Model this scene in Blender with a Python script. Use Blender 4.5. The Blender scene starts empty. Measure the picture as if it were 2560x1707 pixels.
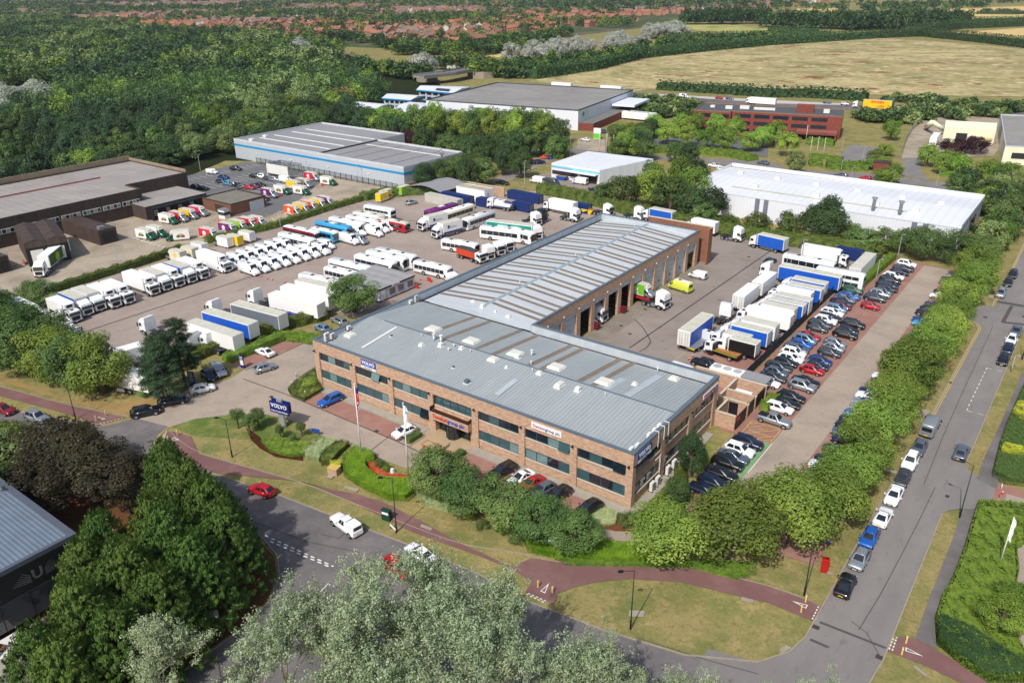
import bpy, bmesh, math, random
import numpy as np
from mathutils import Vector, Matrix
rad = math.radians
random.seed(7); RS = np.random.RandomState(11)
SC = bpy.context.scene
CAMP = (100.662, -78.812, 64.301); YAW, PITCH, ROLL, FPX = -0.63923, 0.43010, -0.00936, 1999.6
_cy, _sy, _cp, _sp = math.cos(YAW), math.sin(YAW), math.cos(PITCH), math.sin(PITCH)
CF = np.array([_sy*_cp, _cy*_cp, -_sp]); _r = np.array([_cy, -_sy, 0.0]); _u = np.cross(_r, CF)
CR = _r*math.cos(ROLL) + _u*math.sin(ROLL); CU = _u*math.cos(ROLL) - _r*math.sin(ROLL)
cam = bpy.data.cameras.new('camera'); camo = bpy.data.objects.new('camera', cam); SC.collection.objects.link(camo)
cam.sensor_width = 36; cam.lens = FPX/2560*36; cam.clip_start = 1; cam.clip_end = 20000
camo.matrix_world = Matrix(((CR[0], CU[0], -CF[0], CAMP[0]), (CR[1], CU[1], -CF[1], CAMP[1]), (CR[2], CU[2], -CF[2], CAMP[2]), (0, 0, 0, 1)))
SC.camera = camo
SUN = Vector((0.139*math.cos(rad(48.5)), -0.990*math.cos(rad(48.5)), math.sin(rad(48.5))))
W = bpy.data.worlds.new('World'); SC.world = W; W.use_nodes = True
nt = W.node_tree; bg = nt.nodes['Background']
sky = nt.nodes.new('ShaderNodeTexSky'); sky.sky_type = 'NISHITA'; sky.sun_disc = False
sky.sun_elevation = rad(48.5); sky.sun_rotation = math.atan2(SUN.x, SUN.y); sky.air_density = 1.0; sky.dust_density = 3.0
nt.links.new(sky.outputs[0], bg.inputs[0]); bg.inputs[1].default_value = 0.115
sl = bpy.data.lights.new('sun', 'SUN'); sl.energy = 3.45; sl.angle = rad(0.6); sl.color = (1.0, 0.955, 0.89)
so = bpy.data.objects.new('sun', sl); SC.collection.objects.link(so)
so.rotation_euler = (-SUN).to_track_quat('-Z', 'Y').to_euler()
SC.view_settings.view_transform = 'Standard'; SC.view_settings.look = 'None'; SC.view_settings.exposure = 0.12; SC.view_settings.gamma = 1
SC.cycles.max_bounces = 5; SC.cycles.diffuse_bounces = 2; SC.cycles.glossy_bounces = 2; SC.cycles.transmission_bounces = 3
SC.cycles.volume_bounces = 0; SC.cycles.transparent_max_bounces = 6
SC.cycles.use_adaptive_sampling = True; SC.cycles.caustics_reflective = False; SC.cycles.caustics_refractive = False
TY = {'a': (0, 3.647), 'b': (400, 3.647), 'c': (800, 3.647), 'd': (1200, 3.0922)}
TX = {'R': (1680, 560, 4.356)}
def ray(t, x, y):
 if t == 'n': X, Y = x, y
 elif t in TX: X, Y = TX[t][0]+x/TX[t][2], TX[t][1]+y/TX[t][2]
 else: y0, s = TY[t[0]]; X, Y = int(t[1])*640+x/s, y0+y/s
 return CF + CR*(X-1280)/FPX + CU*(853.5-Y)/FPX
def G(t, x, y, z=0.0):
 if t == 'w': return (x, y, z)
 d = ray(t, x, y); k = (z-CAMP[2])/d[2]
 return (CAMP[0]+k*d[0], CAMP[1]+k*d[1], z)
def pts(s, z=0.0):
 out = []; t = 'w'
 for tok in s.split():
  if ',' in tok: x, y = map(float, tok.split(',')); out.append(G(t, x, y, z)[:2])
  else: t = tok
 return out
def atx(xv, t, x, y):
 d = ray(t, x, y); k = (xv-CAMP[0])/d[0]; return (CAMP[1]+k*d[1], CAMP[2]+k*d[2])
def aty(yv, t, x, y):
 d = ray(t, x, y); k = (yv-CAMP[1])/d[1]; return (CAMP[0]+k*d[0], CAMP[2]+k*d[2])
MC = {}
def mat(name, col=(.5, .5, .5), rough=.7, var=.12, scale=.5, metal=0, spec=.4, var2=None, scale2=8., kind='plain', arg=None, bump=0, coat=0, rnd=0, stretch=None, emit=0):
 if name in MC: return MC[name]
 m = bpy.data.materials.new(name); m.use_nodes = True; n = m.node_tree; N = n.nodes; Lk = n.links
 b = N['Principled BSDF']; b.inputs['Roughness'].default_value = rough; b.inputs['Metallic'].default_value = metal
 b.inputs['Specular IOR Level'].default_value = spec
 if coat: b.inputs['Coat Weight'].default_value = coat; b.inputs['Coat Roughness'].default_value = .06
 c = (*col, 1); b.inputs['Base Color'].default_value = c
 m.diffuse_color = c
 if emit: b.inputs['Emission Color'].default_value = c; b.inputs['Emission Strength'].default_value = emit
 tc = N.new('ShaderNodeTexCoord'); src = tc.outputs['Object']
 if stretch:
  mp = N.new('ShaderNodeMapping'); mp.inputs['Scale'].default_value = stretch; Lk.new(src, mp.inputs[0]); nsrc = mp.outputs[0]
 else: nsrc = src
 def noise(sc, det=4, r=.6):
  t = N.new('ShaderNodeTexNoise'); t.inputs['Scale'].default_value = sc; t.inputs['Detail'].default_value = det; t.inputs['Roughness'].default_value = r
  Lk.new(nsrc, t.inputs['Vector']); return t.outputs['Fac']
 def mix(a, bb, f, mode='MIX'):
  x = N.new('ShaderNodeMix'); x.data_type = 'RGBA'; x.blend_type = mode; x.clamp_factor = True
  for s, v in ((x.inputs[0], f), (x.inputs[6], a), (x.inputs[7], bb)):
   if hasattr(v, 'links'): Lk.new(v, s)
   else: s.default_value = v
  return x.outputs[2]
 def ramp(f, p0, p1, c0=(0, 0, 0, 1), c1=(1, 1, 1, 1)):
  r = N.new('ShaderNodeValToRGB'); r.color_ramp.elements[0].position = p0; r.color_ramp.elements[1].position = p1
  r.color_ramp.elements[0].color = c0; r.color_ramp.elements[1].color = c1; Lk.new(f, r.inputs[0]); return r.outputs[0]
 def mul(a, v):
  x = N.new('ShaderNodeMath'); x.operation = 'MULTIPLY'; Lk.new(a, x.inputs[0]); x.inputs[1].default_value = v; return x.outputs[0]
 cur = c
 if kind == 'brick':
  g = N.new('ShaderNodeSeparateXYZ'); Lk.new(src, g.inputs[0]); ad = N.new('ShaderNodeMath'); Lk.new(g.outputs[0], ad.inputs[0]); Lk.new(g.outputs[1], ad.inputs[1])
  cb = N.new('ShaderNodeCombineXYZ'); Lk.new(ad.outputs[0], cb.inputs[0]); Lk.new(g.outputs[2], cb.inputs[1])
  br = N.new('ShaderNodeTexBrick'); Lk.new(cb.outputs[0], br.inputs['Vector']); br.inputs['Scale'].default_value = 1
  br.inputs['Brick Width'].default_value = arg[3]; br.inputs['Row Height'].default_value = arg[4]; br.inputs['Mortar Size'].default_value = .008
  br.inputs['Color1'].default_value = (*arg[0], 1); br.inputs['Color2'].default_value = (*arg[1], 1); br.inputs['Mortar'].default_value = (*arg[2], 1)
  mp = N.new('ShaderNodeMapping'); mp.inputs['Scale'].default_value = (.9, 3.4, 1); Lk.new(cb.outputs[0], mp.inputs[0])
  t = N.new('ShaderNodeTexNoise'); t.inputs['Scale'].default_value = 1.3; t.inputs['Detail'].default_value = 5; t.inputs['Roughness'].default_value = .75; Lk.new(mp.outputs[0], t.inputs[0])
  cur = mix(br.outputs[0], (*arg[5], 1), ramp(t.outputs[0], .45, .68))
 if kind == 'stripe':   # ribs: arg=(axis, pitch, depth)
  g = N.new('ShaderNodeSeparateXYZ'); Lk.new(src, g.inputs[0])
  s = N.new('ShaderNodeMath'); s.operation = 'MULTIPLY'; Lk.new(g.outputs[arg[0]], s.inputs[0]); s.inputs[1].default_value = 2*math.pi/arg[1]
  q = N.new('ShaderNodeMath'); q.operation = 'SINE'; Lk.new(s.outputs[0], q.inputs[0])
  cur = mix(c, (*[v*(1-arg[2]) for v in col], 1), ramp(q.outputs[0], .35, .9))
  bp = N.new('ShaderNodeBump'); bp.inputs['Strength'].default_value = .35; bp.inputs['Distance'].default_value = .05
  Lk.new(q.outputs[0], bp.inputs['Height']); Lk.new(bp.outputs[0], b.inputs['Normal'])
 if kind == 'mix2':     # arg=[(colour, noise scale, lo, hi), ...] patches laid over the base
  for (cc, sc, lo, hi) in arg: cur = mix(cur, (*cc, 1), ramp(noise(sc, 6, .65), lo, hi))
 if rnd:
  oi = N.new('ShaderNodeObjectInfo'); cur = mix(cur, mix((*[v*(1-rnd) for v in col], 1), (*[min(1, v*(1+rnd)) for v in col], 1), oi.outputs['Random']), .6)
 if var:
  cur = mix(cur, (1-var*1.6,)*3+(1,), mul(ramp(noise(scale), .3, .72), 1), 'MULTIPLY')
 if var2:
  cur = mix(cur, (1-var2*1.6,)*3+(1,), ramp(noise(scale2, 3, .7), .3, .75), 'MULTIPLY')
 if cur is not c: Lk.new(cur, b.inputs['Base Color'])
 if bump:
  bp = N.new('ShaderNodeBump'); bp.inputs['Strength'].default_value = bump; bp.inputs['Distance'].default_value = .04
  Lk.new(noise(scale2*2, 3), bp.inputs['Height']); Lk.new(bp.outputs[0], b.inputs['Normal'])
 MC[name] = m; return m
def paint(name, col, metal=0.0):
 return mat('paint_'+name, col, rough=.32, var=.05, scale=1.5, metal=metal, spec=.5, coat=.6)
def foliage(name, col, col2, trans=.25, rnd=.35, sc=.35):
 if name in MC: return MC[name]
 m = bpy.data.materials.new(name); m.use_nodes = True; n = m.node_tree; N = n.nodes; Lk = n.links
 for x in list(N): N.remove(x)
 col, col2 = [tuple(min(.6, v*1.4+.004) for v in q) for q in (col, col2)]
 out = N.new('ShaderNodeOutputMaterial'); d = N.new('ShaderNodeBsdfDiffuse'); tr = N.new('ShaderNodeBsdfTranslucent'); gl = N.new('ShaderNodeBsdfGlossy')
 gl.inputs['Roughness'].default_value = .45; gl.inputs['Color'].default_value = (1, 1, 1, 1)
 ms = N.new('ShaderNodeMixShader'); ms.inputs[0].default_value = trans; m2 = N.new('ShaderNodeMixShader'); m2.inputs[0].default_value = .012
 tc = N.new('ShaderNodeTexCoord'); t = N.new('ShaderNodeTexNoise'); t.inputs['Scale'].default_value = sc; t.inputs['Detail'].default_value = 5; t.inputs['Roughness'].default_value = .7
 Lk.new(tc.outputs['Object'], t.inputs[0]); oi = N.new('ShaderNodeObjectInfo')
 ramp = N.new('ShaderNodeValToRGB'); ramp.color_ramp.elements[0].position = .35; ramp.color_ramp.elements[1].position = .66
 ramp.color_ramp.elements[0].color = (*col, 1); ramp.color_ramp.elements[1].color = (*col2, 1); Lk.new(t.outputs[0], ramp.inputs[0])
 hs = N.new('ShaderNodeHueSaturation'); mr = N.new('ShaderNodeMapRange'); mr.inputs[3].default_value = 1-rnd; mr.inputs[4].default_value = 1+rnd
 Lk.new(oi.outputs['Random'], mr.inputs[0]); Lk.new(mr.outputs[0], hs.inputs['Value']); Lk.new(ramp.outputs[0], hs.inputs['Color'])
 mr2 = N.new('ShaderNodeMapRange'); mr2.inputs[3].default_value = .485; mr2.inputs[4].default_value = .515
 ml = N.new('ShaderNodeMath'); ml.operation = 'MULTIPLY'; ml.inputs[1].default_value = 7.3; fr = N.new('ShaderNodeMath'); fr.operation = 'FRACT'
 Lk.new(oi.outputs['Random'], ml.inputs[0]); Lk.new(ml.outputs[0], fr.inputs[0]); Lk.new(fr.outputs[0], mr2.inputs[0]); Lk.new(mr2.outputs[0], hs.inputs['Hue'])
 for sdr in (d, tr): Lk.new(hs.outputs[0], sdr.inputs['Color'])
 Lk.new(d.outputs[0], ms.inputs[1]); Lk.new(tr.outputs[0], ms.inputs[2]); Lk.new(ms.outputs[0], m2.inputs[1]); Lk.new(gl.outputs[0], m2.inputs[2]); Lk.new(m2.outputs[0], out.inputs[0])
 MC[name] = m; return m
class MB:
 def __init__(s): s.v = []; s.f = []; s.m = []; s.mats = []; s.sm = []
 def mi(s, m):
  if m not in s.mats: s.mats.append(m)
  return s.mats.index(m)
 def face(s, idx, m, sm=False): s.f.append(tuple(idx)); s.m.append(s.mi(m)); s.sm.append(sm)
 def poly(s, P, m): b = len(s.v); s.v += [tuple(q) for q in P]; s.face(range(b, b+len(P)), m)
 def box(s, x0, x1, y0, y1, z0, z1, m, M=None, top=None):
  b = len(s.v); P = [(x0, y0, z0), (x1, y0, z0), (x1, y1, z0), (x0, y1, z0), (x0, y0, z1), (x1, y0, z1), (x1, y1, z1), (x0, y1, z1)]
  if M is not None: P = [tuple(M @ Vector(q)) for q in P]
  s.v += P
  for i, q in enumerate(((3, 2, 1, 0), (4, 5, 6, 7), (0, 1, 5, 4), (1, 2, 6, 5), (2, 3, 7, 6), (3, 0, 4, 7))): s.face([b+k for k in q], top if (top and i == 1) else m)
  return s
 def prism(s, P, z0, z1, m, top=None):
  a = sum(P[i][0]*P[(i+1) % len(P)][1]-P[(i+1) % len(P)][0]*P[i][1] for i in range(len(P)))
  if a < 0: P = P[::-1]
  b = len(s.v); n = len(P); s.v += [(x, y, z0) for x, y in P]+[(x, y, z1) for x, y in P]
  for i in range(n): j = (i+1) % n; s.face((b+i, b+j, b+n+j, b+n+i), m)
  s.face([b+n+i for i in range(n)], top or m); s.face([b+i for i in range(n)][::-1], m); return s
 def tube(s, P, R, m, n=8, cap=True, sm=True):
  P = [Vector(q) for q in P]
  if not hasattr(R, '__len__'): R = [R]*len(P)
  b = len(s.v)
  for i, q in enumerate(P):
   d = (P[min(i+1, len(P)-1)]-P[max(i-1, 0)]).normalized(); a = d.orthogonal().normalized(); c = d.cross(a)
   for k in range(n): t = 2*math.pi*k/n; s.v.append(tuple(q+(a*math.cos(t)+c*math.sin(t))*R[i]))
  for i in range(len(P)-1):
   for k in range(n): j = (k+1) % n; s.face((b+i*n+k, b+i*n+j, b+(i+1)*n+j, b+(i+1)*n+k), m, sm)
  if cap: s.face([b+k for k in range(n)][::-1], m); s.face([b+(len(P)-1)*n+k for k in range(n)], m)
  return s
 def loft(s, rings, m, cap=True, sm=True, fm=None):
  b = len(s.v); n = len(rings[0])
  for r in rings: s.v += [tuple(q) for q in r]
  for i in range(len(rings)-1):
   for k in range(n): j = (k+1) % n; s.face((b+i*n+k, b+i*n+j, b+(i+1)*n+j, b+(i+1)*n+k), m if fm is None else fm(i, k), sm)
  if cap: s.face([b+k for k in range(n)][::-1], m); s.face([b+(len(rings)-1)*n+k for k in range(n)], m)
  return s
 def mesh(s, name):
  me = bpy.data.meshes.new(name); me.from_pydata(s.v, [], s.f)
  for m in s.mats: me.materials.append(m)
  me.polygons.foreach_set('material_index', s.m); me.polygons.foreach_set('use_smooth', s.sm); me.update(); return me
 def build(s, name, parent=None, loc=(0, 0, 0), rot=0, bevel=0):
  me = s.mesh(name)
  if bevel:
   bm = bmesh.new(); bm.from_mesh(me); bmesh.ops.recalc_face_normals(bm, faces=bm.faces)
   bmesh.ops.bevel(bm, geom=[e for e in bm.edges if len(e.link_faces) == 2 and e.calc_face_angle(0) > .5], offset=bevel, segments=2, affect='EDGES', clamp_overlap=True)
   bm.to_mesh(me); bm.free()
  return put(name, me, parent, loc, rot)
def put(name, me, parent=None, loc=(0, 0, 0), rot=0):
 o = bpy.data.objects.new(name, me); SC.collection.objects.link(o); o.location = loc; o.rotation_euler = (0, 0, rot)
 if parent: o.parent = parent
 return o
def thing(name, label, cat, loc=(0, 0, 0), rot=0, group=None):
 return tag(put(name, None, None, loc, rot), label, cat, group)
def tag(o, label=None, cat=None, group=None, kind=None):
 if label: o['label'] = label
 if cat: o['category'] = cat
 if group: o['group'] = group
 if kind: o['kind'] = kind
 return o
SHN = [0]
def sheet(name, P, z, m, stuff=False):
 SHN[0] += 1; z = z+.0008*SHN[0]
 bm = bmesh.new(); f = bm.faces.new([bm.verts.new((x, y, z)) for x, y in P]); bm.normal_update(); bmesh.ops.triangulate(bm, faces=[f], ngon_method='EAR_CLIP')
 bmesh.ops.recalc_face_normals(bm, faces=bm.faces)
 if bm.faces and sum(q.normal.z for q in bm.faces) < 0: bmesh.ops.reverse_faces(bm, faces=bm.faces)
 me = bpy.data.meshes.new(name); bm.to_mesh(me); bm.free(); me.materials.append(m)
 return tag(put(name, me), kind='structure')
def ribbon(P, w0, w1, z0, z1, m, mb=None, closed=False):
 """a strip along P between offsets w0..w1 (left positive), from z0 up to z1"""
 mb = mb or MB(); Q = [Vector((x, y, 0)) for x, y in P]; n = len(Q); A = []
 for i in range(n):
  a = Q[i-1] if (i or closed) else Q[i]; b = Q[(i+1) % n] if (i < n-1 or closed) else Q[i]
  d = (b-a).normalized(); nn = Vector((-d.y, d.x, 0)); A.append((Q[i]+nn*w0, Q[i]+nn*w1))
 rg = range(n if closed else n-1)
 for i in rg:
  (a, b), (c, d) = A[i], A[(i+1) % n]
  T = [(a.x, a.y), (c.x, c.y), (d.x, d.y), (b.x, b.y)]
  if z1-z0 < .02:
   if w1 > w0: T = T
   mb.poly([(x, y, z1) for x, y in (T if w1 > w0 else T[::-1])], m)
  else: mb.prism(T, z0, z1, m)
 return mb
def smooth_path(P, k=5):
 P = [np.array(q, float) for q in P]; out = []
 for i in range(len(P)-1):
  a, b, c, d = P[max(i-1, 0)], P[i], P[i+1], P[min(i+2, len(P)-1)]
  for j in range(k):
   t = j/k; out.append(tuple(.5*((2*b)+(-a+c)*t+(2*a-5*b+4*c-d)*t*t+(-a+3*b-3*c+d)*t**3)))
 out.append(tuple(P[-1])); return out
def text_mesh(s, size, m, depth=.02, bold=0, align='CENTER', shear=0):
 cu = bpy.data.curves.new('txt', 'FONT'); cu.body = s; cu.size = size; cu.extrude = depth; cu.align_x = align; cu.align_y = 'CENTER'; cu.offset = bold; cu.shear = shear
 cu.resolution_u = 2
 o = bpy.data.objects.new('txt', cu); SC.collection.objects.link(o); bpy.context.view_layer.update()
 me = bpy.data.meshes.new_from_object(o.evaluated_get(bpy.context.evaluated_depsgraph_get())); bpy.data.objects.remove(o); bpy.data.curves.remove(cu)
 me.materials.clear(); me.materials.append(m); return me
def letters(name, s, size, m, parent, loc, rx=90, rz=0, **k):
 o = put(name, text_mesh(s, size, m, **k), parent, loc); o.rotation_euler = (rad(rx), 0, rad(rz)); return o
def duo(s1, m1, s2, m2, width, parent, loc, rz=0, **k):
 """two words in two colours, fitted side by side to a width"""
 A, B = text_mesh(s1, 1, m1, align='LEFT', **k), text_mesh(s2, 1, m2, align='LEFT', **k); w = [max(v.co.x for v in q.vertices) for q in (A, B)]; sc = width/(w[0]+w[1]+.08)
 for q, off in ((A, 0), (B, (w[0]+.08)*sc)):
  o = put('lettering', q, parent, (loc[0]+off*math.cos(rad(rz)), loc[1]+off*math.sin(rad(rz)), loc[2])); o.rotation_euler = (rad(90), 0, rad(rz)); o.scale = (sc, sc*1.05, 1)
ORD = 'first second third fourth fifth sixth seventh eighth ninth tenth eleventh twelfth thirteenth fourteenth fifteenth sixteenth seventeenth eighteenth nineteenth twentieth'.split()+['twenty-'+q for q in 'first second third fourth fifth sixth seventh eighth ninth'.split()]
def S(r, g, b, k=1.0):
 f = lambda c: (c/255/12.92 if c < 11 else ((c/255+.055)/1.055)**2.4)*k
 return (f(r), f(g), f(b))
m_grass = mat('dry_grass', S(160, 148, 98), rough=.95, var=.12, scale=.06, var2=.2, scale2=3, kind='mix2', spec=.1, arg=[(S(122, 130, 74), .16, .42, .64), (S(182, 160, 112), .45, .5, .72), (S(128, 118, 70), 1.6, .5, .7)], bump=.5)
m_lawn = mat('lawn', S(100, 122, 58), rough=.95, var=.12, scale=.2, var2=.18, scale2=4, kind='mix2', spec=.1, arg=[(S(162, 152, 98), .22, .45, .66), (S(104, 118, 58), 1.5, .5, .7)], bump=.5)
m_asph = mat('asphalt_road', S(112, 108, 108), rough=.85, var=.07, scale=.12, var2=.1, scale2=30, kind='mix2', spec=.25, arg=[(S(132, 126, 126), .3, .4, .7), (S(104, 100, 100), .05, .5, .66), (S(98, 94, 94), 1.4, .6, .7)])
m_asph2 = mat('worn_asphalt', S(130, 126, 124), rough=.85, var=.07, scale=.1, var2=.1, scale2=30, kind='mix2', spec=.25, arg=[(S(142, 137, 134), .25, .4, .7), (S(120, 114, 113), .9, .6, .7)], stretch=(1, .35, 1))
m_red = mat('red_asphalt', S(126, 93, 91), rough=.9, var=.08, scale=.15, var2=.1, scale2=20, kind='mix2', spec=.2, arg=[(S(140, 108, 104), .25, .45, .7)])
m_drive = mat('buff_paving', S(172, 158, 144), rough=.88, var=.07, scale=.1, var2=.08, scale2=14, kind='mix2', spec=.2, arg=[(S(158, 146, 134), .2, .45, .7), (S(150, 136, 122), 1.1, .58, .7)])
m_bay = mat('red_block_paving', S(160, 118, 107), rough=.9, var=.1, scale=.2, var2=.12, scale2=12, kind='mix2', spec=.2, arg=[(S(168, 136, 122), .35, .45, .7)])
m_lyard = mat('pink_concrete', S(168, 155, 145), rough=.88, var=.1, scale=.06, var2=.08, scale2=9, kind='mix2', spec=.2, arg=[(S(156, 141, 132), .08, .42, .66), (S(142, 130, 122), .35, .58, .72)])
m_depot = mat('depot_concrete', S(176, 164, 146), rough=.88, var=.1, scale=.07, var2=.08, scale2=9, kind='mix2', spec=.2, arg=[(S(150, 138, 120), .12, .45, .66), (S(126, 114, 100), .4, .6, .74)])
m_dark = mat('dark_car_park_asphalt', S(112, 112, 114), rough=.88, var=.08, scale=.1, var2=.08, scale2=12, spec=.25)
m_ryard = mat('brown_yard_asphalt', S(152, 142, 134), rough=.85, var=.1, scale=.07, var2=.08, scale2=9, kind='mix2', spec=.25, arg=[(S(140, 129, 122), .1, .45, .68), (S(112, 100, 94), .5, .6, .72)])
m_slab = mat('concrete_slab', S(168, 162, 150), rough=.85, var=.12, scale=.6, var2=.1)
m_kerb = mat('kerb_stone', S(158, 148, 132), rough=.85, var=.15, scale=1)
m_soil = mat('bark_mulch', S(86, 52, 36), rough=1, var=.25, scale=2, var2=.2, spec=.05, bump=.6)
m_bsoil = mat('dry_leaf_litter', S(124, 84, 58), rough=1, var=.2, scale=1, var2=.2, spec=.05, bump=.6)
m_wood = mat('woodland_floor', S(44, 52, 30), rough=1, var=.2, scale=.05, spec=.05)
m_white = mat('white_line_paint', S(228, 226, 220), rough=.8, var=.12, scale=2)
m_yel = mat('yellow_line_paint', S(206, 178, 92), rough=.8, var=.15, scale=2)
m_greenp = mat('green_bay_paint', S(120, 164, 116), rough=.8, var=.12, scale=1)
m_field = mat('dry_meadow', S(196, 180, 134), rough=1, var=.05, scale=.01, var2=.14, scale2=.25, kind='mix2', spec=.05, stretch=(.65, 1, 1),
 arg=[(S(158, 150, 104), .012, .38, .56), (S(206, 188, 144), .05, .48, .6), (S(136, 132, 88), .06, .5, .6), (S(138, 96, 68), .05, .57, .62), (S(128, 120, 80), .22, .53, .66), (S(222, 206, 164), .12, .56, .64)])
m_wheat = mat('wheat_field', S(205, 180, 122), rough=1, var=.06, scale=.01, spec=.05, kind='stripe', arg=(0, 14, .05))
m_pasture = mat('pale_pasture', S(176, 172, 110), rough=1, var=.12, scale=.02, spec=.05, kind='mix2', arg=[(S(140, 146, 84), .03, .45, .6)])
m_reed = mat('reed_bed', S(96, 122, 58), rough=1, var=.2, scale=.1, spec=.05)
m_water = mat('pond_water', S(70, 88, 96), rough=.08, var=.04, scale=.1, spec=.6)
m_town = mat('suburb_ground', S(78, 90, 58), rough=1, var=.2, scale=.02, spec=.05, kind='mix2', arg=[(S(120, 112, 98), .02, .5, .6)])
sheet('ground', [(-9000, -600), (6000, -600), (6000, 12000), (-9000, 12000)], 0, m_grass)
sheet('suburb_ground', [(-4200, 420), (-1900, 300), (-700, 480), (-420, 520), (-420, 900), (-520, 1300), (-900, 2600), (-2200, 5000), (-6000, 5000)], .05, m_town)
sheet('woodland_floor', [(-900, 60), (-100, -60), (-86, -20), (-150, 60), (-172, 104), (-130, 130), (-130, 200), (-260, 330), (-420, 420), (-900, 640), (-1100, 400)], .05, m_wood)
sheet('meadow', pts('a2 150,745 430,690 1100,530 2334,420 a3 1000,350 1500,380 2334,450 2700,480 2700,900 2334,885 0,850 a2 1340,810 1100,842'), .1, m_field)
sheet('wheat_field', pts('a3 1540,310 2334,258 2700,250 2700,400 2334,378'), .1, m_wheat)
sheet('far_wheat_field', pts('a3 1690,210 1600,150 1600,80 2334,60 2700,60 2700,150 2334,190 1900,215'), .1, m_wheat)
sheet('pasture', pts('a2 1500,215 1800,220 2334,250 2334,305 1900,305 1680,280'), .1, m_pasture)
sheet('pasture_strip', pts('a2 1680,318 a3 0,318 550,322 540,345 0,350 a2 2334,345 1700,335'), .1, m_wheat)
sheet('far_pasture', pts('a2 2010,130 2334,120 a3 0,135 600,140 600,180 0,180 a2 2060,180'), .1, m_pasture)
sheet('far_stubble', pts('a3 240,80 640,75 640,120 350,135'), .1, m_wheat)
sheet('field_by_bridge', pts('a1 830,640 1180,568 1660,590 1600,650 900,680'), .1, m_pasture)
sheet('stubble_field', pts('a1 1700,530 2334,475 a2 220,430 60,480 0,505 a1 2050,550 1720,570'), .1, m_wheat)
sheet('reed_bed', pts('a0 -400,830 330,835 600,840 400,900 0,905 -400,900'), .1, m_reed)
sheet('pond', pts('a0 -500,905 330,905 200,945 0,965 -400,975'), .12, m_water)
mw = sheet('motorway', pts('a2 400,780 1150,850 2334,925 a3 800,950 1400,975 2700,1010 2700,1060 1400,1045 900,1010 0,960 a2 2334,975 1600,915 1130,890 400,830'), .06, m_asph)
sheet('motorway_shoulder', pts('a2 1250,856 2334,915 a3 700,948 700,962 0,945 a2 2334,940 1600,892 1250,868'), .1, mat('pale_concrete', S(196, 190, 186)))
sheet('back_road', pts('b3 200,90 1000,130 1610,210 1900,330 1700,360 1450,240 1000,200 300,165 b2 2100,70 1700,10 a2 1500,1470 900,1420 300,1380 180,1420 0,1370 0,1340 260,1360 560,1340 900,1380 1500,1440 2100,1460 a3 0,1470'), .05, m_asph2)
sheet('back_road_branch', pts('b3 1180,140 1220,60 1240,-20 a3 1240,1440 1400,1440 b3 1390,100 1470,190'), .054, m_asph2)
sheet('far_yard', pts('a3 1210,1450 1300,1200 1500,1050 2100,1080 2180,1250 2060,1420 1700,1440 1420,1450'), .05, m_depot)
sheet('office_car_park', pts('a2 1250,1270 1700,1240 2334,1230 a3 0,1350 0,1470 a2 2334,1440 1700,1390 1280,1330'), .05, m_dark)
sheet('gravel_parking', pts('a3 600,1470 760,1320 1010,1350 960,1500'), .05, m_asph2)
sheet('back_path', pts('b1 2120,210 2334,190 b2 180,90 380,10 a2 500,1400 380,1380 0,1540'), .05, m_ryard)
sheet('workshop_yard', pts('b2 160,160 360,110 800,130 800,260 640,275 440,250 180,210'), .05, m_ryard)
sheet('warehouse_yard', pts('a2 590,1360 600,1270 850,1270 850,1390'), .058, m_depot)
sheet('wood_road', pts('a0 -200,1420 0,1370 340,1295 350,1315 200,1370 0,1420 -200,1470'), .09, m_asph)
sheet('slip_road', pts('a1 -50,960 270,880 440,830 460,850 280,925 0,985'), .09, m_asph)
north = [(-160, -63), (-80, -45.5), (-35.6, -36.4), (-20, -31), (-17, -29.4), (-15.6, -27), (-15.1, -25.2), (-7.8, -23.3), (-7.2, -25.2), (-5.6, -27.6), (-2.5, -28.8), (1.2, -28.9), (19.9, -25.4), (29.8, -24.2), (41.8, -22.7), (53, -21.7), (60, -22)]
mouth = [(60, -22), (69.5, -20.7), (78, -18.8), (84.5, -15.2), (86.6, -12), (87.3, -9), (87.5, 10), (88.1, 43), (88.3, 63), (88.6, 91), (87.8, 94), (86, 95.5)]
side1 = [(86, 95.5), (79.5, 95.8)]; side2 = [(79.5, 104.6), (85.1, 104.4), (88, 106), (88.9, 109), (89.1, 136), (88.5, 210)]
south = [(-160, -73), (-80, -55), (-35, -45.5), (0, -37.8), (18, -34), (26.8, -32.3), (31, -33.4), (34.2, -35.6), (36.6, -39), (37.6, -43), (37.6, -60)]
right = [(94.8, 210), (95.6, 98), (95.1, 43), (94.6, 22), (94.6, -7.6), (94, -14), (90, -24), (82, -33), (70, -38), (58, -38.5), (52, -42), (50, -50), (50, -60)]
sheet('road', north+mouth[1:]+side1[1:]+side2+right+south[::-1], .01, m_asph)
sheet('road_surface', [(79.5, -16.5)]+mouth[3:]+side1[1:]+side2+right[:8]+[(80, -24)], .014, m_asph2)
for i, e in enumerate((north[:7], north[8:], mouth, side2[1:], south)):
 ribbon(e, 0, .16 if i != 4 else -.16, 0, .13, m_kerb).build('kerb') ['kind'] = 'structure'
ribbon(right, 0, .16, 0, .13, m_kerb).build('kerb')['kind'] = 'structure'
redp = pts('c0 -300,560 0,610 400,715 880,830 1140,890 900,965 680,880 400,800 0,695 -300,640')
sheet('red_footpath', redp, .06, m_red)
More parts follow.
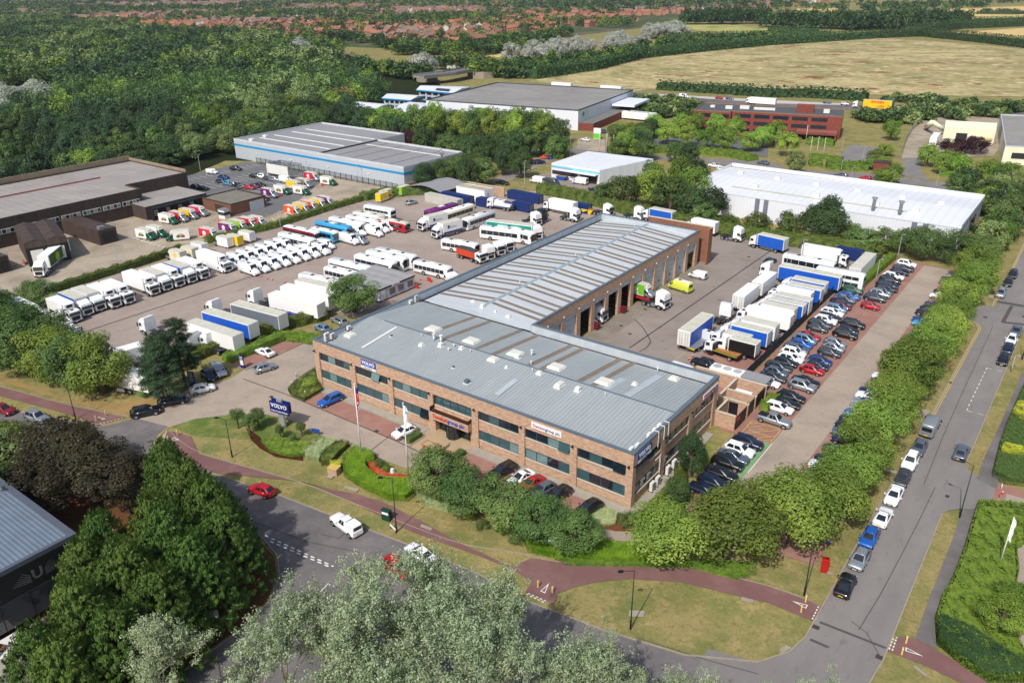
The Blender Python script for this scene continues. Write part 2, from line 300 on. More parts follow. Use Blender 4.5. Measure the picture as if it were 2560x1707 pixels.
sheet('red_footpath', pts('c0 1535,1010 1740,1060') + [(3, -25.5), (19.9, -21.8)]+pts('d1 560,70 780,110 1000,180 1300,330 1600,500 1979,670 d2 150,605 480,655 1000,660 1400,680 1979,820 d3 330,940 430,985 340,1090 0,950 d2 1300,790 900,765 650,790 480,830 350,880 330,960 d2 100,870 150,790 0,690 d1 1700,580 1200,400 760,180 330,10') + [(9, -27.2), (3, -28.0)]+pts('c0 1480,1120'), .06, m_red)
sheet('red_footpath', pts('d3 1005,1212 1140,1225 1290,1310 1500,1430 1900,1600 1560,1600 1200,1430 925,1325'), .06, m_red)
sheet('footpath', pts('d3 1160,1160 1230,960 1330,700 1430,450 1480,300 1480,290 c3 1910,1440 1960,1280 2140,900 2300,520') + [(98.6, 96), (100.1, 96), (99.9, 60), (99.5, 30)]+pts('d3 1615,230 1560,380 1490,620 1400,800 1330,960 1285,1080 1290,1250 1310,1310 1140,1225'), .056, m_asph)
ribbon(smooth_path([(-44.5, -32.9), (-30, -29.8), (-22.2, -27.6), (-16.2, -25.6)]), 0, .1, 0, .1, m_kerb).build('path_edging')['kind'] = 'structure'
ribbon(smooth_path([(-7, -24.3), (3, -25.2), (19.9, -21.7), (30, -20.6), (46.2, -18.9), (53.7, -16.1), (61.2, -13.6), (67.7, -9), (72.9, -5.8), (81.2, -3.7), (86, -3.2)]), 0, .1, 0, .1, m_kerb).build('path_edging')['kind'] = 'structure'
sheet('verge', pts('c0 -200,530 0,560 480,700 1190,890 1430,820 1720,705 1640,640 1450,690 1100,760 600,720 300,600 0,520'), .03, mat('straw_verge', S(164, 138, 92), rough=1, var=.15, scale=.4, var2=.15, scale2=5, spec=.05, bump=.5))
sheet('soil_island', [(26.4, -32.8), (30.8, -33.8), (33.9, -35.9), (36.2, -39.2), (37.2, -43), (37.2, -60), (8, -60), (-12, -48), (-8, -41.5), (10, -37)], .05, m_bsoil)
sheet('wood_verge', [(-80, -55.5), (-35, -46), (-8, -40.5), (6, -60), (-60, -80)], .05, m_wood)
sheet('drive', [(-15.2, -25.3), (-16.5, -19), (-16.2, -14.3), (-13.9, -8.1), (-15, -4.2), (-19.6, -4.4), (-19.4, 10.2), (-.3, 10.2), (-.3, 0), (61, 0), (56, -8.8), (45, -9.2), (33, -9.9), (27.4, -10.4), (19.3, -10.6), (11.8, -11.3), (5.5, -11), (1.2, -12.2), (-3.2, -15.6), (-6.6, -19.6), (-7.6, -23.5)], .034, m_drive)
sheet('parking_bay', [(-19.5, -4.2), (-15.1, -4.2), (-15.2, 9.9), (-19.3, 9.9)], .038, m_bay)
sheet('parking_bay', [(2.8, -1.9), (25.4, -1.9), (24.8, -5.7), (3, -5.7)], .038, m_bay)
sheet('parking_bay', [(35.8, -1.9), (57.6, -1.9), (56.6, -6.2), (36, -6.2)], .038, m_bay)
sheet('pavement_slabs', [(-.2, -1.8), (26, -1.8), (26, -.02), (-.2, -.02)], .1, m_slab)
sheet('pavement_slabs', [(35.4, -1.8), (62.6, -1.8), (62.6, 24), (61.35, 24), (61.35, -.02), (35.4, -.02)], .1, m_slab)
sheet('entrance_plaza', [(25.7, -5.6), (35.2, -5.6), (35.2, -1.8), (34.6, -1.8), (34.6, .6), (26.6, .6), (26.6, -1.8), (25.7, -1.8)], .046, mat('sandstone_paving', S(178, 156, 124), rough=.85, var=.12, scale=.5))
sheet('side_path', pts('d2 640,360 800,400 1040,400 1200,420') + [(70.5, -3.9), (66, -5)]+pts('d2 1030,485 800,470 640,440'), .05, m_drive)
sheet('planting_soil', pts('d2 560,290 700,200 820,240 1040,230 1300,200 1400,300 1300,420 1040,400 800,395 640,358'), .04, m_bsoil)
sheet('lawn', pts('c0 1560,970 1800,880 2000,800 2334,775 c1 20,800 300,900 600,1050 700,1080 740,1090') + [(8, -17.5), (0, -21.5)]+pts('c0 1740,1050'), .02, m_lawn)
sheet('flower_bed_soil', pts('c0 2240,980 2290,1010 c1 30,1060 90,1130 200,1200 430,1245 430,1285 180,1250 40,1175 -40,1100'), .03, m_soil)
sheet('lawn', [(62.7, 0), (66.9, 2), (66.9, 18), (65.2, 22), (62.7, 22)], .03, m_lawn)
for P in ([(-15.1, -25), (-16.4, -19), (-16.1, -14.3)], [(-7.6, -23.5), (-6.6, -19.6), (-3.2, -15.6), (1.2, -12.2), (5.5, -11), (11.8, -11.4), (19.3, -10.7), (27.4, -10.5), (33, -10), (45, -9.3)]):
 ribbon(smooth_path(P), -.02, .1, 0, .09, m_kerb).build('edging')['kind'] = 'structure'
sheet('showroom_forecourt', [(18.3, -130), (31, -130), (29, -62), (26.5, -55), (18.3, -50)], .056, m_asph); sheet('pale_paving', [(18.3, -130), (23, -130), (23, -60), (18.3, -56)], .06, m_slab)
sheet('side_access', pts('d3 1340,268 1400,238 1480,228 1630,228 1735,150 1760,70 1600,-10 c3 1910,1440 1830,1370 1800,1300'), .1, m_asph2)
sheet('west_yard', [(-84, -16.5), (-62, -16), (-26, -16.6), (-26, -2), (-25, 11), (-21.5, 24), (-.2, 25), (-.2, 96), (27, 96), (27, 121), (-3, 130), (-38, 140), (-69.7, 112), (-84, 91), (-82, 57), (-83, 14), (-82, -5)], .02, m_lyard)
sheet('east_yard', [(27.2, 27.2), (59.2, 27.2), (59.2, 104), (63.5, 128), (40, 134), (20, 128), (20, 96.2), (27.2, 96.2)], .02, m_ryard)
sheet('inspection_apron', [(27.3, 30), (31.5, 30), (31.5, 95), (27.3, 95)], .024, mat('oily_concrete', S(150, 140, 128), rough=.8, var=.2, scale=.25, var2=.15))
sheet('red_yard_corner', [(48, 27.3), (59.2, 27.3), (59.2, 60), (50, 60)], .024, m_bay)
sheet('car_park', [(59.8, 30), (62.7, 26), (65.8, 26), (65.8, 23), (66.9, 18), (66.9, 1), (84.5, 3), (84.6, 125.5), (78.5, 126), (65.3, 128), (59.8, 104)], .02, m_bay)
sheet('car_park_lane', [(70.2, 2), (76.2, 2), (76.9, 50), (77.4, 126), (71.8, 126), (70.9, 43)], .024, m_drive)
sheet('depot_yard', [(-150, -14), (-90, -14.5), (-83, 14), (-86, 37), (-82.4, 57), (-84, 91), (-86, 100), (-88, 103), (-114, 101), (-92, 58), (-127.2, 60), (-127.2, -8), (-150, -8)], .02, m_depot)
sheet('depot_apron', [(-120, 36), (-104, 20), (-83.5, 14), (-86, 37), (-83, 57), (-92.5, 62), (-110, 60)], .024, m_depot)
sheet('depot_car_park', [(-163.8, 107.9), (-161, 78), (-126, 62), (-108, 58), (-92.8, 57.8), (-97, 74), (-114.4, 101.7), (-126, 109)], .026, m_dark)
sheet('depot_apron', [(-114.4, 101.5), (-97, 74), (-93, 60), (-83, 60), (-84.5, 91), (-87, 111), (-120, 110)], .03, m_depot)
drn = mat('drain_slot', S(48, 44, 44))
def line(P, w, m, z=.05, name='painted_line'):
 o = ribbon(P, -w/2, w/2, z+.055, z+.055, m).build(name); o['kind'] = 'structure'; return o
line([(-55.3, -14), (-54.8, 28.9), (-57, 50), (-59.4, 80), (-45, 95)], .22, drn, name='drain_channel')
line([(37, 44), (38, 118)], .22, drn, name='drain_channel')
line([(-14.6, -4.2), (-15.1, 9.9), (-.4, 9.9)], .15, drn, name='drain_channel')
line([(-12, -6.5), (-1.2, -5.8), (24.8, -5.8), (36, -6.4)], .15, drn, name='drain_channel')
def dashes(P, L, gap, w, m, z=.03, off=0):
 z += .055
 mb = MB(); Q = [Vector((x, y, 0)) for x, y in P]; d0 = 0
 for a, b in zip(Q, Q[1:]):
  d = (b-a); ln = d.length; d.normalize(); s = -d0
  while s < ln:
   u, v = max(s, 0), min(s+L, ln)
   if v > u: ribbon([tuple((a+d*u).xy), tuple((a+d*v).xy)], off-w/2, off+w/2, z, z, m, mb)
   s += L+gap
  d0 = (ln+d0) % (L+gap)
 return mb
gw = dashes(pts('d1 70,430 600,670'), .62, .5, .2, m_white); dashes(pts('d1 110,475 585,680'), .62, .5, .2, m_white, off=0).build('give_way_dashes')['kind'] = 'structure'; gw.build('give_way_dashes')['kind'] = 'structure'
line(pts('d1 0,1290 240,1100 430,940 560,800'), .12, m_white, .03)
line(pts('d1 720,700 990,830'), .12, m_white, .03)
def yellows(P, z=.085):
 P = smooth_path(P)
 for o in (-.14, .14): ribbon(P, o-.055, o+.055, z, z, m_yel).build('double_yellow_line')['kind'] = 'structure'
yellows([(88.3, 28), (88.4, 43), (88.55, 63), (88.75, 86), (88.8, 91.3), (88, 94.1), (86.2, 95.2)])
yellows([(86.2, 104.6), (88.2, 106.2), (89.1, 109), (89.3, 136), (89, 180)])
yellows(pts('c0 905,975 1060,940 1205,895'))
yellows(pts('c0 1550,975 1450,1060 1435,1130 1470,1200 1565,1285'))
ribbon(pts('c3 2040,452 1995,440'), -.06, .06, .085, .085, m_white).build('bay_corner_mark')['kind'] = 'structure'
dashes(pts('c3 1995,440 1810,825'), .9, .9, .12, m_white).build('bay_dashes')['kind'] = 'structure'
for P in ('c3 1810,825 1862,842', 'c3 1910,853 1962,870', 'c3 2085,462 2132,472'): line(pts(P), .12, m_white, .03)
for P in ('d2 110,885 260,955', 'd2 125,878 275,945', 'd3 340,1080 395,970', 'd3 362,1086 415,985', 'd3 935,1312 970,1215', 'd3 958,1322 995,1218', 'c0 910,950 1120,900', 'c0 1485,1120 1520,1015', 'c0 1478,1090 1500,1040'):
 dashes(pts(P), .3, .22, .14, m_white, .07).build('give_way_dashes')['kind'] = 'structure'
def tri(P, z=.13):
 A, B, C = [Vector((x, y, 0)) for x, y in P]; c = (A+B+C)/3; mb = MB(); k = .62; c = A*.18+B*.41+C*.41
 I = [A*k+c*(1-k), B*k+c*(1-k), C*k+c*(1-k)]
 for a, b, p, q in ((A, B, I[0], I[1]), (B, C, I[1], I[2]), (C, A, I[2], I[0])): mb.poly([(a.x, a.y, z), (b.x, b.y, z), (q.x, q.y, z), (p.x, p.y, z)], m_white)
 mb.build('give_way_triangle')['kind'] = 'structure'
for P in ('d2 290,797 218,862 255,880', 'd3 185,938 308,970 292,998', 'd3 1200,1368 1062,1295 1060,1325', 'c0 965,905 890,885 930,912', 'c0 1640,1100 1585,1072 1555,1098'): tri(pts(P))
hb = MB(); Pq = pts('c2 2190,920 2400,1010 2334,1110 2080,1020')
A, B, C_, D = [(65.8, 31.2), (70.4, 31.2), (70.4, 26.6), (65.8, 26.6)]
for a, b in ((A, B), (B, C_), (C_, D), (D, A), ((65.8, 28.9), (68.1, 31.2)), ((65.8, 26.6), (70.4, 31.2)), ((68.1, 26.6), (70.4, 28.9)), ((66.9, 31.2), (65.8, 30.1)), ((70.4, 27.7), (69.3, 26.6))): ribbon([a, b], -.06, .06, .11, .11, m_yel, hb)
hb.build('hatched_bay_lines')['kind'] = 'structure'
for s, yy in (('NO', 29.6), ('PARKING', 28.2)):
 o = put('bay_lettering', text_mesh(s, .85, m_yel, depth=.002), None, (68.2, yy, .12)); o.rotation_euler = (0, 0, rad(0)); o['kind'] = 'structure'
sheet('green_bay', [(69.7, 12), (70.5, 12), (70.5, 26.4), (69.7, 26.4)], .05, m_greenp)
line([(70.7, 17), (70.7, 26.6)], .12, m_white, .055)
tr = MB(); mt = mat('faded_red_paint', S(176, 110, 82), rough=.9, var=.2, scale=1)
for P in ([(28, -2.9), (28, -4.3), (31.5, -4.3), (31.5, -2.9), (28, -2.9)], [(31.5, -3.2), (33.4, -3.2), (33.8, -4.3), (31.5, -4.3)]): ribbon(P, -.1, .1, .12, .12, mt, tr)
for x in (28.8, 29.7, 32.9): tr.prism([(x+.3*math.cos(t*.785), -4.55+.3*math.sin(t*.785)) for t in range(8)], .05, .121, mt)
tr.build('painted_lorry_outline')['kind'] = 'structure'
bl = MB()
for x in (-157, -146, -141, -130, -124):
 for k in range(15): ribbon([(x, 70+2.5*k), (x+4.6, 70+2.5*k)], -.08, .08, .12, .12, m_white, bl)
bl.build('bay_lines')['kind'] = 'structure'
zb = MB()
for k in range(9):
 a = G('b0', 1170+k*38, 705+k*12)[:2]; b = G('b0', 1215+k*36, 698+k*12)[:2];
 ribbon([a, b], -.25, .25, .11, .11, m_white, zb)
zb.build('crossing_stripes')['kind'] = 'structure'
yl = MB()
for P in ('b0 1265,880 1460,835', 'b0 1440,780 1900,700', 'b0 1600,790 1750,850', 'b1 60,560 400,420', 'b1 90,500 260,560'): ribbon(pts(P), -.07, .07, .11, .11, m_yel, yl)
for k in range(7): ribbon(pts('b1 %d,%d %d,%d' % (20+k*60, 560-k*16, 110+k*60, 640-k*16)), -.05, .05, .11, .11, m_white, yl)
for k in range(9): ribbon(pts('b1 %d,%d %d,%d' % (560+k*70, 470-k*16, 640+k*68, 505-k*18)), -.05, .05, .112, .112, m_white, yl)
yl.build('yard_lines')['kind'] = 'structure'
line(pts('c2 1620,265 1490,365'), .1, m_yel, .035)
mh = mat('iron_cover', S(70, 64, 62), rough=.7, var=.2, scale=4)
for q in ('c1 1100,1015', 'c1 140,703', 'b2 290,630', 'c2 1075,130', 'c2 995,55', 'b2 1215,1365', 'd3 370,1140', 'd3 860,1372', 'd3 1392,130', 'b3 1980,1436', 'c3 1655,572', 'b3 240,885', 'b2 2160,888'):
 x, y = pts(q)[0]; sheet('manhole_cover', [(x-.35, y-.3), (x+.35, y-.3), (x+.35, y+.3), (x-.35, y+.3)], .058, mh)
pt = mat('asphalt_patch', S(84, 80, 80), rough=.9, var=.1, scale=2)
for q in ('c0 1330,1110 1390,1092 1415,1105 1360,1125', 'd3 400,1090 920,1295 905,1305 395,1105', 'd3 330,1225 480,1290 460,1300 320,1240', 'b3 2070,1280 2334,1325 2334,1345 2080,1300', 'b3 2205,1330 2240,1335 2160,1480 2125,1470', 'b3 2125,1470 2334,1495 2334,1510 2125,1485'):
 sheet('road_patch', pts(q), .02, pt)
for q in ('d3 880,1390 760,1180 640,1090', 'd3 1290,60 1160,330 1010,620 860,900 700,1160', 'c3 2050,60 1800,600 1600,1050 1420,1500', 'd2 1000,1230 1500,1390 1900,1500', 'd1 0,330 400,480 800,560', 'd1 500,420 640,450 790,330', 'd3 1490,230 1495,60 1400,40'):
 line(pts(q), .09, pt, .04, 'asphalt_seam')
sk = mat('tyre_scuff', S(92, 84, 80), rough=.9, var=.2, scale=1)
ribbon(smooth_path(pts('c2 1120,0 1190,70 1240,150 1260,200 1225,255 1160,290')), -.12, .12, .1, .1, sk).build('tyre_mark')['kind'] = 'structure'
cs = mat('service_cover_slab', S(160, 150, 136), rough=.9, var=.15)
for q in ('d2 905,1010 1030,1015 1015,1062 900,1058', 'd2 1775,905 1868,930 1860,958 1770,935', 'd3 85,1310 140,1280 180,1300 100,1350', 'd3 385,695 440,700 515,730 490,740', 'd1 690,45 800,75 775,98 680,62', 'd1 1280,345 1365,375 1350,398 1270,365', 'd3 1110,1440 1140,1440 1235,1510 1215,1525', 'c1 640,1440 690,1400 740,1410 685,1452', 'b3 2010,1230 2060,1240 2050,1270 2005,1262', 'c3 950,1325 1175,1385 1165,1408 945,1350', 'c3 1290,790 1480,830 1440,900 1310,870', 'd3 440,500 470,460 495,470 470,510'):
 sheet('slab', pts(q), .07, cs)
m_brick = mat('red_multi_brick', (.4, .2, .14), rough=.85, kind='brick', arg=(S(198, 160, 134), S(166, 122, 100), S(200, 186, 164), .45, .15, S(214, 188, 160)), var=.06, scale=.35, var2=.1, scale2=5)
m_brickd = mat('brown_brick', (.3, .15, .1), rough=.85, kind='brick', arg=(S(150, 96, 74), S(122, 76, 60), S(160, 136, 112), .45, .15, S(172, 122, 94)), var=.1, scale=.35, var2=.12, scale2=5)
m_cope = mat('blue_grey_coping', S(104, 118, 130), rough=.45, metal=.2, var=.08, scale=.5)
m_roof = mat('ribbed_metal_roof', S(164, 172, 175), rough=.6, metal=.05, kind='stripe', arg=(0, .62, .2), var=.09, scale=.35, var2=.07, scale2=3, stretch=(1, .12, 1))
m_roofs = mat('ribbed_shed_roof', S(200, 207, 212), rough=.6, metal=.05, kind='stripe', arg=(1, .5, .08), var=.08, scale=.35, var2=.07, scale2=3, stretch=(.12, 1, 1))
m_par = mat('parapet_lining', S(190, 198, 204), rough=.55, kind='stripe', arg=(0, .4, .1))
m_pary = mat('parapet_lining_long', S(180, 192, 202), rough=.55, kind='stripe', arg=(1, .4, .1))
m_rl = mat('weathered_rooflight', S(140, 126, 110), rough=.6, var=.15, scale=.6, var2=.15)
m_frame = mat('dark_window_frame', S(66, 78, 90), rough=.4, var=.03)
m_glassT = mat('teal_tinted_glass', S(60, 92, 98), rough=.06, var=.12, scale=.45, spec=.9)
m_glassD = mat('dark_glass', S(26, 40, 50), rough=.05, var=.2, scale=.4, spec=.9)
m_blind = mat('blinds_behind_glass', S(112, 140, 142), rough=.15, var=.1, scale=1, spec=.8)
m_sill = mat('cream_sill', S(206, 196, 176), rough=.7)
m_wht = mat('white_plastic', S(226, 226, 222), rough=.45, var=.05)
m_blk = mat('black_metal', S(26, 28, 32), rough=.5, var=.03)
m_vblue = mat('sign_blue', S(38, 74, 160), rough=.35, var=.03)
m_nblue = mat('sign_navy', S(24, 34, 110), rough=.35, var=.03)
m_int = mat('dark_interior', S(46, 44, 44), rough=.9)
main = thing('industrial_building', 'large L-shaped brick office and workshop building with blue-grey ribbed metal roofs and roller door bays', 'building')
BW, BD, BL, SW, BH = 61.32, 27.03, 95.6, 27.11, 8.5
wl = MB(); T = .35
bays = [(1.2, 8.7), (9.9, 17.4), (18.4, 25.9), (26.9, 34.5), (35.7, 43.1), (44.1, 51.7), (52.8, 60.3)]
edges = [0]+[e for b in bays for e in b]+[BW]
for i in range(0, len(edges), 2):
 z0 = 0
 wl.box(edges[i], edges[i+1], 0, T, z0, 6.45, m_brick)
wl.box(0, BW, 0, T, 6.45, BH-.12, m_brick)
R_ = .24
for i, (a, b) in enumerate(bays):
 if i == 3: wl.box(a, b, R_, R_+.2, 3.9, 4.5, m_brick); continue
 wl.box(a, b, R_, T+.1, 0, 1.42, m_brick); wl.box(a, b, R_, T+.1, 3.1, 4.82, m_brick)
rb = [(.9, 8.2), (9.4, 16.9), (18.1, 25.7)]; ed = [T]+[e for b in rb for e in b]+[BD]
for i in range(0, len(ed), 2): wl.box(BW-T, BW, ed[i], ed[i+1], 0, 6.45, m_brick)
wl.box(BW-T, BW, T, BD, 6.45, BH-.12, m_brick)
for a, b in rb: wl.box(BW-T-.1, BW-R_, a, b, 0, 1.42, m_brick); wl.box(BW-T-.1, BW-R_, a, b, 3.1, 4.82, m_brick)
wl.box(0, T, T, BL, 0, BH-.12, m_brick); wl.box(SW, BW-T, BD-T, BD, 0, BH-.12, m_brick)
wl.box(T, SW, BL-T, BL, 0, BH-.12, m_brick)
DS = [31.6+5.3*k for k in range(12)]; DWd = 4.0; ed = [BD]+[e for s in DS for e in (s, s+DWd)]+[BL-T]
for i in range(0, len(ed), 2): wl.box(SW-.6, SW, ed[i], ed[i+1], 0, 6.2, m_brick)
wl.box(SW-.6, SW, BD, BL-T, 6.2, BH-.12, m_brick)
wl.build('wall', main)
cp = MB(); H0, H1 = BH-.12, BH+.05
for x0, x1, y0, y1 in ((-.05, BW+.05, -.05, .45), (BW-.55, BW+.05, .45, BD+.05), (SW-.45, BW-.55, BD-.5, BD+.05), (SW-.45, SW+.05, BD+.05, BL-.5), (-.05, SW+.05, BL-.5, BL+.05), (-.05, .45, .45, BL-.5)):
 cp.box(x0, x1, y0, y1, H0, H1, m_cope)
cp.build('coping', main)
rf = MB(); z0, zr = 6.95, 8.32
rf.poly([(.45, .45, z0), (BW-.55, .45, z0), (BW-.55, 13.1, zr), (.45, 13.1, zr)], m_roof); rf.poly([(.45, 13.1, zr), (BW-.55, 13.1, zr), (BW-.55, BD-.5, z0), (.45, BD-.5, z0)], m_roof)
ro = rf.build('roof', main)
MB().box(4, BW-.6, 13.0, 13.25, zr-.02, zr+.06, m_cope).build('ridge_capping', ro)
rs = MB(); xr, zs = 13.6, 8.05
rs.poly([(.45, BD-.5, z0), (xr, BD-.5, zs), (xr, BL-.5, zs), (.45, BL-.5, z0)], m_roofs); rs.poly([(xr, BD-.5, zs), (SW-.45, BD-.5, z0), (SW-.45, BL-.5, z0), (xr, BL-.5, zs)], m_roofs)
rso = rs.build('roof', main); MB().box(xr-.3, xr+.3, BD+2, BL-.6, zs-.02, zs+.09, mat('ridge_grey', S(150, 170, 180))).build('ridge_capping', rso)
gv = MB(); gv.poly([(.45, BD-.5, z0-.3), (SW-.45, BD-.5, z0-.3), (SW-.45, BD-.5, z0), (xr, BD-.5, zs), (.45, BD-.5, z0)], m_par); gv.build('gable_flashing', main)
pl = MB()
pl.box(.35, .44, .45, BL-.5, z0-.1, H0-.01, m_pary); pl.box(SW-.5, BW-.55, BD-.6, BD-.51, z0-.1, H0-.01, m_par)
pl.box(.45, SW-.45, BL-.6, BL-.51, z0-.1, H0-.01, m_par); pl.box(SW-.6, SW-.46, BD-.6, BL-.6, z0-.1, H0-.01, m_pary); pl.box(BW-.65, BW-.56, .45, BD-.6, z0-.1, H0-.01, m_pary); pl.box(.44, BW-.6, .4, .46, z0-.1, H0-.01, m_par)
pl.build('parapet_lining', main)
gt = MB(); gt.box(.45, .95, 1, BL-.8, z0-.02, z0+.07, m_blk); gt.box(SW, BW-.8, BD-1.0, BD-.62, z0-.02, z0+.06, m_blk); gt.box(1, SW, BD-.6, BD-.35, z0, z0+.18, m_blk); gt.build('gutter', main)
def rl(x0, x1, y0, y1):
 f = lambda y: z0+(zr-z0)*(1-abs(y-13.1)/13.5)
 mb = MB(); mb.poly([(x0, y0, f(y0)+.03), (x1, y0, f(y0)+.03), (x1, y1, f(y1)+.03), (x0, y1, f(y1)+.03)], m_rl); mb.build('rooflight', main)
for x in (13.6, 17.2, 24.2, 27.8, 34.9, 37.2, 44.2, 46.6): rl(x, x+.95, 13.5, BD-.8)
for k in range(12):
 for q in (0, 2.0):
  y = 31.2+5.3*k+q
  if y > BL-2: continue
  for s in (-1, 1):
   a, b = (xr+.5, SW-.6) if s > 0 else (1.2, xr-.5); f = lambda x: zs-(zs-z0)*abs(x-xr)/13.2+.03
   mb = MB(); mb.poly([(a, y, f(a)), (b, y, f(b)), (b, y+.85, f(b)), (a, y+.85, f(a))], m_rl); mb.build('rooflight', main)
def window(fx, a, b, zb, zt, mats, opens=()):
 """fx(u, d, z): u along the wall, d depth outwards"""
 n = len(mats); fr = MB(); fw = .07; M = Matrix(fx)
 fr.box(a, b, -.09, 0, zb, zb+fw, m_frame, M); fr.box(a, b, -.09, 0, zt-fw, zt, m_frame, M)
 w = (b-a)/n
 for i in range(n+1):
  u0 = a if i == 0 else (b-fw if i == n else a+w*i-.05); fr.box(u0, u0+(fw if i in (0, n) else .1), -.088, .004, zb+fw, zt-fw, m_frame, M)
 o = fr.build('window', main)
 for i, g in enumerate(mats):
  u0, u1 = a+w*i+.06, a+w*(i+1)-.06; pb = MB()
  if i in opens:
   pb.poly([tuple(M @ Vector(q)) for q in ((u0, .42, zb+.12), (u1, .42, zb+.12), (u1, .01, zt-.09), (u0, .01, zt-.09))], g)
  else: pb.poly([tuple(M @ Vector(q)) for q in ((u0, -.05, zb+.07), (u1, -.05, zb+.07), (u1, -.05, zt-.07), (u0, -.05, zt-.07))], g)
  pb.build('pane', o)
 sb = MB(); sb.box(a, b, -.02, .14, zb-.15, zb-.003, m_sill, M); sb.build('sill', o)
 return o
MF = ((1, 0, 0, 0), (0, -1, 0, R_), (0, 0, 1, 0), (0, 0, 0, 1)); MR = ((0, 1, 0, BW-R_), (1, 0, 0, 0), (0, 0, 1, 0), (0, 0, 0, 1))
t_, d_, b_ = m_glassT, m_glassD, m_blind
UP = [[d_, b_, d_, t_], [d_, d_, b_, d_], [t_, b_, t_, t_], None, [d_, t_, d_, d_], [d_, d_, b_, t_], [d_, t_, d_, d_]]
LO = [[t_, b_, t_, t_], [t_, t_, t_, b_], [t_, t_, t_, d_], None, [t_, t_, t_, b_], [b_, b_, d_, t_], [t_, d_, d_, t_]]
opU = {1: (2,), 5: (3,), 6: (3,)}; opL = {2: (3,)}
for i, (a, b) in enumerate(bays):
 if i == 3: continue
 window(MF, a+.05, b-.05, 4.92, 6.38, UP[i], opU.get(i, ())); window(MF, a+.05, b-.05, 1.52, 3.05, LO[i], opL.get(i, ()))
for i, (a, b) in enumerate(rb):
 window(MR, a+.05, b-.05, 4.92, 6.38, [d_]*4, (0, 1) if i == 0 else ()); window(MR, a+.05, b-.05, 1.52, 3.05, [d_, d_, t_, d_])
window(((1, 0, 0, 0), (0, -1, 0, .5), (0, 0, 1, 0), (0, 0, 0, 1)), 26.95, 34.45, 4.55, 6.38, [t_]*5)
eb = MB(); eb.box(26.9, 34.5, -.9, .2, 2.7, 3.98, m_brick); eb.build('entrance_canopy', main)
pb = MB(); pb.box(26.9, 34.5, -.9, -.8, 3.98, 4.12, m_blk); pb.box(26.9, 27, -.8, .2, 3.98, 4.6, m_blk); pb.box(34.4, 34.5, -.8, .2, 3.98, 4.6, m_blk); pl_ = pb.build('planter', main)
lb = MB(); lb.box(27.1, 34.3, -.78, -.1, 3.98, 4.08, m_soil); lb.build('soil', pl_)
m_dw_r, m_dw_b = mat('letter_red', S(208, 30, 34), rough=.4), mat('letter_blue', S(36, 80, 190), rough=.4)
duo('Dawson', m_dw_r, 'group plc', m_dw_b, 6.2, main, (27.6, -.93, 3.35), depth=.03, bold=.02)
db = MB(); db.box(26.9, 34.5, .9, .95, .05, 2.7, m_glassD); do = db.build('entrance_glazing', main)
for x in (27, 28.4, 29.2, 32.0, 33.2, 34.35): MB().box(x, x+.09, .82, .9, .05, 2.7, m_blk).build('mullion', do)
rv = MB(); rv.tube([(30.6, .25, .05), (30.6, .25, 2.6)], 1.05, m_glassD, n=16, sm=False); ro_ = rv.build('revolving_door', main)
for t in range(8):
 a = t*math.pi/4; MB().box(30.6+1.07*math.cos(a)-.04, 30.6+1.07*math.cos(a)+.04, .25+1.07*math.sin(a)-.04, .25+1.07*math.sin(a)+.04, .05, 2.66, m_blk).build('door_post', ro_)
MB().box(26.9, 27.2, 0, 3, 0, 2.7, m_brick).box(34.2, 34.5, 0, 3, 0, 2.7, m_brick).build('entrance_pier', main)
m_door = mat('grey_sectional_door', S(184, 198, 208), rough=.5, var=.05, kind='stripe', arg=(2, 1.2, .14))
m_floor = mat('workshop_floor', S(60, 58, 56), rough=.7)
openf = {2: 5.2, 3: 5.2, 4: 5.3, 5: 5.3, 6: 4.5, 11: 3.9}
for k, s in enumerate(DS):
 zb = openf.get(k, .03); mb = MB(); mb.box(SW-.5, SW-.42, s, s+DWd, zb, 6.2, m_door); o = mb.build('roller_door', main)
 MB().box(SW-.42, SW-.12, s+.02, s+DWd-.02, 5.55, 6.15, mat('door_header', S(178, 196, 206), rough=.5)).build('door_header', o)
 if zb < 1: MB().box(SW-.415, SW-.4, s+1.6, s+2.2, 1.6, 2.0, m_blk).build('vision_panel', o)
 MB().box(SW, SW+.18, s-.75, s-.5, 6.5, 6.75, m_wht).build('door_lamp', main)
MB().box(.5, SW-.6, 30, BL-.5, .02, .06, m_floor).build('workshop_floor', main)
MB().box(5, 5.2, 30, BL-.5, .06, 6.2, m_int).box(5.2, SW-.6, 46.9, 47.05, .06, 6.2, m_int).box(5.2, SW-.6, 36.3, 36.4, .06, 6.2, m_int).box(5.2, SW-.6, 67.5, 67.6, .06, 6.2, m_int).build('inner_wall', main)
pit = MB()
for s in DS[2:7]: pit.box(12, 25.5, s+1.1, s+1.2, .06, .1, m_yel); pit.box(12, 25.5, s+2.8, s+2.9, .06, .1, m_yel)
pit.build('pit_marking', main)
def sign(x, y0, z0, w, h, base, lower=None, lh=.3, axis=0):
 """flat board fixed to the wall; axis 0: on the front wall, axis 1: on the right wall"""
 mb = MB()
 if axis == 0: mb.box(x, x+w, -.09, -.01, z0, z0+h, base)
 else: mb.box(BW+.01, BW+.09, x, x+w, z0, z0+h, base)
 o = mb.build('sign', main)
 if lower:
  q = MB()
  (q.box(x, x+w, -.1, -.088, z0, z0+lh, lower) if axis == 0 else q.box(BW+.088, BW+.1, x, x+w, z0, z0+lh, lower)); q.build('sign_strip', o)
 return o
m_signw = mat('sign_white', S(236, 236, 238), rough=.4, var=.02)
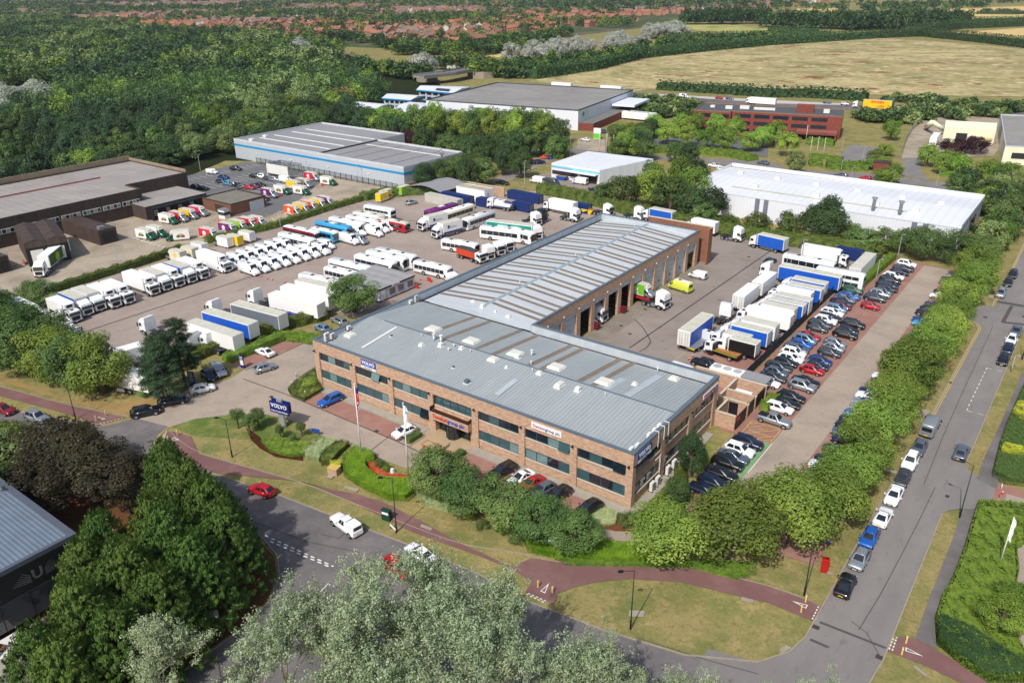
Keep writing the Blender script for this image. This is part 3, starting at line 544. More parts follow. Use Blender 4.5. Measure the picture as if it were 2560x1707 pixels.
s = sign(11.66, 0, 6.68, 3.3, 1.5, m_vblue, m_signw, .42); letters('lettering', 'VOLVO', .86, m_signw, s, (13.3, -.1, 7.64), bold=.02); letters('lettering', 'Trucks & Buses', .3, m_nblue, s, (13.2, -.11, 6.88))
s = sign(45.35, 0, 7.02, 4.95, .92, m_signw); duo('Dawson', mat('letter_magenta', S(170, 30, 90)), 'group plc', mat('letter_navy', S(50, 60, 120)), 4.5, s, (45.58, -.1, 7.47), bold=.012)
s = sign(1.09, 0, 6.5, 3.75, 1.55, m_vblue, m_signw, .42, 1); letters('lettering', 'VOLVO', .95, m_signw, s, (BW+.1, 2.95, 7.48), rz=90, bold=.02); letters('lettering', 'Trucks & Buses', .3, m_nblue, s, (BW+.11, 2.9, 6.7), rz=90)
s = sign(21.3, 0, 6.9, 5.4, .75, m_signw, axis=1); duo('Dawson', MC['letter_magenta'], 'group plc', MC['letter_navy'], 4.9, s, (BW+.1, 21.55, 7.27), rz=90, bold=.012)
for x in (.3, 9.3, 17.95, 26.3, 35.1, 43.6, 52.2, 60.8):
 mb = MB(); mb.box(x-.05, x+.05, -.25, 0, 6.55, 6.62, m_blk); mb.box(x-.16, x+.16, -.42, -.18, 6.42, 6.56, m_blk); mb.build('wall_lamp', main)
for y in (.4, 9, 17.6): MB().box(BW, BW+.3, y-.12, y+.12, 6.4, 6.56, m_blk).build('wall_lamp', main)
def roofz(x, y):
 if y < BD-.4: return z0+(zr-z0)*(1-abs(y-13.1)/13.5)
 return zs-(zs-z0)*abs(x-xr)/13.2
def onroof(t, x, y):
 z = 7.8
 for _ in range(6): q = G(t, x, y, z); z = roofz(q[0], q[1])
 return q[0], q[1], z
RG = 'units on the roof of the brick building'
m_dome = mat('opal_rooflight', S(214, 214, 204), rough=.4, var=.05)
for i, (t, x, y, w, d, h, where) in enumerate((('c1', 860, 140, 1.7, 1.7, .3, 'near the left air units'), ('c1', 1615, 88, 2.6, 2.2, .35, 'leftmost behind the ridge'), ('c1', 1965, 196, 2.6, 2.2, .35, 'behind the ridge beside the tall flues'), ('c1', 2165, 362, 1.7, 1.5, .3, 'in front of the ridge at mid roof'), ('c2', 30, 312, 2.4, 2.2, .35, 'behind the ridge next to a small vent box'), ('c2', 405, 435, 2.6, 2.2, .35, 'behind the ridge between two rooflight strips'), ('c2', 435, 600, 1.2, 1.9, .45, 'in front of the ridge between roof hatches'), ('c2', 845, 570, 2.6, 2.2, .35, 'largest near the right end'), ('c2', 1478, 540, 1.6, 1.4, .35, 'by the rear parapet at the right end'), ('c1', 1510, 232, .9, .9, .35, 'small dome near the tall flues'), ('c1', 1876, 262, .9, .9, .35, 'small dome right of the tall flues'), ('c2', 252, 490, 1.0, .9, .35, 'small rounded dome left of the vent box'), ('c2', 1120, 590, .9, .9, .35, 'small dome near the right end'), ('b1', 1982, 1292, .9, .7, .2, 'small hatch on the workshop slope'), ('b1', 2302, 1430, 1.0, .8, .25, 'small hatch above the workshop valley'))):
 X, Y, Z = onroof(t, x, y); o = thing('roof_dome', 'white rooflight dome '+where, 'rooflight', (X, Y, Z-.12), 0, RG)
 b = MB(); b.box(-w/2, w/2, -d/2, d/2, 0, .26, m_wht); b.build('kerb_frame', o)
 c = MB(); k = .12; b0 = [(-w/2+k, -d/2+k), (w/2-k, -d/2+k), (w/2-k, d/2-k), (-w/2+k, d/2-k)]
 c.loft([[(a, bb, .26) for a, bb in b0], [(a*.98, bb*.98, .26+h*.6) for a, bb in b0], [(a*.75, bb*.75, .26+h) for a, bb in b0]], m_dome, sm=False); c.build('dome', o)
def acunit(t, x, y, w, h, label, rot=0, xyz=None, nm='air_conditioner'):
 X, Y, Z = xyz or onroof(t, x, y); o = thing(nm, label, 'air conditioner', (X, Y, Z), rot, 'outdoor air conditioning units')
 MB().box(-w/2, w/2, -.2, .2, .12, h+.12, m_wht).build('casing', o, bevel=.03)
 g = MB(); r = min(w, h)*.33
 for zz in ([h*.5+.12] if h < 1 else [h*.28+.12, h*.74+.12]): g.tube([(0, -.205, zz), (0, -.225, zz)], r, mat('fan_grille', S(150, 152, 150)), n=14)
 g.build('fan_grille', o); f = MB(); f.box(-w/2, -w/2+.1, -.35, .35, 0, .12, m_blk); f.box(w/2-.1, w/2, -.35, .35, 0, .12, m_blk); f.build('foot', o)
acunit('c1', 650, 195, 1.0, 1.5, 'tall double-fan unit at the left corner of the roof', rad(90)); acunit('c1', 700, 175, .9, 1.0, 'single-fan unit beside the tall one at the left corner of the roof', rad(90))
acunit('c1', 848, 92, .8, .7, 'small unit alone against the left parapet', rad(90)); acunit('b1', 1412, 1315, .8, .7, 'smaller unit on the left parapet by the workshop roof', rad(90)); acunit('b1', 1462, 1295, .9, 1.3, 'taller unit on the left parapet by the workshop roof', rad(90))
for i, (x, y, w, h, lb) in enumerate(((1120, 1190, .9, 1.3, 'tallest unit at the near corner of the roof edge'), (1170, 1140, .8, .8, 'second unit from the near roof corner'), (1258, 1060, .8, .8, 'first of three small units in a line on the roof edge'), (1302, 1015, .8, .8, 'middle of three small units in a line on the roof edge'), (1338, 975, .8, .8, 'last of three small units in a line on the roof edge'))):
 acunit('c2', x, y, w, h, lb, rad(-90), (BW-.95, (1.0, 2.7, 6.0, 7.5, 8.9)[i], 7.5 if i else 7.3))
for y, zz, lb in ((5.3, 0, 'double-fan unit on the ground by the near right wall'), (6.9, 0, 'second double-fan unit on the ground by the right wall'), (10.1, 0, 'third unit on the ground by the right wall past the pier'), (12.0, 0, 'fourth unit on the ground by the right wall past the pier')):
 acunit('', 0, 0, 1.0, 1.3, lb, rad(90), (BW+.4, y, .1))
cd = MB()
for y, zb in ((6.6, 6.3), (8.3, 6.6), (9.6, 6.6)): cd.box(BW+.1, BW+.18, y, y+.1, zb, 8.6, m_wht); cd.box(BW-.6, BW+.18, y, y+.1, 8.6, 8.68, m_wht)
cd.box(BW+.01, BW+.1, 7.9, 8.0, 1.4, 4.2, m_wht); cd.box(BW+.01, BW+.1, 6.4, 8.0, 4.2, 4.3, m_wht); cd.build('cable_trunking', main)
for t, x, y, h, r, lb in (('c1', 1622, 190, 1.3, .22, 'tall white capped flue left of a similar one'), ('c1', 1688, 205, 1.3, .25, 'tall white capped flue on a wide base'), ('c2', 180, 325, 1.0, .2, 'white capped flue beside the rooflight strips'), ('c2', 175, 405, .6, .12, 'short pipe vent on the ridge'), ('c2', 1325, 480, 1.1, .09, 'slim pipe vent by the rear parapet'), ('c2', 850, 690, .5, .09, 'slim pipe vent at mid roof'), ('c2', 187, 470, .6, .08, 'thin pipe vent below the ridge'), ('c1', 1508, 150, .6, .08, 'thin pipe vent left of the flues'), ('c1', 1955, 292, .5, .08, 'thin pipe vent right of the domes'), ('c1', 1805, 245, .5, .15, 'small cowl vent right of the flues'), ('c1', 1757, 282, .5, .18, 'small cowl vent in front of the flues'), ('b2', 580, 880, .6, .1, 'thin pipe vent on the shed ridge at mid length'), ('b2', 72, 1130, .6, .1, 'thin pipe vent on the near shed slope'), ('b2', 1117, 612, .6, .1, 'thin pipe vent at the far end of the shed ridge')):
 X, Y, Z = onroof(t, x, y); o = thing('roof_vent', lb, 'roof vent', (X, Y, Z-.05), 0, RG)
 MB().tube([(0, 0, 0), (0, 0, h)], r*.7, m_wht, n=10).build('pipe', o); MB().tube([(0, 0, h), (0, 0, h+.08)], r*1.3, m_wht, n=10).build('cap', o)
for t, x, y, lb in (('c2', 600, 645, 'square glazed vent box on a pale base'), ('c1', 1925, 575, 'grey louvred box near the front edge'), ('c1', 1800, 435, 'small dark vent box near mid roof'), ('c2', 55, 345, 'pale vent box behind the ridge'), ('c1', 2285, 435, 'small square box at mid roof'), ('b1', 2065, 1345, 'pale cubic vent on the workshop roof'), ('b1', 2185, 1385, 'small box vent on the workshop roof'), ('c1', 1685, 240, 'square vent base below the tall flue'), ('c1', 1235, 150, 'tiny dark vent near the left end')):
 X, Y, Z = onroof(t, x, y); o = thing('roof_vent_box', lb, 'roof vent', (X, Y, Z-.05), 0, RG); k = .35 if 'tiny' not in lb and 'small' not in lb else .2
 MB().box(-k*1.4, k*1.4, -k*1.4, k*1.4, 0, .12, m_wht).build('base', o); MB().box(-k, k, -k, k, .12, k*2, m_cope if 'grey' in lb or 'dark' in lb else m_wht).build('box', o, bevel=.04)
sk1 = MB(); f = roofz; sk1.poly([(7.4, 4, f(7, 4)+.04), (7.85, 4, f(7, 4)+.04), (7.85, 12.4, f(7, 12.4)+.04), (7.4, 12.4, f(7, 12.4)+.04)], m_wht); sk1.build('walkway_strip', main)
mp_ = mat('smooth_roof_sheet', S(178, 187, 194), rough=.55)
for x0, x1, y0, y1 in ((52.2, 53.4, 13.6, 24.2), (48.6, 49.8, 13.6, 19), (35.6, 36.6, 4, 9)):
 q = MB(); q.poly([(x0, y0, f(x0, y0)+.035), (x1, y0, f(x0, y0)+.035), (x1, y1, f(x0, y1)+.035), (x0, y1, f(x0, y1)+.035)], mp_); q.build('flashing_sheet', main)
wb = thing('brick_wall', 'tall brown brick screen wall with a pale coping behind the workshop shed', 'wall')
MB().box(12.2, 29.2, 98.0, 98.4, 0, 9.0, m_brickd).box(28.8, 29.2, 96.2, 98, 0, 9.0, m_brickd).build('wall', wb); MB().box(12.1, 29.3, 97.9, 98.5, 9, 9.15, m_sill).build('coping', wb)
m_tyre = mat('tyre_rubber', S(34, 34, 36), rough=.9, var=0); m_rim = mat('wheel_rim', S(170, 172, 176), rough=.35, metal=.6, var=0)
m_cg = mat('car_glass', S(30, 38, 46), rough=.04, var=0, spec=1.0); m_hl = mat('headlight_lens', S(214, 220, 226), rough=.1, var=0, spec=.9)
m_tl = mat('tail_light_lens', S(150, 18, 20), rough=.2, var=0); m_trim = mat('black_trim', S(28, 29, 31), rough=.6, var=0)
m_py = mat('yellow_number_plate', S(220, 180, 30), rough=.5, var=0); m_pw = mat('white_number_plate', S(220, 220, 215), rough=.5, var=0)
m_chas = mat('dark_chassis', S(52, 52, 56), rough=.8, var=.1); m_gal = mat('galvanised_rail', S(150, 154, 158), rough=.5, metal=.4, var=.1)
m_ptop = mat('dirty_white_roof', S(212, 210, 196), rough=.6, var=.12, scale=.8, var2=.1)
PAINT = {k: paint(k, S(*c), mt) for k, (c, mt) in dict(white=((238, 240, 242), 0), black=((20, 21, 24), 0), grey=((78, 82, 88), .5), silver=((172, 178, 184), .6), navy=((26, 34, 62), .2), blue=((34, 96, 186), .2), red=((176, 16, 28), 0), teal=((40, 150, 140), 0), green=((120, 190, 50), 0), dgreen=((14, 84, 58), 0), purple=((112, 34, 110), 0), crimson=((206, 36, 66), 0), orange=((228, 84, 34), 0), yellow=((240, 204, 30), 0), lime=((150, 205, 60), 0), pink=((214, 40, 110), 0), sky=((60, 160, 210), 0), paleblue=((130, 160, 186), .5), gold=((214, 120, 30), .3), maroon=((130, 24, 36), .1), hiviz=((214, 222, 80), 0), cream=((226, 220, 196), 0), dblue=((22, 54, 116), 0), slate=((96, 106, 120), .3), wine=((90, 26, 60), .2)).items()}
PC = mat('paint_slot', (.8, .8, .8), var=0)
PROTO = {}; MCACHE = {}
def ring(x, zb, zm, zt, w, wt, crown=.03):
 h = [(0, zb), (w*.86, zb), (w*.97, zb+(zm-zb)*.35), (w, zm), (w*.985, zm+(zt-zm)*.35), (wt+(w-wt)*.25, zt-.04*(zt-zm)), (wt*.86, zt+crown*.5), (0, zt+crown)]
 return [(x, y, z) for y, z in h]+[(x, -y, z) for y, z in h[1:-1][::-1]]
def wheel_mesh(r, w):
 mb = MB(); mb.tube([(0, -w/2, 0), (0, w/2, 0)], r, m_tyre, n=14)
 for s in (-1, 1): mb.tube([(0, s*w/2, 0), (0, s*(w/2+.012), 0)], r*.64, m_rim, n=10)
 return mb.mesh('wheel')
def glassq(P, m=None):
 mb = MB(); mb.poly(P, m or m_cg); return mb
def add(L, name, mb, sub=None): L.append((name, mb if isinstance(mb, bpy.types.Mesh) else mb.mesh(name), sub or [], (0, 0, 0))); return L
def wheels(L, r, w, axles, track):
 me = wheel_mesh(r, w)
 for x in axles:
  for s in (-1, 1): L.append(('wheel', me, [], (x, s*(track/2-w/2), r)))
def lights(L, xf, yf, zf, xr, yr, zr, sz=(.12, .34, .14), sr=(.05, .2, .2)):
 for s in (-1, 1):
  b = MB(); b.box(xf-sz[0], xf+.015, s*yf-sz[1]/2, s*yf+sz[1]/2, zf-sz[2]/2, zf+sz[2]/2, m_hl); add(L, 'headlight', b)
  b = MB(); b.box(xr-.015, xr+sr[0], s*yr-sr[1]/2, s*yr+sr[1]/2, zr-sr[2]/2, zr+sr[2]/2, m_tl); add(L, 'tail_light', b)
def car(L_, W_, H, hood, belt, xc, xw, xr, xt, ground=.22, tailz=None, wr=.32, coupe=0):
 """xc cowl, xw roof front, xr roof rear, xt tail-glass foot"""
 Lp = []; hl = L_/2; w = W_/2; tz = tailz or belt
 fr, ft = (hl-.42*2+.02, -hl+.78)
 st = [(-hl, .42, .6, tz*.86, w*.78, w*.7), (-hl+.06, .32, .58, tz*.96, w*.87, w*.78), (-hl+.3, ground, .58, tz, w*.965, w*.84), (xt, ground, .6, max(tz, belt*.985), w, w*.86), (xr*.5, ground, .6, belt, w, w*.86), (xc-.15, ground, .6, belt*.985, w, w*.86), (xc+.05, ground, .6, belt*.95, w, w*.85), ((xc+hl)/2, ground, .58, (belt+hood)/2*.985, w*.985, w*.82), (hl-.32, ground, .56, hood, w*.93, w*.78), (hl-.08, .28, .52, hood*.9, w*.82, w*.68), (hl, .34, .5, hood*.76, w*.7, w*.6)]
 b = MB(); b.loft([ring(*q) for q in st], PC)
 wb_, wr_ = w*.86, w*.66; z0, z1 = belt*.97, H-.02
 def cab(g, top):   # cabin plan rings
  return None
 bot = [(xc, wb_*.9), (xc-.25, wb_), (xt+.25, wb_), (xt, wb_*.88)]; top = [(xw, wr_*.92), (xw-.12, wr_), (xr+.15, wr_), (xr, wr_*.9)]
 R0 = [(x, y, z0) for x, y in bot]+[(x, -y, z0) for x, y in bot[::-1]]; R1 = [(x, y, z1) for x, y in top]+[(x, -y, z1) for x, y in top[::-1]]
 R2 = [(x*.9+.1*(xw+xr)/2, y*.85, H+.02) for x, y, _ in R1]
 b.loft([R0, R1], PC, cap=False, sm=False); b.loft([R1, R2], PC, sm=True)
 for x in (hl-.84, -hl+.82):
  for s in (-1, 1): b.tube([(x, s*(w-.14), wr), (x, s*(w+.004), wr)], wr*1.16, m_trim, n=14)
 b.box(hl-.1, hl+.012, -w*.45, w*.45, hood*.42, hood*.66, m_trim)
 add(Lp, 'body', b)
 def lerp(a, c, t): return tuple(a[i]+(c[i]-a[i])*t for i in range(3))
 def quad(i0, i1, name, a=.06, z_a=.08, z_b=.93, off=(0, 0, 0), split=None):
  A, B_, C_, D = R0[i0], R0[i1], R1[i1], R1[i0]; mb = MB(); segs = [(a, 1-a)] if not split else [(a, split-.03), (split+.03, 1-a)]
  for s0, s1 in segs:
   P = []
   for (s, z) in ((s0, z_a), (s1, z_a), (s1, z_b), (s0, z_b)):
    p0, p1 = lerp(A, B_, s), lerp(D, C_, s); q = lerp(p0, p1, z); P.append(tuple(q[k]+off[k] for k in range(3)))
   mb.poly(P, m_cg)
  add(Lp, name, mb)
 quad(7, 0, 'windscreen', off=(.02, 0, .012)); quad(3, 4, 'rear_window', a=.08, z_a=.2, off=(-.02, 0, .012))
 quad(1, 2, 'side_window', off=(0, .014, 0), split=.5); quad(6, 5, 'side_window', off=(0, -.014, 0), split=.5)
 wheels(Lp, wr, .2, (hl-.84, -hl+.82), W_+.02); lights(Lp, hl-.1, w*.66, hood*.8, -hl+.03, w*.72, tz*.8)
 for s in (-1, 1): add(Lp, 'mirror', MB().box(xc-.32, xc-.16, s*(w+.1)-.09, s*(w+.1)+.09, belt*.98, belt*1.12, PC))
 add(Lp, 'number_plate', MB().box(-hl-.012, -hl+.03, -.26, .26, .52, .63, m_py)); add(Lp, 'number_plate', MB().box(hl-.03, hl+.014, -.26, .26, .36, .46, m_pw))
 return Lp
PROTO['hatchback'] = lambda: car(4.15, 1.78, 1.48, .86, .98, 1.05, .25, -1.25, -1.9)
PROTO['small hatchback'] = lambda: car(3.75, 1.68, 1.5, .88, 1.0, 1.0, .3, -1.15, -1.72)
PROTO['saloon'] = lambda: car(4.65, 1.82, 1.43, .82, .94, 1.05, .15, -.95, -1.7, tailz=.98)
PROTO['coupe'] = lambda: car(4.45, 1.82, 1.36, .78, .9, .95, 0, -.7, -1.75, tailz=.92)
PROTO['estate'] = lambda: car(4.7, 1.82, 1.47, .84, .96, 1.1, .25, -1.75, -2.2)
PROTO['off-roader'] = lambda: car(4.6, 1.9, 1.7, 1.0, 1.12, 1.1, .4, -1.65, -2.1, ground=.28, wr=.37)
PROTO['people carrier'] = lambda: car(4.5, 1.82, 1.66, .95, 1.05, 1.35, .45, -1.7, -2.12)
def pickup(cover=0):
 L = car(5.3, 1.86, 1.8, 1.08, 1.15, .95, .35, -.75, -.98, ground=.35, wr=.39)
 if cover: add(L, 'canopy', MB().loft([[(-1.0, s*y, z) for s, y, z in ((1, .78, 1.1), (1, .68, 1.86), (-1, .68, 1.86), (-1, .78, 1.1))], [(-2.35, s*y, z) for s, y, z in ((1, .78, 1.1), (1, .68, 1.86), (-1, .68, 1.86), (-1, .78, 1.1))], [(-2.55, s*y, z) for s, y, z in ((1, .76, 1.1), (1, .6, 1.74), (-1, .6, 1.74), (-1, .76, 1.1))]], PC, sm=False)); add(L, 'rear_window', glassq([(-2.5, .5, 1.25), (-2.6, -.5, 1.25), (-2.6, -.5, 1.62), (-2.6, .5, 1.62)]).box(-2.58, -2.5, -.55, .55, 1.2, 1.66, m_cg))
 else: add(L, 'load_bed', MB().box(-2.5, -1.1, -.72, .72, 1.17, 1.2, m_trim))
 return L
PROTO['pickup'] = lambda: pickup(); PROTO['canopied pickup'] = lambda: pickup(1)
def tum(w, wt, zm, zt): return lambda z: w+(wt-w)*max(0, (z-zm)/(zt-zm))
def van(L_, W_, H, nose=1.05, side_glass=0, hood=.85, rear_glass=0, wr=.34, stripe=None):
 Lp = []; hl = L_/2; w = W_/2; wt = w*.86; scr = hl-hood
 st = [(-hl, .4, 1, H-.12, w*.95, wt*.95, ), (-hl+.1, .3, 1, H-.02, w, wt), (scr-1.0, .3, 1, H, w, wt), (scr-.62, .3, 1, H-.05, w, wt), (scr, .3, 1, nose+.2, w*.98, wt*.98), (hl-.3, .3, .7, nose, w*.94, wt*.9), (hl-.06, .3, .6, nose*.75, w*.86, wt*.8), (hl, .36, .55, nose*.6, w*.8, wt*.72)]
 b = MB(); b.loft([ring(*q) for q in st], PC)
 ax = (hl-.9, -hl+1.1)
 for x in ax:
  for s in (-1, 1): b.tube([(x, s*(w-.2), wr), (x, s*(w+.005), wr)], wr*1.15, m_trim, n=14)
 b.box(hl-.2, hl+.02, -w*.6, w*.6, .35, .52, m_trim); b.box(-hl-.05, -hl+.1, -w*.85, w*.85, .35, .5, m_trim)
 add(Lp, 'body', b); g = tum(w, wt, 1, H); zb, zt = nose+.25, H-.12; xa, xb = scr-.04, scr-.58
 add(Lp, 'windscreen', glassq([(xa+.02, -wt*.9, zb), (xa+.02, wt*.9, zb), (xb+.02, wt*.88, zt), (xb+.02, -wt*.88, zt)]))
 for s in (-1, 1):
  mb = MB(); z1, z2 = nose+.12, min(nose+.72, H-.3)
  mb.poly([(scr-.1, s*(g(z1)+.015), z1), (scr-1.1, s*(g(z1)+.015), z1), (scr-1.1, s*(g(z2)+.02), z2), (scr-.5, s*(g(z2)+.02), z2)], m_cg)
  if side_glass:
   n = side_glass; x0 = scr-1.2; ww = (x0+hl-.25)/n
   for k in range(n): mb.poly([(x0-ww*k, s*(g(z1)+.015), z1), (x0-ww*(k+1)+.08, s*(g(z1)+.015), z1), (x0-ww*(k+1)+.08, s*(g(z2)+.02), z2+.05), (x0-ww*k, s*(g(z2)+.02), z2+.05)], m_cg)
  add(Lp, 'side_window', mb)
  add(Lp, 'mirror', MB().box(scr-.15, scr, s*(w+.14)-.1, s*(w+.14)+.1, nose+.15, nose+.5, m_trim))
 add(Lp, 'rear_window', MB().box(-hl-.01, -hl+.05, -w*.7, w*.7, H-1.05, H-.45, m_cg)) if rear_glass else None
 wheels(Lp, wr, .22, ax, W_+.01); lights(Lp, hl-.16, w*.68, nose*.78, -hl+.02, w*.85, 1.05, sr=(.05, .12, .5))
 add(Lp, 'number_plate', MB().box(-hl-.06, -hl, -.26, .26, .55, .67, m_py))
 if side_glass: add(Lp, 'roof_hatch', MB().box(-.2, .5, -.3, .3, H, H+.1, m_trim)); add(Lp, 'side_trim', MB().box(-hl+1.6, hl-1.4, -w-.012, w+.012, .42, .52, m_trim))
 return Lp
PROTO['panel van'] = lambda: van(5.4, 2.0, 2.35, rear_glass=1); PROTO['small van'] = lambda: van(4.3, 1.82, 1.86, .98, hood=.9, rear_glass=1, wr=.31); PROTO['minibus'] = lambda: van(6.4, 2.05, 2.72, 1.15, side_glass=4, hood=.95, rear_glass=1)
PROTO['ambulance'] = lambda: van(5.6, 2.0, 2.45, 1.15, side_glass=3, rear_glass=1)+[('roof_panel', MB().loft([[(x, y, z) for y, z in ((.84, 2.38), (.6, 2.5), (-.6, 2.5), (-.84, 2.38))] for x in (-2.7, 1.2)], m_wht, sm=False).mesh('roof_panel'), [], (0, 0, 0))]
m_silv = PAINT['silver']
def boxvan(two=None, art=None):
 """sprinter chassis with a coloured refrigerated box; cab in its own colour"""
 Lp = []; L = van(6.0, 1.98, 2.1, 1.12, hood=.9); cabm = two or m_silv
 b = MB(); w = .97
 st = [(.95, .35, 1, 2.12, w, w*.84), (1.5, .35, 1, 2.08, w, w*.84), (2.12, .35, 1, 1.3, w*.98, w*.84), (2.75, .35, .75, 1.12, w*.94, w*.8), (3.0, .38, .6, .8, w*.84, w*.7)]
 b.loft([ring(*q) for q in st], cabm); b.box(-2.9, 1.1, -.5, .5, .45, .62, m_trim); b.box(2.8, 3.03, -.6, .6, .36, .55, m_trim); add(Lp, 'cab', b)
 bx = MB(); bx.box(-3.1, 1.0, -1.03, 1.03, .62, 2.85, PC, top=m_ptop if art != 'roof' else None); b2 = MB(); me = bx; add(Lp, 'load_box', bx)
 fl = MB(); fl.loft([[(1.0, s*y, z) for s, y, z in ((1, .95, 2.1), (1, .95, 2.8), (-1, .95, 2.8), (-1, .95, 2.1))], [(1.75, s*y, z) for s, y, z in ((1, .8, 2.08), (1, .75, 2.3), (-1, .75, 2.3), (-1, .8, 2.08))]], m_ptop, sm=False); fl.box(1.0, 1.45, -.55, .55, 2.45, 2.8, m_wht); add(Lp, 'roof_fairing', fl)
 add(Lp, 'skirt', MB().box(-3.0, .9, -1.0, 1.0, .42, .6, m_wht))
 for n, me, sub, loc in L:
  if n in ('windscreen', 'side_window', 'mirror', 'wheel', 'headlight', 'number_plate'): Lp.append((n, me, sub, loc))
 return Lp
def decal(kind):
 mb = MB(); r = random.Random(kind)
 for s in (-1, 1):
  y = s*1.036
  if kind == 'fruit':
   for cx, cz, rr, c in ((-.9, 1.5, .75, 'decal_straw'), (-1.5, 1.3, .5, 'decal_brown'), (-.3, 1.35, .5, 'decal_green')):
    P = [(cx+rr*math.cos(t*.5236), y, cz+rr*.8*math.sin(t*.5236)) for t in range(12)]; y += s*.003
    mb.poly(P if s < 0 else P[::-1], mat(c, dict(decal_straw=S(226, 186, 130), decal_brown=S(150, 90, 60), decal_green=S(60, 130, 60))[c], var=.3, scale=3))
  else:
   P = [(-1.1+.62*math.cos(t*.5236), y, 1.75+.6*math.sin(t*.5236)) for t in range(12)]; mb.poly(P if s < 0 else P[::-1], m_wht if kind == 'logo' else mat('decal_tint', S(250, 210, 120), var=.3, scale=3))
   mb.box(-1.9, -.3, min(y, y+s*.004), max(y, y+s*.004), .85, 1.05, m_wht)
 return mb
for nm, cab_, dec in (('food van', None, 'logo'), ('bakery van', 'dgreen', 'fruit'), ('produce van', None, 'tint')):
 PROTO[nm] = (lambda cab_=cab_, dec=dec: boxvan(PAINT[cab_] if cab_ else None)+[('side_graphic', decal(dec).mesh('side_graphic'), [], (0, 0, 0))])
def cabunit(xf, H=3.0, Lc=2.2, w=1.24, high=0, m=None, day=0):
 """truck cab, front bumper at xf"""
 Lp = []; m = m or PC; x1 = xf-Lc; z0 = .95; b = MB()
 P = lambda x, ww, za, zb: [(x, ww, za), (x, ww, zb-.12), (x, ww*.9, zb), (x, -ww*.9, zb), (x, -ww, zb-.12), (x, -ww, za)]
 b.loft([P(x1, w, z0, H), (P(x1+.3, w, z0, H)), P(xf-.5, w, z0, H), P(xf-.18, w*.97, z0, H-.16), P(xf-.02, w*.93, z0, 1.85), P(xf, w*.9, z0, 1.2)], m, sm=False)
 b.box(xf-.35, xf+.04, -w*.96, w*.96, .42, .98, m); b.box(xf-1.6, xf-.3, -w*.98, w*.98, .6, .97, m_chas)
 add(Lp, 'cab', b)
 add(Lp, 'grille', MB().box(xf-.02, xf+.05, -w*.66, w*.66, .78, 1.62, m_trim)); add(Lp, 'bumper', MB().box(xf-.3, xf+.055, -w*.97, w*.97, .35, .62, m_trim))
 add(Lp, 'windscreen', glassq([(xf+.015, -w*.88, 1.8), (xf+.015, w*.88, 1.8), (xf-.15, w*.88, min(H-.3, 2.75)), (xf-.15, -w*.88, min(H-.3, 2.75))]))
 for s in (-1, 1):
  add(Lp, 'side_window', glassq([(xf-.3, s*(w+.008), 1.75), (xf-1.15, s*(w+.008), 1.85), (xf-1.15, s*(w+.008), 2.5), (xf-.38, s*(w+.008), 2.5)]))
  add(Lp, 'mirror', MB().box(xf-.12, xf+.02, s*(w+.2)-.1, s*(w+.2)+.1, 1.7, 2.45, m_trim)); add(Lp, 'headlight', MB().box(xf-.1, xf+.065, s*w*.78-.18, s*w*.78+.18, .68, .86, m_hl))
  b = MB(); b.tube([(xf-1.35, s*(w-.3), .52), (xf-1.35, s*(w+.01), .52)], .6, m_trim, n=14); add(Lp, 'wheel_arch', b)
 if high:
  f = MB(); f.loft([[(xf-.25, s*y, z) for s, y, z in ((1, w*.9, H-.05), (1, w*.75, H+.05), (-1, w*.75, H+.05), (-1, w*.9, H-.05))], [(xf-1.1, s*y, z) for s, y, z in ((1, w*.95, H-.05), (1, w*.85, H+high*.75), (-1, w*.85, H+high*.75), (-1, w*.95, H-.05))], [(x1+.02, s*y, z) for s, y, z in ((1, w*.95, H-.05), (1, w*.88, H+high), (-1, w*.88, H+high), (-1, w*.95, H-.05))]], m, sm=False); add(Lp, 'air_deflector', f)
 else: add(Lp, 'roof_hatch', MB().box(xf-1.3, xf-.7, -.35, .35, H, H+.06, m_trim))
 add(Lp, 'number_plate', MB().box(xf+.05, xf+.07, -.26, .26, .45, .57, m_pw))
 return Lp
m_cblue = mat('curtain_blue', S(28, 92, 196), rough=.45, var=.08, scale=.8, kind='stripe', arg=(0, .45, .1)); m_cteal = mat('curtain_teal', S(20, 150, 136), rough=.45, var=.08, kind='stripe', arg=(0, .45, .1)); m_cgrey = mat('curtain_grey', S(112, 120, 130), rough=.45, var=.08, kind='stripe', arg=(0, .45, .1)); m_cblk = mat('curtain_black', S(22, 22, 24), rough=.5, var=.1)
m_boxw = mat('white_box_panel', S(238, 239, 238), rough=.45, var=.04, scale=.5)
CUR = dict(blue=m_cblue, teal=m_cteal, grey=m_cgrey, black=m_cblk, white=m_boxw, navyc=mat('curtain_navy', S(24, 46, 110), rough=.5, kind='stripe', arg=(0, .4, .12)))
m_rooft = mat('translucent_truck_roof', S(206, 206, 188), rough=.6, var=.15, scale=.5, kind='stripe', arg=(0, 1.2, .08))
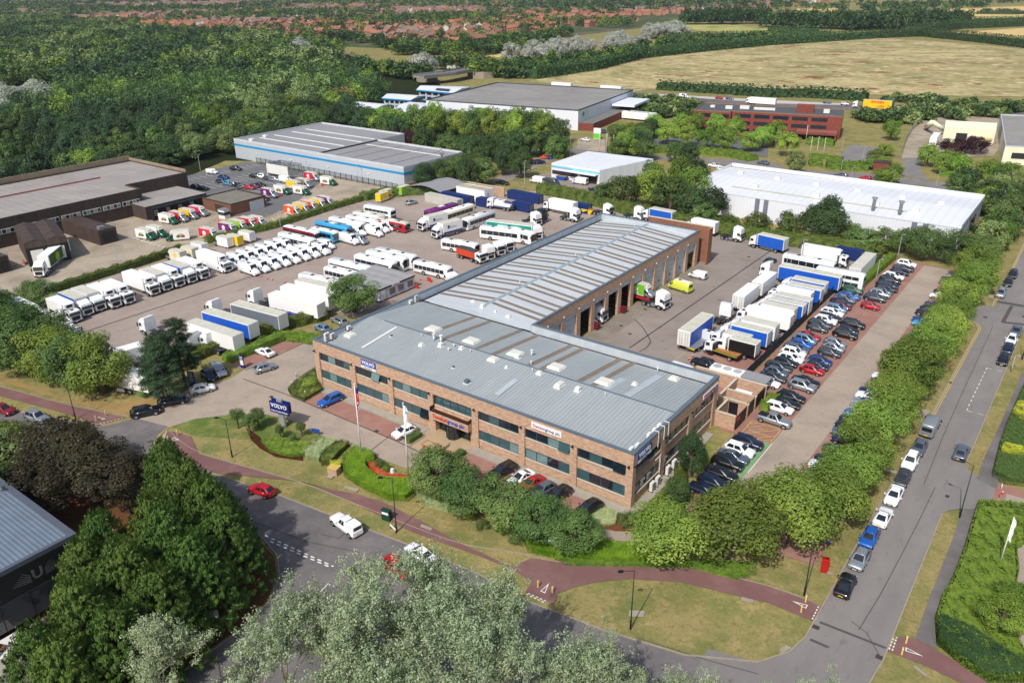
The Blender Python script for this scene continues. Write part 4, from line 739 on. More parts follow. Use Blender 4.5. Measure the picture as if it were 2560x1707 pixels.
def loadbox(x0, x1, zb, zt, side='white', roof=None, w=1.26):
 L = []; b = MB(); sm = CUR[side]
 if side == 'white': b.box(x0, x1, -w, w, zb, zt, m_boxw, top=roof);
 else:
  b.box(x0+.03, x1-.03, -w+.02, w-.02, zb, zt, sm, top=roof or m_rooft)
  b.box(x0, x0+.12, -w, w, zb, zt+.01, m_boxw); b.box(x1-.12, x1, -w, w, zb, zt+.01, m_boxw)
  b.box(x0+.12, x1-.12, -w-.005, -w+.08, zt-.14, zt+.012, m_boxw); b.box(x0+.12, x1-.12, w-.08, w+.005, zt-.14, zt+.012, m_boxw)
 add(L, 'load_box', b);
 d = MB(); d.box(x0-.02, x0, -w*.94, -.03, zb+.1, zt-.12, mat('rear_door', S(222, 222, 218), rough=.5)); d.box(x0-.02, x0, .03, w*.94, zb+.1, zt-.12, mat('rear_door', S(222, 222, 218)));
 for y in (-.8, -.35, .35, .8): d.box(x0-.05, x0-.02, y-.025, y+.025, zb+.1, zt-.15, m_gal)
 add(L, 'rear_door', d)
 add(L, 'underrun_bar', MB().box(x0+.05, x0+.15, -w*.9, w*.9, .5, .62, m_trim))
 for s in (-1, 1): add(L, 'tail_light', MB().box(x0-.03, x0+.02, s*.95-.2, s*.95+.2, .72, .86, m_tl))
 return L
def rigid(L_=9.0, H=3.9, side='white', fridge=1, Hc=2.75, roof=None):
 hl = L_/2; xb = hl-2.25; Lp = cabunit(hl, Hc, 1.75, high=0 if fridge else .7)+loadbox(-hl, xb, 1.05, H, side, roof)
 add(Lp, 'chassis', MB().box(-hl+.2, xb, -.45, .45, .7, 1.05, m_chas)); g = MB()
 for s in (-1, 1):
  for z in (.55, .85): g.box(-hl+2.6, xb-1.0, s*1.18-.03, s*1.18+.03, z, z+.1, m_gal)
  add(Lp, 'side_guard', MB().box(-hl+2.6, xb-1.0, s*1.18-.03, s*1.18+.03, .5, .62, m_gal).box(-hl+2.6, xb-1.0, s*1.18-.03, s*1.18+.03, .8, .92, m_gal))
 if fridge: add(Lp, 'fridge_unit', MB().box(xb, xb+.5, -.95, .95, H-1.0, H-.08, m_boxw).box(xb+.5, xb+.53, -.6, .6, H-.75, H-.2, m_trim))
 wheels(Lp, .5, .32, (hl-1.35, -hl+2.0), 2.5); return Lp
PROTO['fridge lorry'] = lambda: rigid(); PROTO['box lorry'] = lambda: rigid(fridge=0, roof=m_ptop); PROTO['blue curtain lorry'] = lambda: rigid(9.4, 3.9, 'blue', 0); PROTO['blue strip lorry'] = lambda: rigid(9.2, 3.85, 'white', 0, roof=m_rooft)+[('side_stripe', MB().box(-4.6, 2.3, 1.262, 1.27, 1.5, 3.8, m_cblue).box(-4.6, 2.3, -1.27, -1.262, 1.5, 3.8, m_cblue).mesh('side_stripe'), [], (0, 0, 0))]
PROTO['long box lorry'] = lambda: rigid(10.8, 3.9, 'white', 1)
PROTO['small box lorry'] = lambda: rigid(7.2, 3.3, 'white', 0, 2.5, m_ptop); PROTO['black curtain lorry'] = lambda: rigid(7.4, 3.5, 'black', 0, 2.5)
PROTO['removals lorry'] = lambda: rigid(9.0, 3.9, 'white', 0, roof=m_ptop)+[('side_stripe', MB().box(-4.4, 2.2, -1.272, -1.262, 1.1, 1.55, m_nblue).box(-1.2, -.5, -1.273, -1.262, 2.3, 3.2, m_nblue).box(-4.4, 2.2, 1.262, 1.272, 1.1, 1.55, m_nblue).box(0.0, .7, 1.262, 1.273, 2.3, 3.2, m_nblue).mesh('side_stripe'), [], (0, 0, 0)), ('lettering', text_rot('Britannia'), [], (-1.0, 1.275, 2.6)), ('lettering', text_rot('Britannia', -1), [], (-2.6, -1.275, 2.6))]
def text_rot(s, sgn=1, size=.8, m=None, ctr=0):
 me = text_mesh(s, size, m or m_gal, depth=.004, shear=.3 if m is None else 0)
 M = Matrix.Rotation(rad(90), 4, 'X'); me.transform(M if sgn < 0 else Matrix.Rotation(rad(180), 4, 'Z') @ M); return me
def tractor(H=3.5, m=None, ax3=1):
 Lp = cabunit(2.9, H, 2.25, high=.45 if H > 3.2 else .7); Lp = [(n, me, s, l) for n, me, s, l in Lp]
 add(Lp, 'chassis', MB().box(-2.9, .7, -.45, .45, .6, .95, m_chas)); add(Lp, 'fifth_wheel', MB().tube([(-1.6, 0, .95), (-1.6, 0, 1.1)], .5, m_trim, n=12)); add(Lp, 'fuel_tank', MB().box(-.5, .6, .6, 1.15, .4, .95, m_gal)); add(Lp, 'fuel_tank', MB().box(-.5, .6, -1.15, -.6, .4, .95, m_gal))
 add(Lp, 'mudguard', MB().box(-2.9, -.8, .72, 1.2, .96, 1.08, m_chas)); add(Lp, 'mudguard', MB().box(-2.9, -.8, -1.2, -.72, .96, 1.08, m_chas))
 wheels(Lp, .5, .32, (1.55, -.95, -2.2) if ax3 else (1.55, -2.0), 2.5); return Lp
PROTO['tractor unit'] = lambda: tractor(); PROTO['low tractor unit'] = lambda: tractor(3.0)
def trailer(side='white', L_=13.4, H=4.1, roof=None, fridge=0):
 hl = L_/2; Lp = loadbox(-hl, hl, 1.15, H, side, roof); add(Lp, 'chassis', MB().box(-hl+.2, hl-.3, -.5, .5, .85, 1.15, m_chas)); add(Lp, 'landing_leg', MB().box(hl-2.9, hl-2.75, .5, .7, .05, .9, m_gal)); add(Lp, 'landing_leg', MB().box(hl-2.9, hl-2.75, -.7, -.5, .05, .9, m_gal))
 for s in (-1, 1): add(Lp, 'side_guard', MB().box(-hl+5, hl-3.4, s*1.2-.03, s*1.2+.03, .5, .62, m_gal).box(-hl+5, hl-3.4, s*1.2-.03, s*1.2+.03, .8, .92, m_gal))
 if fridge: add(Lp, 'fridge_unit', MB().box(hl, hl+.5, -.95, .95, H-1.9, H-.15, m_boxw))
 wheels(Lp, .5, .34, (-hl+1.6, -hl+2.9, -hl+4.2), 2.5); return Lp
PROTO['white trailer'] = lambda: trailer(); PROTO['fridge trailer'] = lambda: trailer(fridge=1, L_=13.4); PROTO['blue trailer'] = lambda: trailer('blue'); PROTO['grey trailer'] = lambda: trailer('grey'); PROTO['teal trailer'] = lambda: trailer('teal'); PROTO['short trailer'] = lambda: trailer('white', 8.5, 4.0); PROTO['plain roof trailer'] = lambda: trailer('white', roof=m_ptop); PROTO['short blue trailer'] = lambda: trailer('blue', 10.5)
m_tblue = mat('trailer_frame_blue', S(30, 60, 150), rough=.5)
def skel():
 Lp = []; b = MB()
 for s in (-1, 1): b.box(-6, 6, s*.5-.1, s*.5+.1, 1.0, 1.35, m_tblue)
 for x in range(-6, 7, 2): b.box(x-.1, x+.1, -1.2, 1.2, 1.15, 1.3, m_tblue)
 add(Lp, 'frame', b); wheels(Lp, .5, .34, (-4.6, -3.3, -2.0), 2.5); return Lp
PROTO['skeletal trailer'] = skel
def coach(L_=12.0, H=3.5, band=(1.55, 2.65), deck2=None, doors=1, pane=6, w=1.25, roofc=None, mirror=1):
 Lp = []; hl = L_/2; b = MB()
 P = lambda x, ww, za, zb: [(x, 0, za), (x, ww*.95, za), (x, ww, za+.2), (x, ww, zb-.45), (x, ww*.94, zb-.15), (x, ww*.75, zb), (x, 0, zb+.03)]+[(x, -y, z) for y, z in ((ww*.75, zb), (ww*.94, zb-.15), (ww, zb-.45), (ww, za+.2), (ww*.95, za))]
 fm = (lambda i, k: (roofc if k in (4, 5, 6, 7) else PC)) if roofc else None
 b.loft([P(-hl, w*.95, .5, H-.2), P(-hl+.15, w, .35, H), P(hl-.55, w, .35, H), P(hl-.15, w*.98, .35, H-.12), P(hl, w*.92, .4, H-.5)], PC, fm=fm)
 add(Lp, 'body', b)
 for s in (-1, 1):
  n = pane; x0, x1 = -hl+.5, hl-.9; mb = MB(); g = (x1-x0)/n
  for lo, hi in ([band] if not deck2 else [band, deck2]):
   for k in range(n): mb.poly([(x0+g*k, s*(w+.012), lo), (x0+g*(k+1)-.07, s*(w+.012), lo), (x0+g*(k+1)-.07, s*(w+.012), hi), (x0+g*k, s*(w+.012), hi)], m_cg)
  add(Lp, 'side_window', mb)
  if mirror: add(Lp, 'mirror', MB().box(hl-.05, hl+.35, s*(w+.1)-.08, s*(w+.1)+.08, 2.1, 2.6, m_trim))
  add(Lp, 'headlight', MB().box(hl-.2, hl+.015, s*w*.72-.2, s*w*.72+.2, .7, .9, m_hl)); add(Lp, 'tail_light', MB().box(-hl-.015, -hl+.1, s*w*.8-.1, s*w*.8+.1, .8, 1.5, m_tl))
 zt = H-.55 if not deck2 else band[1]+.1
 add(Lp, 'windscreen', glassq([(hl+.02, -w*.88, band[0]-.4), (hl+.02, w*.88, band[0]-.4), (hl+.02, w*.88, zt), (hl+.02, -w*.88, zt)]))
 if deck2: add(Lp, 'upper_windscreen', glassq([(hl+.02, -w*.86, deck2[0]-.1), (hl+.02, w*.86, deck2[0]-.1), (hl-.0, w*.86, deck2[1]), (hl-.0, -w*.86, deck2[1])]))
 add(Lp, 'rear_window', MB().box(-hl-.012, -hl+.05, -w*.8, w*.8, H-1.7, H-.7, m_cg))
 if not deck2:
  add(Lp, 'roof_hatch', MB().box(-2.9, -2.2, -.4, .4, H+.02, H+.09, m_trim)); add(Lp, 'roof_hatch', MB().box(1.9, 2.6, -.4, .4, H+.02, H+.09, m_trim)); add(Lp, 'air_conditioner', MB().box(-.9, .9, -.6, .6, H+.02, H+.16, m_wht))
 me = wheel_mesh(.5, .3)
 for x in (hl-2.6, -hl+3.2):
  for s in (-1, 1):
   Lp.append(('wheel', me, [], (x, s*(w-.13), .5)))
   b = MB(); b.tube([(x, s*(w-.2), .5), (x, s*(w+.008), .5)], .6, m_trim, n=14); add(Lp, 'wheel_arch', b)
 return Lp
PROTO['coach'] = lambda: coach(); PROTO['white roof coach'] = lambda: coach(roofc=m_boxw); PROTO['single-decker bus'] = lambda: coach(10.2, 2.95, (1.3, 2.25), pane=7, mirror=0); PROTO['white roof bus'] = lambda: coach(10.6, 2.95, (1.3, 2.25), pane=7, mirror=0, roofc=m_ptop); PROTO['midi coach'] = lambda: coach(8.5, 3.1, (1.4, 2.35), pane=5, roofc=m_boxw)
PROTO['double-decker bus'] = lambda: coach(10.3, 4.2, (1.3, 2.1), (2.75, 3.5), pane=6, mirror=0)
def flatbed(dropside=1, skip=0):
 Lp = cabunit(3.4, 2.6, 1.7); add(Lp, 'chassis', MB().box(-3.4, 1.7, -.45, .45, .6, .95, m_chas)); wheels(Lp, .45, .3, (2.05, -1.9), 2.3)
 if dropside == 1:
  add(Lp, 'deck', MB().box(-3.4, 1.5, -1.2, 1.2, .98, 1.08, mat('rusty_deck', S(190, 130, 70), rough=.9, var=.3, scale=1.5, var2=.2)))
  sd = MB(); hv = mat('hiviz_strip', S(200, 210, 40))
  for s in (-1, 1): sd.box(-3.4, 1.5, s*1.23-.03, s*1.23+.03, 1.0, 1.42, m_trim); sd.box(-3.4, 1.5, s*1.27-.01, s*1.27+.01, 1.2, 1.3, hv)
  sd.box(-3.45, -3.4, -1.2, 1.2, 1.0, 1.42, m_trim); sd.box(1.5, 1.56, -1.2, 1.2, 1.0, 2.4, m_trim); add(Lp, 'dropside', sd)
 elif dropside == 2: add(Lp, 'tipper_body', MB().box(-3.4, 1.5, -1.2, 1.2, 1.0, 1.15, mat('rusty_deck', S(190, 130, 70))).box(-3.4, 1.5, -1.22, -1.15, 1.15, 1.75, m_chas).box(-3.4, 1.5, 1.15, 1.22, 1.15, 1.75, m_chas).box(1.4, 1.5, -1.15, 1.15, 1.15, 1.75, m_chas))
 else:
  add(Lp, 'deck', MB().box(-3.4, 1.5, -1.2, 1.2, .98, 1.1, m_gal)); add(Lp, 'warning_board', MB().box(-3.48, -3.4, -1.2, 1.2, .75, 1.05, mat('chevron_board', S(220, 210, 40), kind='stripe', arg=(1, .4, .9), var=0)))
 return Lp
PROTO['dropside lorry'] = lambda: flatbed(); PROTO['tipper lorry'] = lambda: flatbed(2); PROTO['recovery lorry'] = lambda: flatbed(3)
def hooklift():
 Lp = cabunit(4.4, 2.75, 1.75, high=0); add(Lp, 'chassis', MB().box(-4.2, 2.6, -.45, .45, .6, 1.0, m_chas)); wheels(Lp, .5, .32, (3.05, 1.4, -2.2, -3.5), 2.5)
 o = mat('skip_orange', S(214, 70, 40), rough=.6, var=.12, kind='stripe', arg=(0, .6, .25)); b = MB()
 b.box(-4.0, 2.2, -1.2, -1.1, 1.1, 2.6, o); b.box(-4.0, 2.2, 1.1, 1.2, 1.1, 2.6, o); b.box(-4.1, -4.0, -1.2, 1.2, 1.1, 2.6, o); b.box(2.2, 2.3, -1.2, 1.2, 1.1, 2.6, o); b.box(-4, 2.2, -1.1, 1.1, 1.1, 1.2, o); add(Lp, 'skip_body', b)
 c = MB(); c.loft([[(-3.9, s*y, z) for s, y, z in ((1, 1.1, 2.5), (1, .5, 2.9), (-1, .5, 2.95), (-1, 1.1, 2.5))], [(-1, s*y, z) for s, y, z in ((1, 1.1, 2.5), (1, .4, 3.1), (-1, .5, 3.0), (-1, 1.1, 2.5))], [(2.1, s*y, z) for s, y, z in ((1, 1.1, 2.5), (1, .5, 2.85), (-1, .4, 2.9), (-1, 1.1, 2.5))]], mat('dark_sheet', S(60, 62, 64)), sm=False); add(Lp, 'sheet', c); return Lp
PROTO['hooklift lorry'] = hooklift
def lowloader():
 Lp = tractor(3.4); return Lp
def wrecker():
 Lp = cabunit(4.6, 3.0, 2.2, high=.5); add(Lp, 'chassis', MB().box(-4.4, 2.4, -.45, .45, .6, 1.0, m_chas)); add(Lp, 'equipment_body', MB().box(-3.6, 2.1, -1.22, 1.22, 1.0, 2.0, m_boxw).box(-1.2, 1.9, -1.0, 1.0, 2.0, 2.9, m_boxw).box(-3.6, 2.1, -1.235, 1.235, 1.05, 1.35, m_nblue)); add(Lp, 'boom', MB().tube([(1, 0, 2.8), (-3.4, 0, 2.5), (-4.8, 0, 1.6)], .28, m_nblue, n=6)); wheels(Lp, .5, .32, (3.25, -1.6, -2.9), 2.5); return Lp
PROTO['wrecker'] = wrecker
def car_far():
 Lp = car(4.3, 1.8, 1.48, .86, .98, 1.05, .25, -1.3, -1.95); return [q for q in Lp if q[0] in ('body', 'windscreen', 'side_window', 'rear_window')]
PROTO['distant car'] = car_far
PDONE = {}
def vehicle(kind, col, x, y, ang, label, cat, group, name=None, z=0.03, rx=0):
 if kind not in PDONE: PDONE[kind] = PROTO[kind]()
 o = thing(name or kind.replace(' ', '_').replace('-', '_'), label, cat, (x, y, z), rad(ang), group)
 pm = PAINT[col]
 for n, me, sub, loc in PDONE[kind]:
  if PC.name in [m.name for m in me.materials]:
   key = (me.name, col)
   if key not in MCACHE:
    c = me.copy(); c.materials[[m.name for m in c.materials].index(PC.name)] = pm; MCACHE[key] = c
   me = MCACHE[key]
  put(n, me, o, loc)
 return o
KH = {'hatchback': 1.0, 'saloon': .95, 'fridge lorry': 2.0}
def at(q, z):
 t, xy = q.split(); x, y = map(float, xy.split(',')); return G(t, x, y, z)[:2]
def ZP(s, h): return pts(s, h)
m_brown = mat('brown_ribbed_cladding', S(88, 72, 66), rough=.75, var=.3, scale=.5, var2=.28, kind='stripe', arg=(1, .6, .2), stretch=(1, 1, .15)); m_brownx = mat('brown_ribbed_cladding_side', S(84, 70, 62), rough=.75, var=.22, scale=.25, kind='stripe', arg=(0, .6, .2), stretch=(1, 1, .15))
m_froof = mat('pale_felt_roof', S(164, 158, 154), rough=.85, var=.16, scale=.12, kind='stripe', arg=(1, 2.4, .06), var2=.1, scale2=1.5); m_groof = mat('grey_sheet_roof', S(150, 150, 154), rough=.7, var=.09, scale=.05, var2=.06, scale2=2, kind='stripe', arg=(0, 1.2, .06))
m_gclad = mat('grey_cladding', S(184, 192, 200), rough=.55, var=.06, scale=.1, kind='stripe', arg=(0, 1.0, .05)); m_bstripe = mat('bright_blue_band', S(20, 140, 196), rough=.5, var=.03)
m_wclad = mat('white_cladding', S(226, 230, 238), rough=.5, var=.05, scale=.1, kind='stripe', arg=(0, .9, .04)); m_wroof = mat('white_sheet_roof', S(222, 226, 232), rough=.55, var=.08, scale=.06, kind='stripe', arg=(0, 2.2, .07)); m_win = mat('ribbon_window_glass', S(40, 46, 56), rough=.08, var=.1, scale=.3, spec=.8); m_redb = mat('dark_red_brick', S(124, 60, 50), rough=.85, var=.1, scale=.2, kind='brick', arg=(S(136, 66, 56), S(112, 52, 44), S(140, 92, 80), .9, .3, S(146, 80, 66)))
def building(label, group=None, name='warehouse'): return thing(name, label, 'building', (0, 0, 0), 0, group)
def rim(mb, P, z, w, h, m):
 ribbon(P, -w*.02, w, z, z+h, m, mb, closed=True)
def ccw(P): return P if sum(P[i][0]*P[(i+1) % len(P)][1]-P[(i+1) % len(P)][0]*P[i][1] for i in range(len(P))) > 0 else P[::-1]
b = building('long dark brown ribbed warehouse with a pale flat roof at the left'); h = 7.6
P = [(-168, -60), (-127, -60), (-127, 44), (-135, 44), (-135, 64.5), (-168, 64.5)]
w = MB(); w.prism(P, 0, h-.35, m_brown, top=m_froof); w.build('wall', b); q = MB(); rim(q, ccw(P), h-.35, .35, .45, m_brownx); q.build('parapet', b)
q = MB(); q.box(-168.4, -168, -60, 64.5, h, h+1.6, mat('stained_parapet', S(150, 134, 112), var=.2, scale=.3)); q.box(-168, -135, 64.1, 64.5, h+.1, h+1.0, MC['stained_parapet']); q.build('back_parapet', b)
MB().box(-152, -151.6, -40, 45, h-.2, h+.05, mat('red_roof_pipe', S(150, 60, 56))).build('roof_pipe', b)
for k in range(15):
 y = -45+k*5.9; f = MB(); f.box(-127, -126.93, y, y+5.3, 3.6, 4.9, m_wht); o = f.build('window', b)
 for j in range(5): MB().box(-126.93, -126.9, y+.12+j*1.04, y+1.0+j*1.04, 3.75, 4.75, (m_glassD, m_blind, m_glassD, MC['depot_concrete'])[(j+k) % 4]).build('pane', o)
q = MB(); q.box(-134.9, -119.6, 40.2, 60.4, 0, 4, m_brown, top=m_froof); ex = q.build('dock_building', b)
for k in range(5):
 y = 40.9+k*3.9; f = MB(); f.box(-119.6, -117.2, y, y+.35, 0, 3.6, m_blk); f.box(-119.6, -117.2, y+3.1, y+3.45, 0, 3.6, m_blk); f.box(-119.6, -117.2, y+.35, y+3.1, 3.2, 3.6, m_blk); o = f.build('dock_shelter', b); MB().box(-119.6, -119.4, y+.5, y+2.95, .8, 3.1, m_wht).build('dock_door', o)
MB().box(-119.6, -119.5, 57.5, 60.2, .2, 3.4, m_gclad).build('dock_door', b)
dx, dy = -.953, .303
for k, (fx, fy) in enumerate(((-105.4, .4), (-104, 4.9))):
 A = Vector((fx, fy)); B = Vector((fx+1.4*.98, fy+4.5*.98)); n = Vector((dx, dy)); Q = [tuple(A), tuple(B), tuple(B+n*19), tuple(A+n*19)]
 w = MB(); w.prism(Q, 0, 6.0, m_brownx); m0 = (A+B)/2; e0 = m0+n*19
 w.v += [(*A, 6.0), (*B, 6.0), (*m0, 6.6), (*(A+n*19), 6.0), (*(B+n*19), 6.0), (*e0, 6.6)]; i = len(w.v)-6; w.face((i, i+2, i+5, i+3), m_brown); w.face((i+1, i+4, i+5, i+2), m_brown); w.face((i, i+1, i+2), m_brown); o = w.build('loading_dock', b)
 o2 = -n*.12; f = MB(); f.prism([tuple(A+o2), tuple(B+o2), tuple(B+o2*.1), tuple(A+o2*.1)], .3, 4.6, m_blk); f.build('dock_frame', b); c0 = A+(B-A)*.2; c1 = A+(B-A)*.8; MB().prism([tuple(c0+o2*1.4), tuple(c1+o2*1.4), tuple(c1+o2), tuple(c0+o2)], .9, 4.0, m_wht).build('dock_door', b)
for x0, y0, x1, y1, l in ((-110.5, -8.5, -106, -3.5, 'dock_annex'), (-112, 19.5, -107.5, 24.5, 'dock_annex')):
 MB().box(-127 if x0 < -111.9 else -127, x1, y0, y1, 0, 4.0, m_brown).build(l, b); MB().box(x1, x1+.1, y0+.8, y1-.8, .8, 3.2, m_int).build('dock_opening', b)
 f = MB()
 for z in (4.5, 5.0): f.box(x1-.1, x1, y0, y1, z, z+.05, m_gal); f.box(x1-4, x1, y1-.05, y1, z, z+.05, m_gal)
 for y in np.linspace(y0, y1, 5): f.box(x1-.1, x1-.04, y-.03, y+.03, 4, 5, m_gal)
 f.build('railing', b); MB().box(x1-2.2, x1-.8, y0+1, y0+2.6, 4.0, 4.7, m_gal).build('roof_unit', b)
a = building('low brown timber-clad annex with a flat felt roof in the depot', name='annex'); MB().box(-118, -103.3, 57.3, 70, 0, 3.3, mat('brown_timber', S(124, 86, 70), var=.12, kind='stripe', arg=(2, .4, .2)), top=mat('mossy_felt_roof', S(128, 124, 112), var=.15, scale=.3)).build('wall', a); q = MB(); rim(q, [(-118, 57.3), (-103.3, 57.3), (-103.3, 70), (-118, 70)], 3.3, .3, .3, m_brown); q.build('parapet', a); MB().box(-103.3, -103.2, 64, 69, .1, 2.8, m_gclad).build('roller_door', a); MB().box(-111, -107, 57.2, 57.3, .1, 2.6, m_brown).build('roller_door', a)
b = building('grey metal warehouse with a bright blue band along its wall'); h = 7.5; P = [(-173, 109.8), (-83, 109.8), (-83, 140), (-125, 140), (-125, 154.6), (-173, 154.6)]
w = MB(); w.prism(P, 0, h-.6, m_gclad, top=m_groof); w.build('wall', b); q = MB(); rim(q, P, h-.6, .4, .6, mat('pale_parapet', S(206, 210, 214), rough=.5)); q.build('parapet', b)
MB().box(-173.05, -82.95, 109.72, 109.8, 4.9, 5.6, m_bstripe).box(-83, -82.92, 109.8, 140, 4.9, 5.6, m_bstripe).box(-125, -83, 140, 140.08, 4.9, 5.6, m_bstripe).build('blue_band', b)
for y in (118, 125, 134, 141): MB().box(-168, -128, y, y+.9, h-.6, h-.5, m_wht).build('rooflight', b)
for x in (-118, -110, -101, -92): MB().box(x, x+.5, 112, 138, h-.6, h-.52, m_rl).build('rooflight', b)
MB().box(-125.2, -124.6, 111, 139.6, h-.6, h-.2, m_blk).build('valley_gutter', b); MB().box(-123, -84, 132, 132.3, h-.6, h-.4, m_wht).build('ridge_capping', b)
for x, y in ((-88, 134), (-85, 131)): MB().tube([(x, y, h-.6), (x, y, h+1.8)], .35, m_gal, n=10).build('flue', b)
for x, y in ((-166, 113), (-168, 121)): MB().box(x-1, x+1, y-.7, y+.7, h-.6, h+.1, m_wht).build('roof_vent', b)
for x in (-160, -140, -120, -100): MB().box(x, x+.8, 109.55, 109.72, 3.0, 3.3, m_wht).build('wall_lamp', b)
c = building('open steel canopy with a white side wall in the depot car park', name='canopy'); MB().box(-137.5, -137.3, 97, 103, 0, 4.5, m_wht).box(-137.3, -125.9, 96.9, 97.1, 1.2, 4.5, m_wht).build('wall', c)
for x in (-137.2, -131.5, -126):
 for y in (97.2, 103): MB().box(x-.1, x+.1, y-.1, y+.1, 0, 4.5, m_gal).build('post', c)
q = MB()
for k in range(7): q.box(-137.3+k*1.9, -137.15+k*1.9, 97.1, 103.1, 4.4, 4.6, m_gal)
q.box(-137.3, -125.9, 103, 103.15, 4.38, 4.62, m_gal); q.build('roof_frame', c)
b = building('largest white-walled warehouse with a weathered grey roof and green logo'); P = [(-174, 222), (-93.9, 234.1), (-106.4, 307.8), (-186.5, 295.7)]; h = 9
m_oroof = mat('weathered_grey_roof', S(150, 148, 144), rough=.85, var=.15, scale=.05, var2=.12, scale2=.6, kind='mix2', arg=[(S(172, 170, 162), .15, .55, .7)]); w = MB(); w.prism(P, 0, h-.5, m_wclad, top=m_oroof); w.build('wall', b); q = MB(); rim(q, P, h-.5, .4, .55, mat('dark_edge_trim', S(76, 84, 96))); q.build('parapet', b)
U = Vector((80.1, 12.1)).normalized(); Vn = Vector((-U.y, U.x))
for k in range(3): c0 = Vector(P[0])+Vn*(15+k*18); MB().prism([tuple(c0+U*1), tuple(c0+U*79), tuple(c0+U*79+Vn*.5), tuple(c0+U*1+Vn*.5)], h-.5, h-.4, m_groof).build('roof_joint', b)
e = Vector(P[1]); R2 = Vector((P[2][0]-P[1][0], P[2][1]-P[1][1])).normalized(); O2 = Vector((R2.y, -R2.x)); MB().prism([tuple(e+R2*1), tuple(e+R2*62), tuple(e+R2*62+O2*7), tuple(e+R2*1+O2*7)], 0, 3.4, m_redb, top=mat('grey_lean_to_roof', S(120, 122, 118))).build('lean_to', b); MB().prism([tuple(e+R2*42+O2*.5), tuple(e+R2*66+O2*.5), tuple(e+R2*66+O2*12), tuple(e+R2*42+O2*12)], 5.2, 6.2, m_wclad).build('loading_canopy', b)
s = MB(); lg = mat('logo_green', S(60, 160, 80)); c0 = e+R2*4+O2*.12; s.prism([tuple(c0), tuple(c0+R2*8), tuple(c0+R2*8+O2*.05), tuple(c0+O2*.05)], 4.8, 8.0, mat('pale_sign_panel', S(214, 232, 220))); so_ = s.build('sign', b)
t = MB()
for r0, a0 in ((1.1, 0), (.7, 2)): t.poly([(c0.x+R2.x*(1.8+r0*math.cos(a0+k))+O2.x*.08, c0.y+R2.y*(1.8+r0*math.cos(a0+k))+O2.y*.08, 6.4+r0*math.sin(a0+k)) for k in np.linspace(0, 4, 8)], lg)
t.build('logo', so_)
for k in range(2):
 q = MB(); x, y = at('a2 %d,1040' % (1130+k*60), 3); q.box(x-7, x+7, y-1.3, y+1.3, .8, 3.9, m_boxw); tag(q.build('parked_trailer'), '%s of two white trailers parked beside the largest warehouse' % ('left' if k == 0 else 'right'), 'trailer', 'trailers at the largest warehouse')
PG = 'small blue and white office pavilions'
for P, l in ((('a1 795,970 1090,1000 1240,955 900,925'), 'leftmost small office pavilion with a white roof and blue edge'), (('a1 1145,895 1410,915 1545,875 1240,855'), 'middle small office pavilion with a white roof and blue edge'), (('a1 1235,1010 1450,1030 1600,945 1400,930'), 'nearest small office pavilion, half white gable end'), (('a1 1460,820 1800,850 1960,795 1530,780'), 'farthest small office pavilion with solar panels')):
 b = building(l, PG, 'office_pavilion'); Q = [Vector(q) for q in pts(P, 5.6)]; c = sum(Q, Vector((0, 0)))/4; I = [tuple(c+(q-c)*.9) for q in Q]; w = MB(); w.prism(I, 0, 5.0, m_gclad); w.build('wall', b); e = MB(); e.prism([tuple(q) for q in Q], 5.0, 5.6, m_bstripe); e.build('eaves_band', b)
 r = MB(); mids = [(Q[0]+Q[3])/2, (Q[1]+Q[2])/2]; r.v = [(*Q[0], 5.61), (*Q[1], 5.61), (*Q[2], 5.61), (*Q[3], 5.61), (*mids[0], 6.6), (*mids[1], 6.6)]
 for f in ((0, 1, 5, 4), (2, 3, 4, 5), (1, 2, 5), (3, 0, 4)): r.face(f, m_wroof)
 r.build('roof', b)
 for (i, j) in ((0, 1), (1, 2)):
  A, B = Vector(I[i]), Vector(I[j]); d = (B-A); L = d.length; d.normalize(); n = Vector((d.y, -d.x))
  for k in range(5):
   s0 = A+d*L*(.06+k*.19)
   for zb, zt in ((.8, 2.2), (3.2, 4.6)): MB().prism([tuple(s0), tuple(s0+d*L*.13), tuple(s0+d*L*.13+n*.06), tuple(s0+n*.06)], zb, zt, m_vblue if (k == 2 and zb < 1) else m_win).build('window', b)
 if 'solar' in l: MB().prism([tuple(Q[0]*.5+Q[1]*.5+(Q[3]-Q[0])*.1), tuple(Q[0]*.15+Q[1]*.85+(Q[3]-Q[0])*.1), tuple(Q[0]*.15+Q[1]*.85+(Q[3]-Q[0])*.4), tuple(Q[0]*.5+Q[1]*.5+(Q[3]-Q[0])*.4)], 6.3, 6.45, m_slate if 'm_slate' in globals() else mat('solar_panel', S(60, 70, 100))).build('solar_panel', b)
b = building('three-storey dark red brick office with ribbon windows', name='office_building'); A = Vector((-50, 259.2)); u = Vector((math.cos(rad(13.5)), math.sin(rad(13.5)))); v = Vector((-u.y, u.x)); F = lambda s, d: tuple(A+u*s+v*d)
w = MB(); w.prism([F(0, 0), F(16, 0), F(16, 3), F(61, 3), F(61, 24), F(0, 24)], 0, 9.2, m_redb, top=mat('dark_roof_felt', S(86, 88, 94))); w.build('wall', b); q = MB(); rim(q, ccw([F(0, 0), F(16, 0), F(16, 3), F(61, 3), F(61, 24), F(0, 24)]), 9.2, .5, .4, mat('brown_coping', S(140, 110, 90))); q.build('parapet', b)
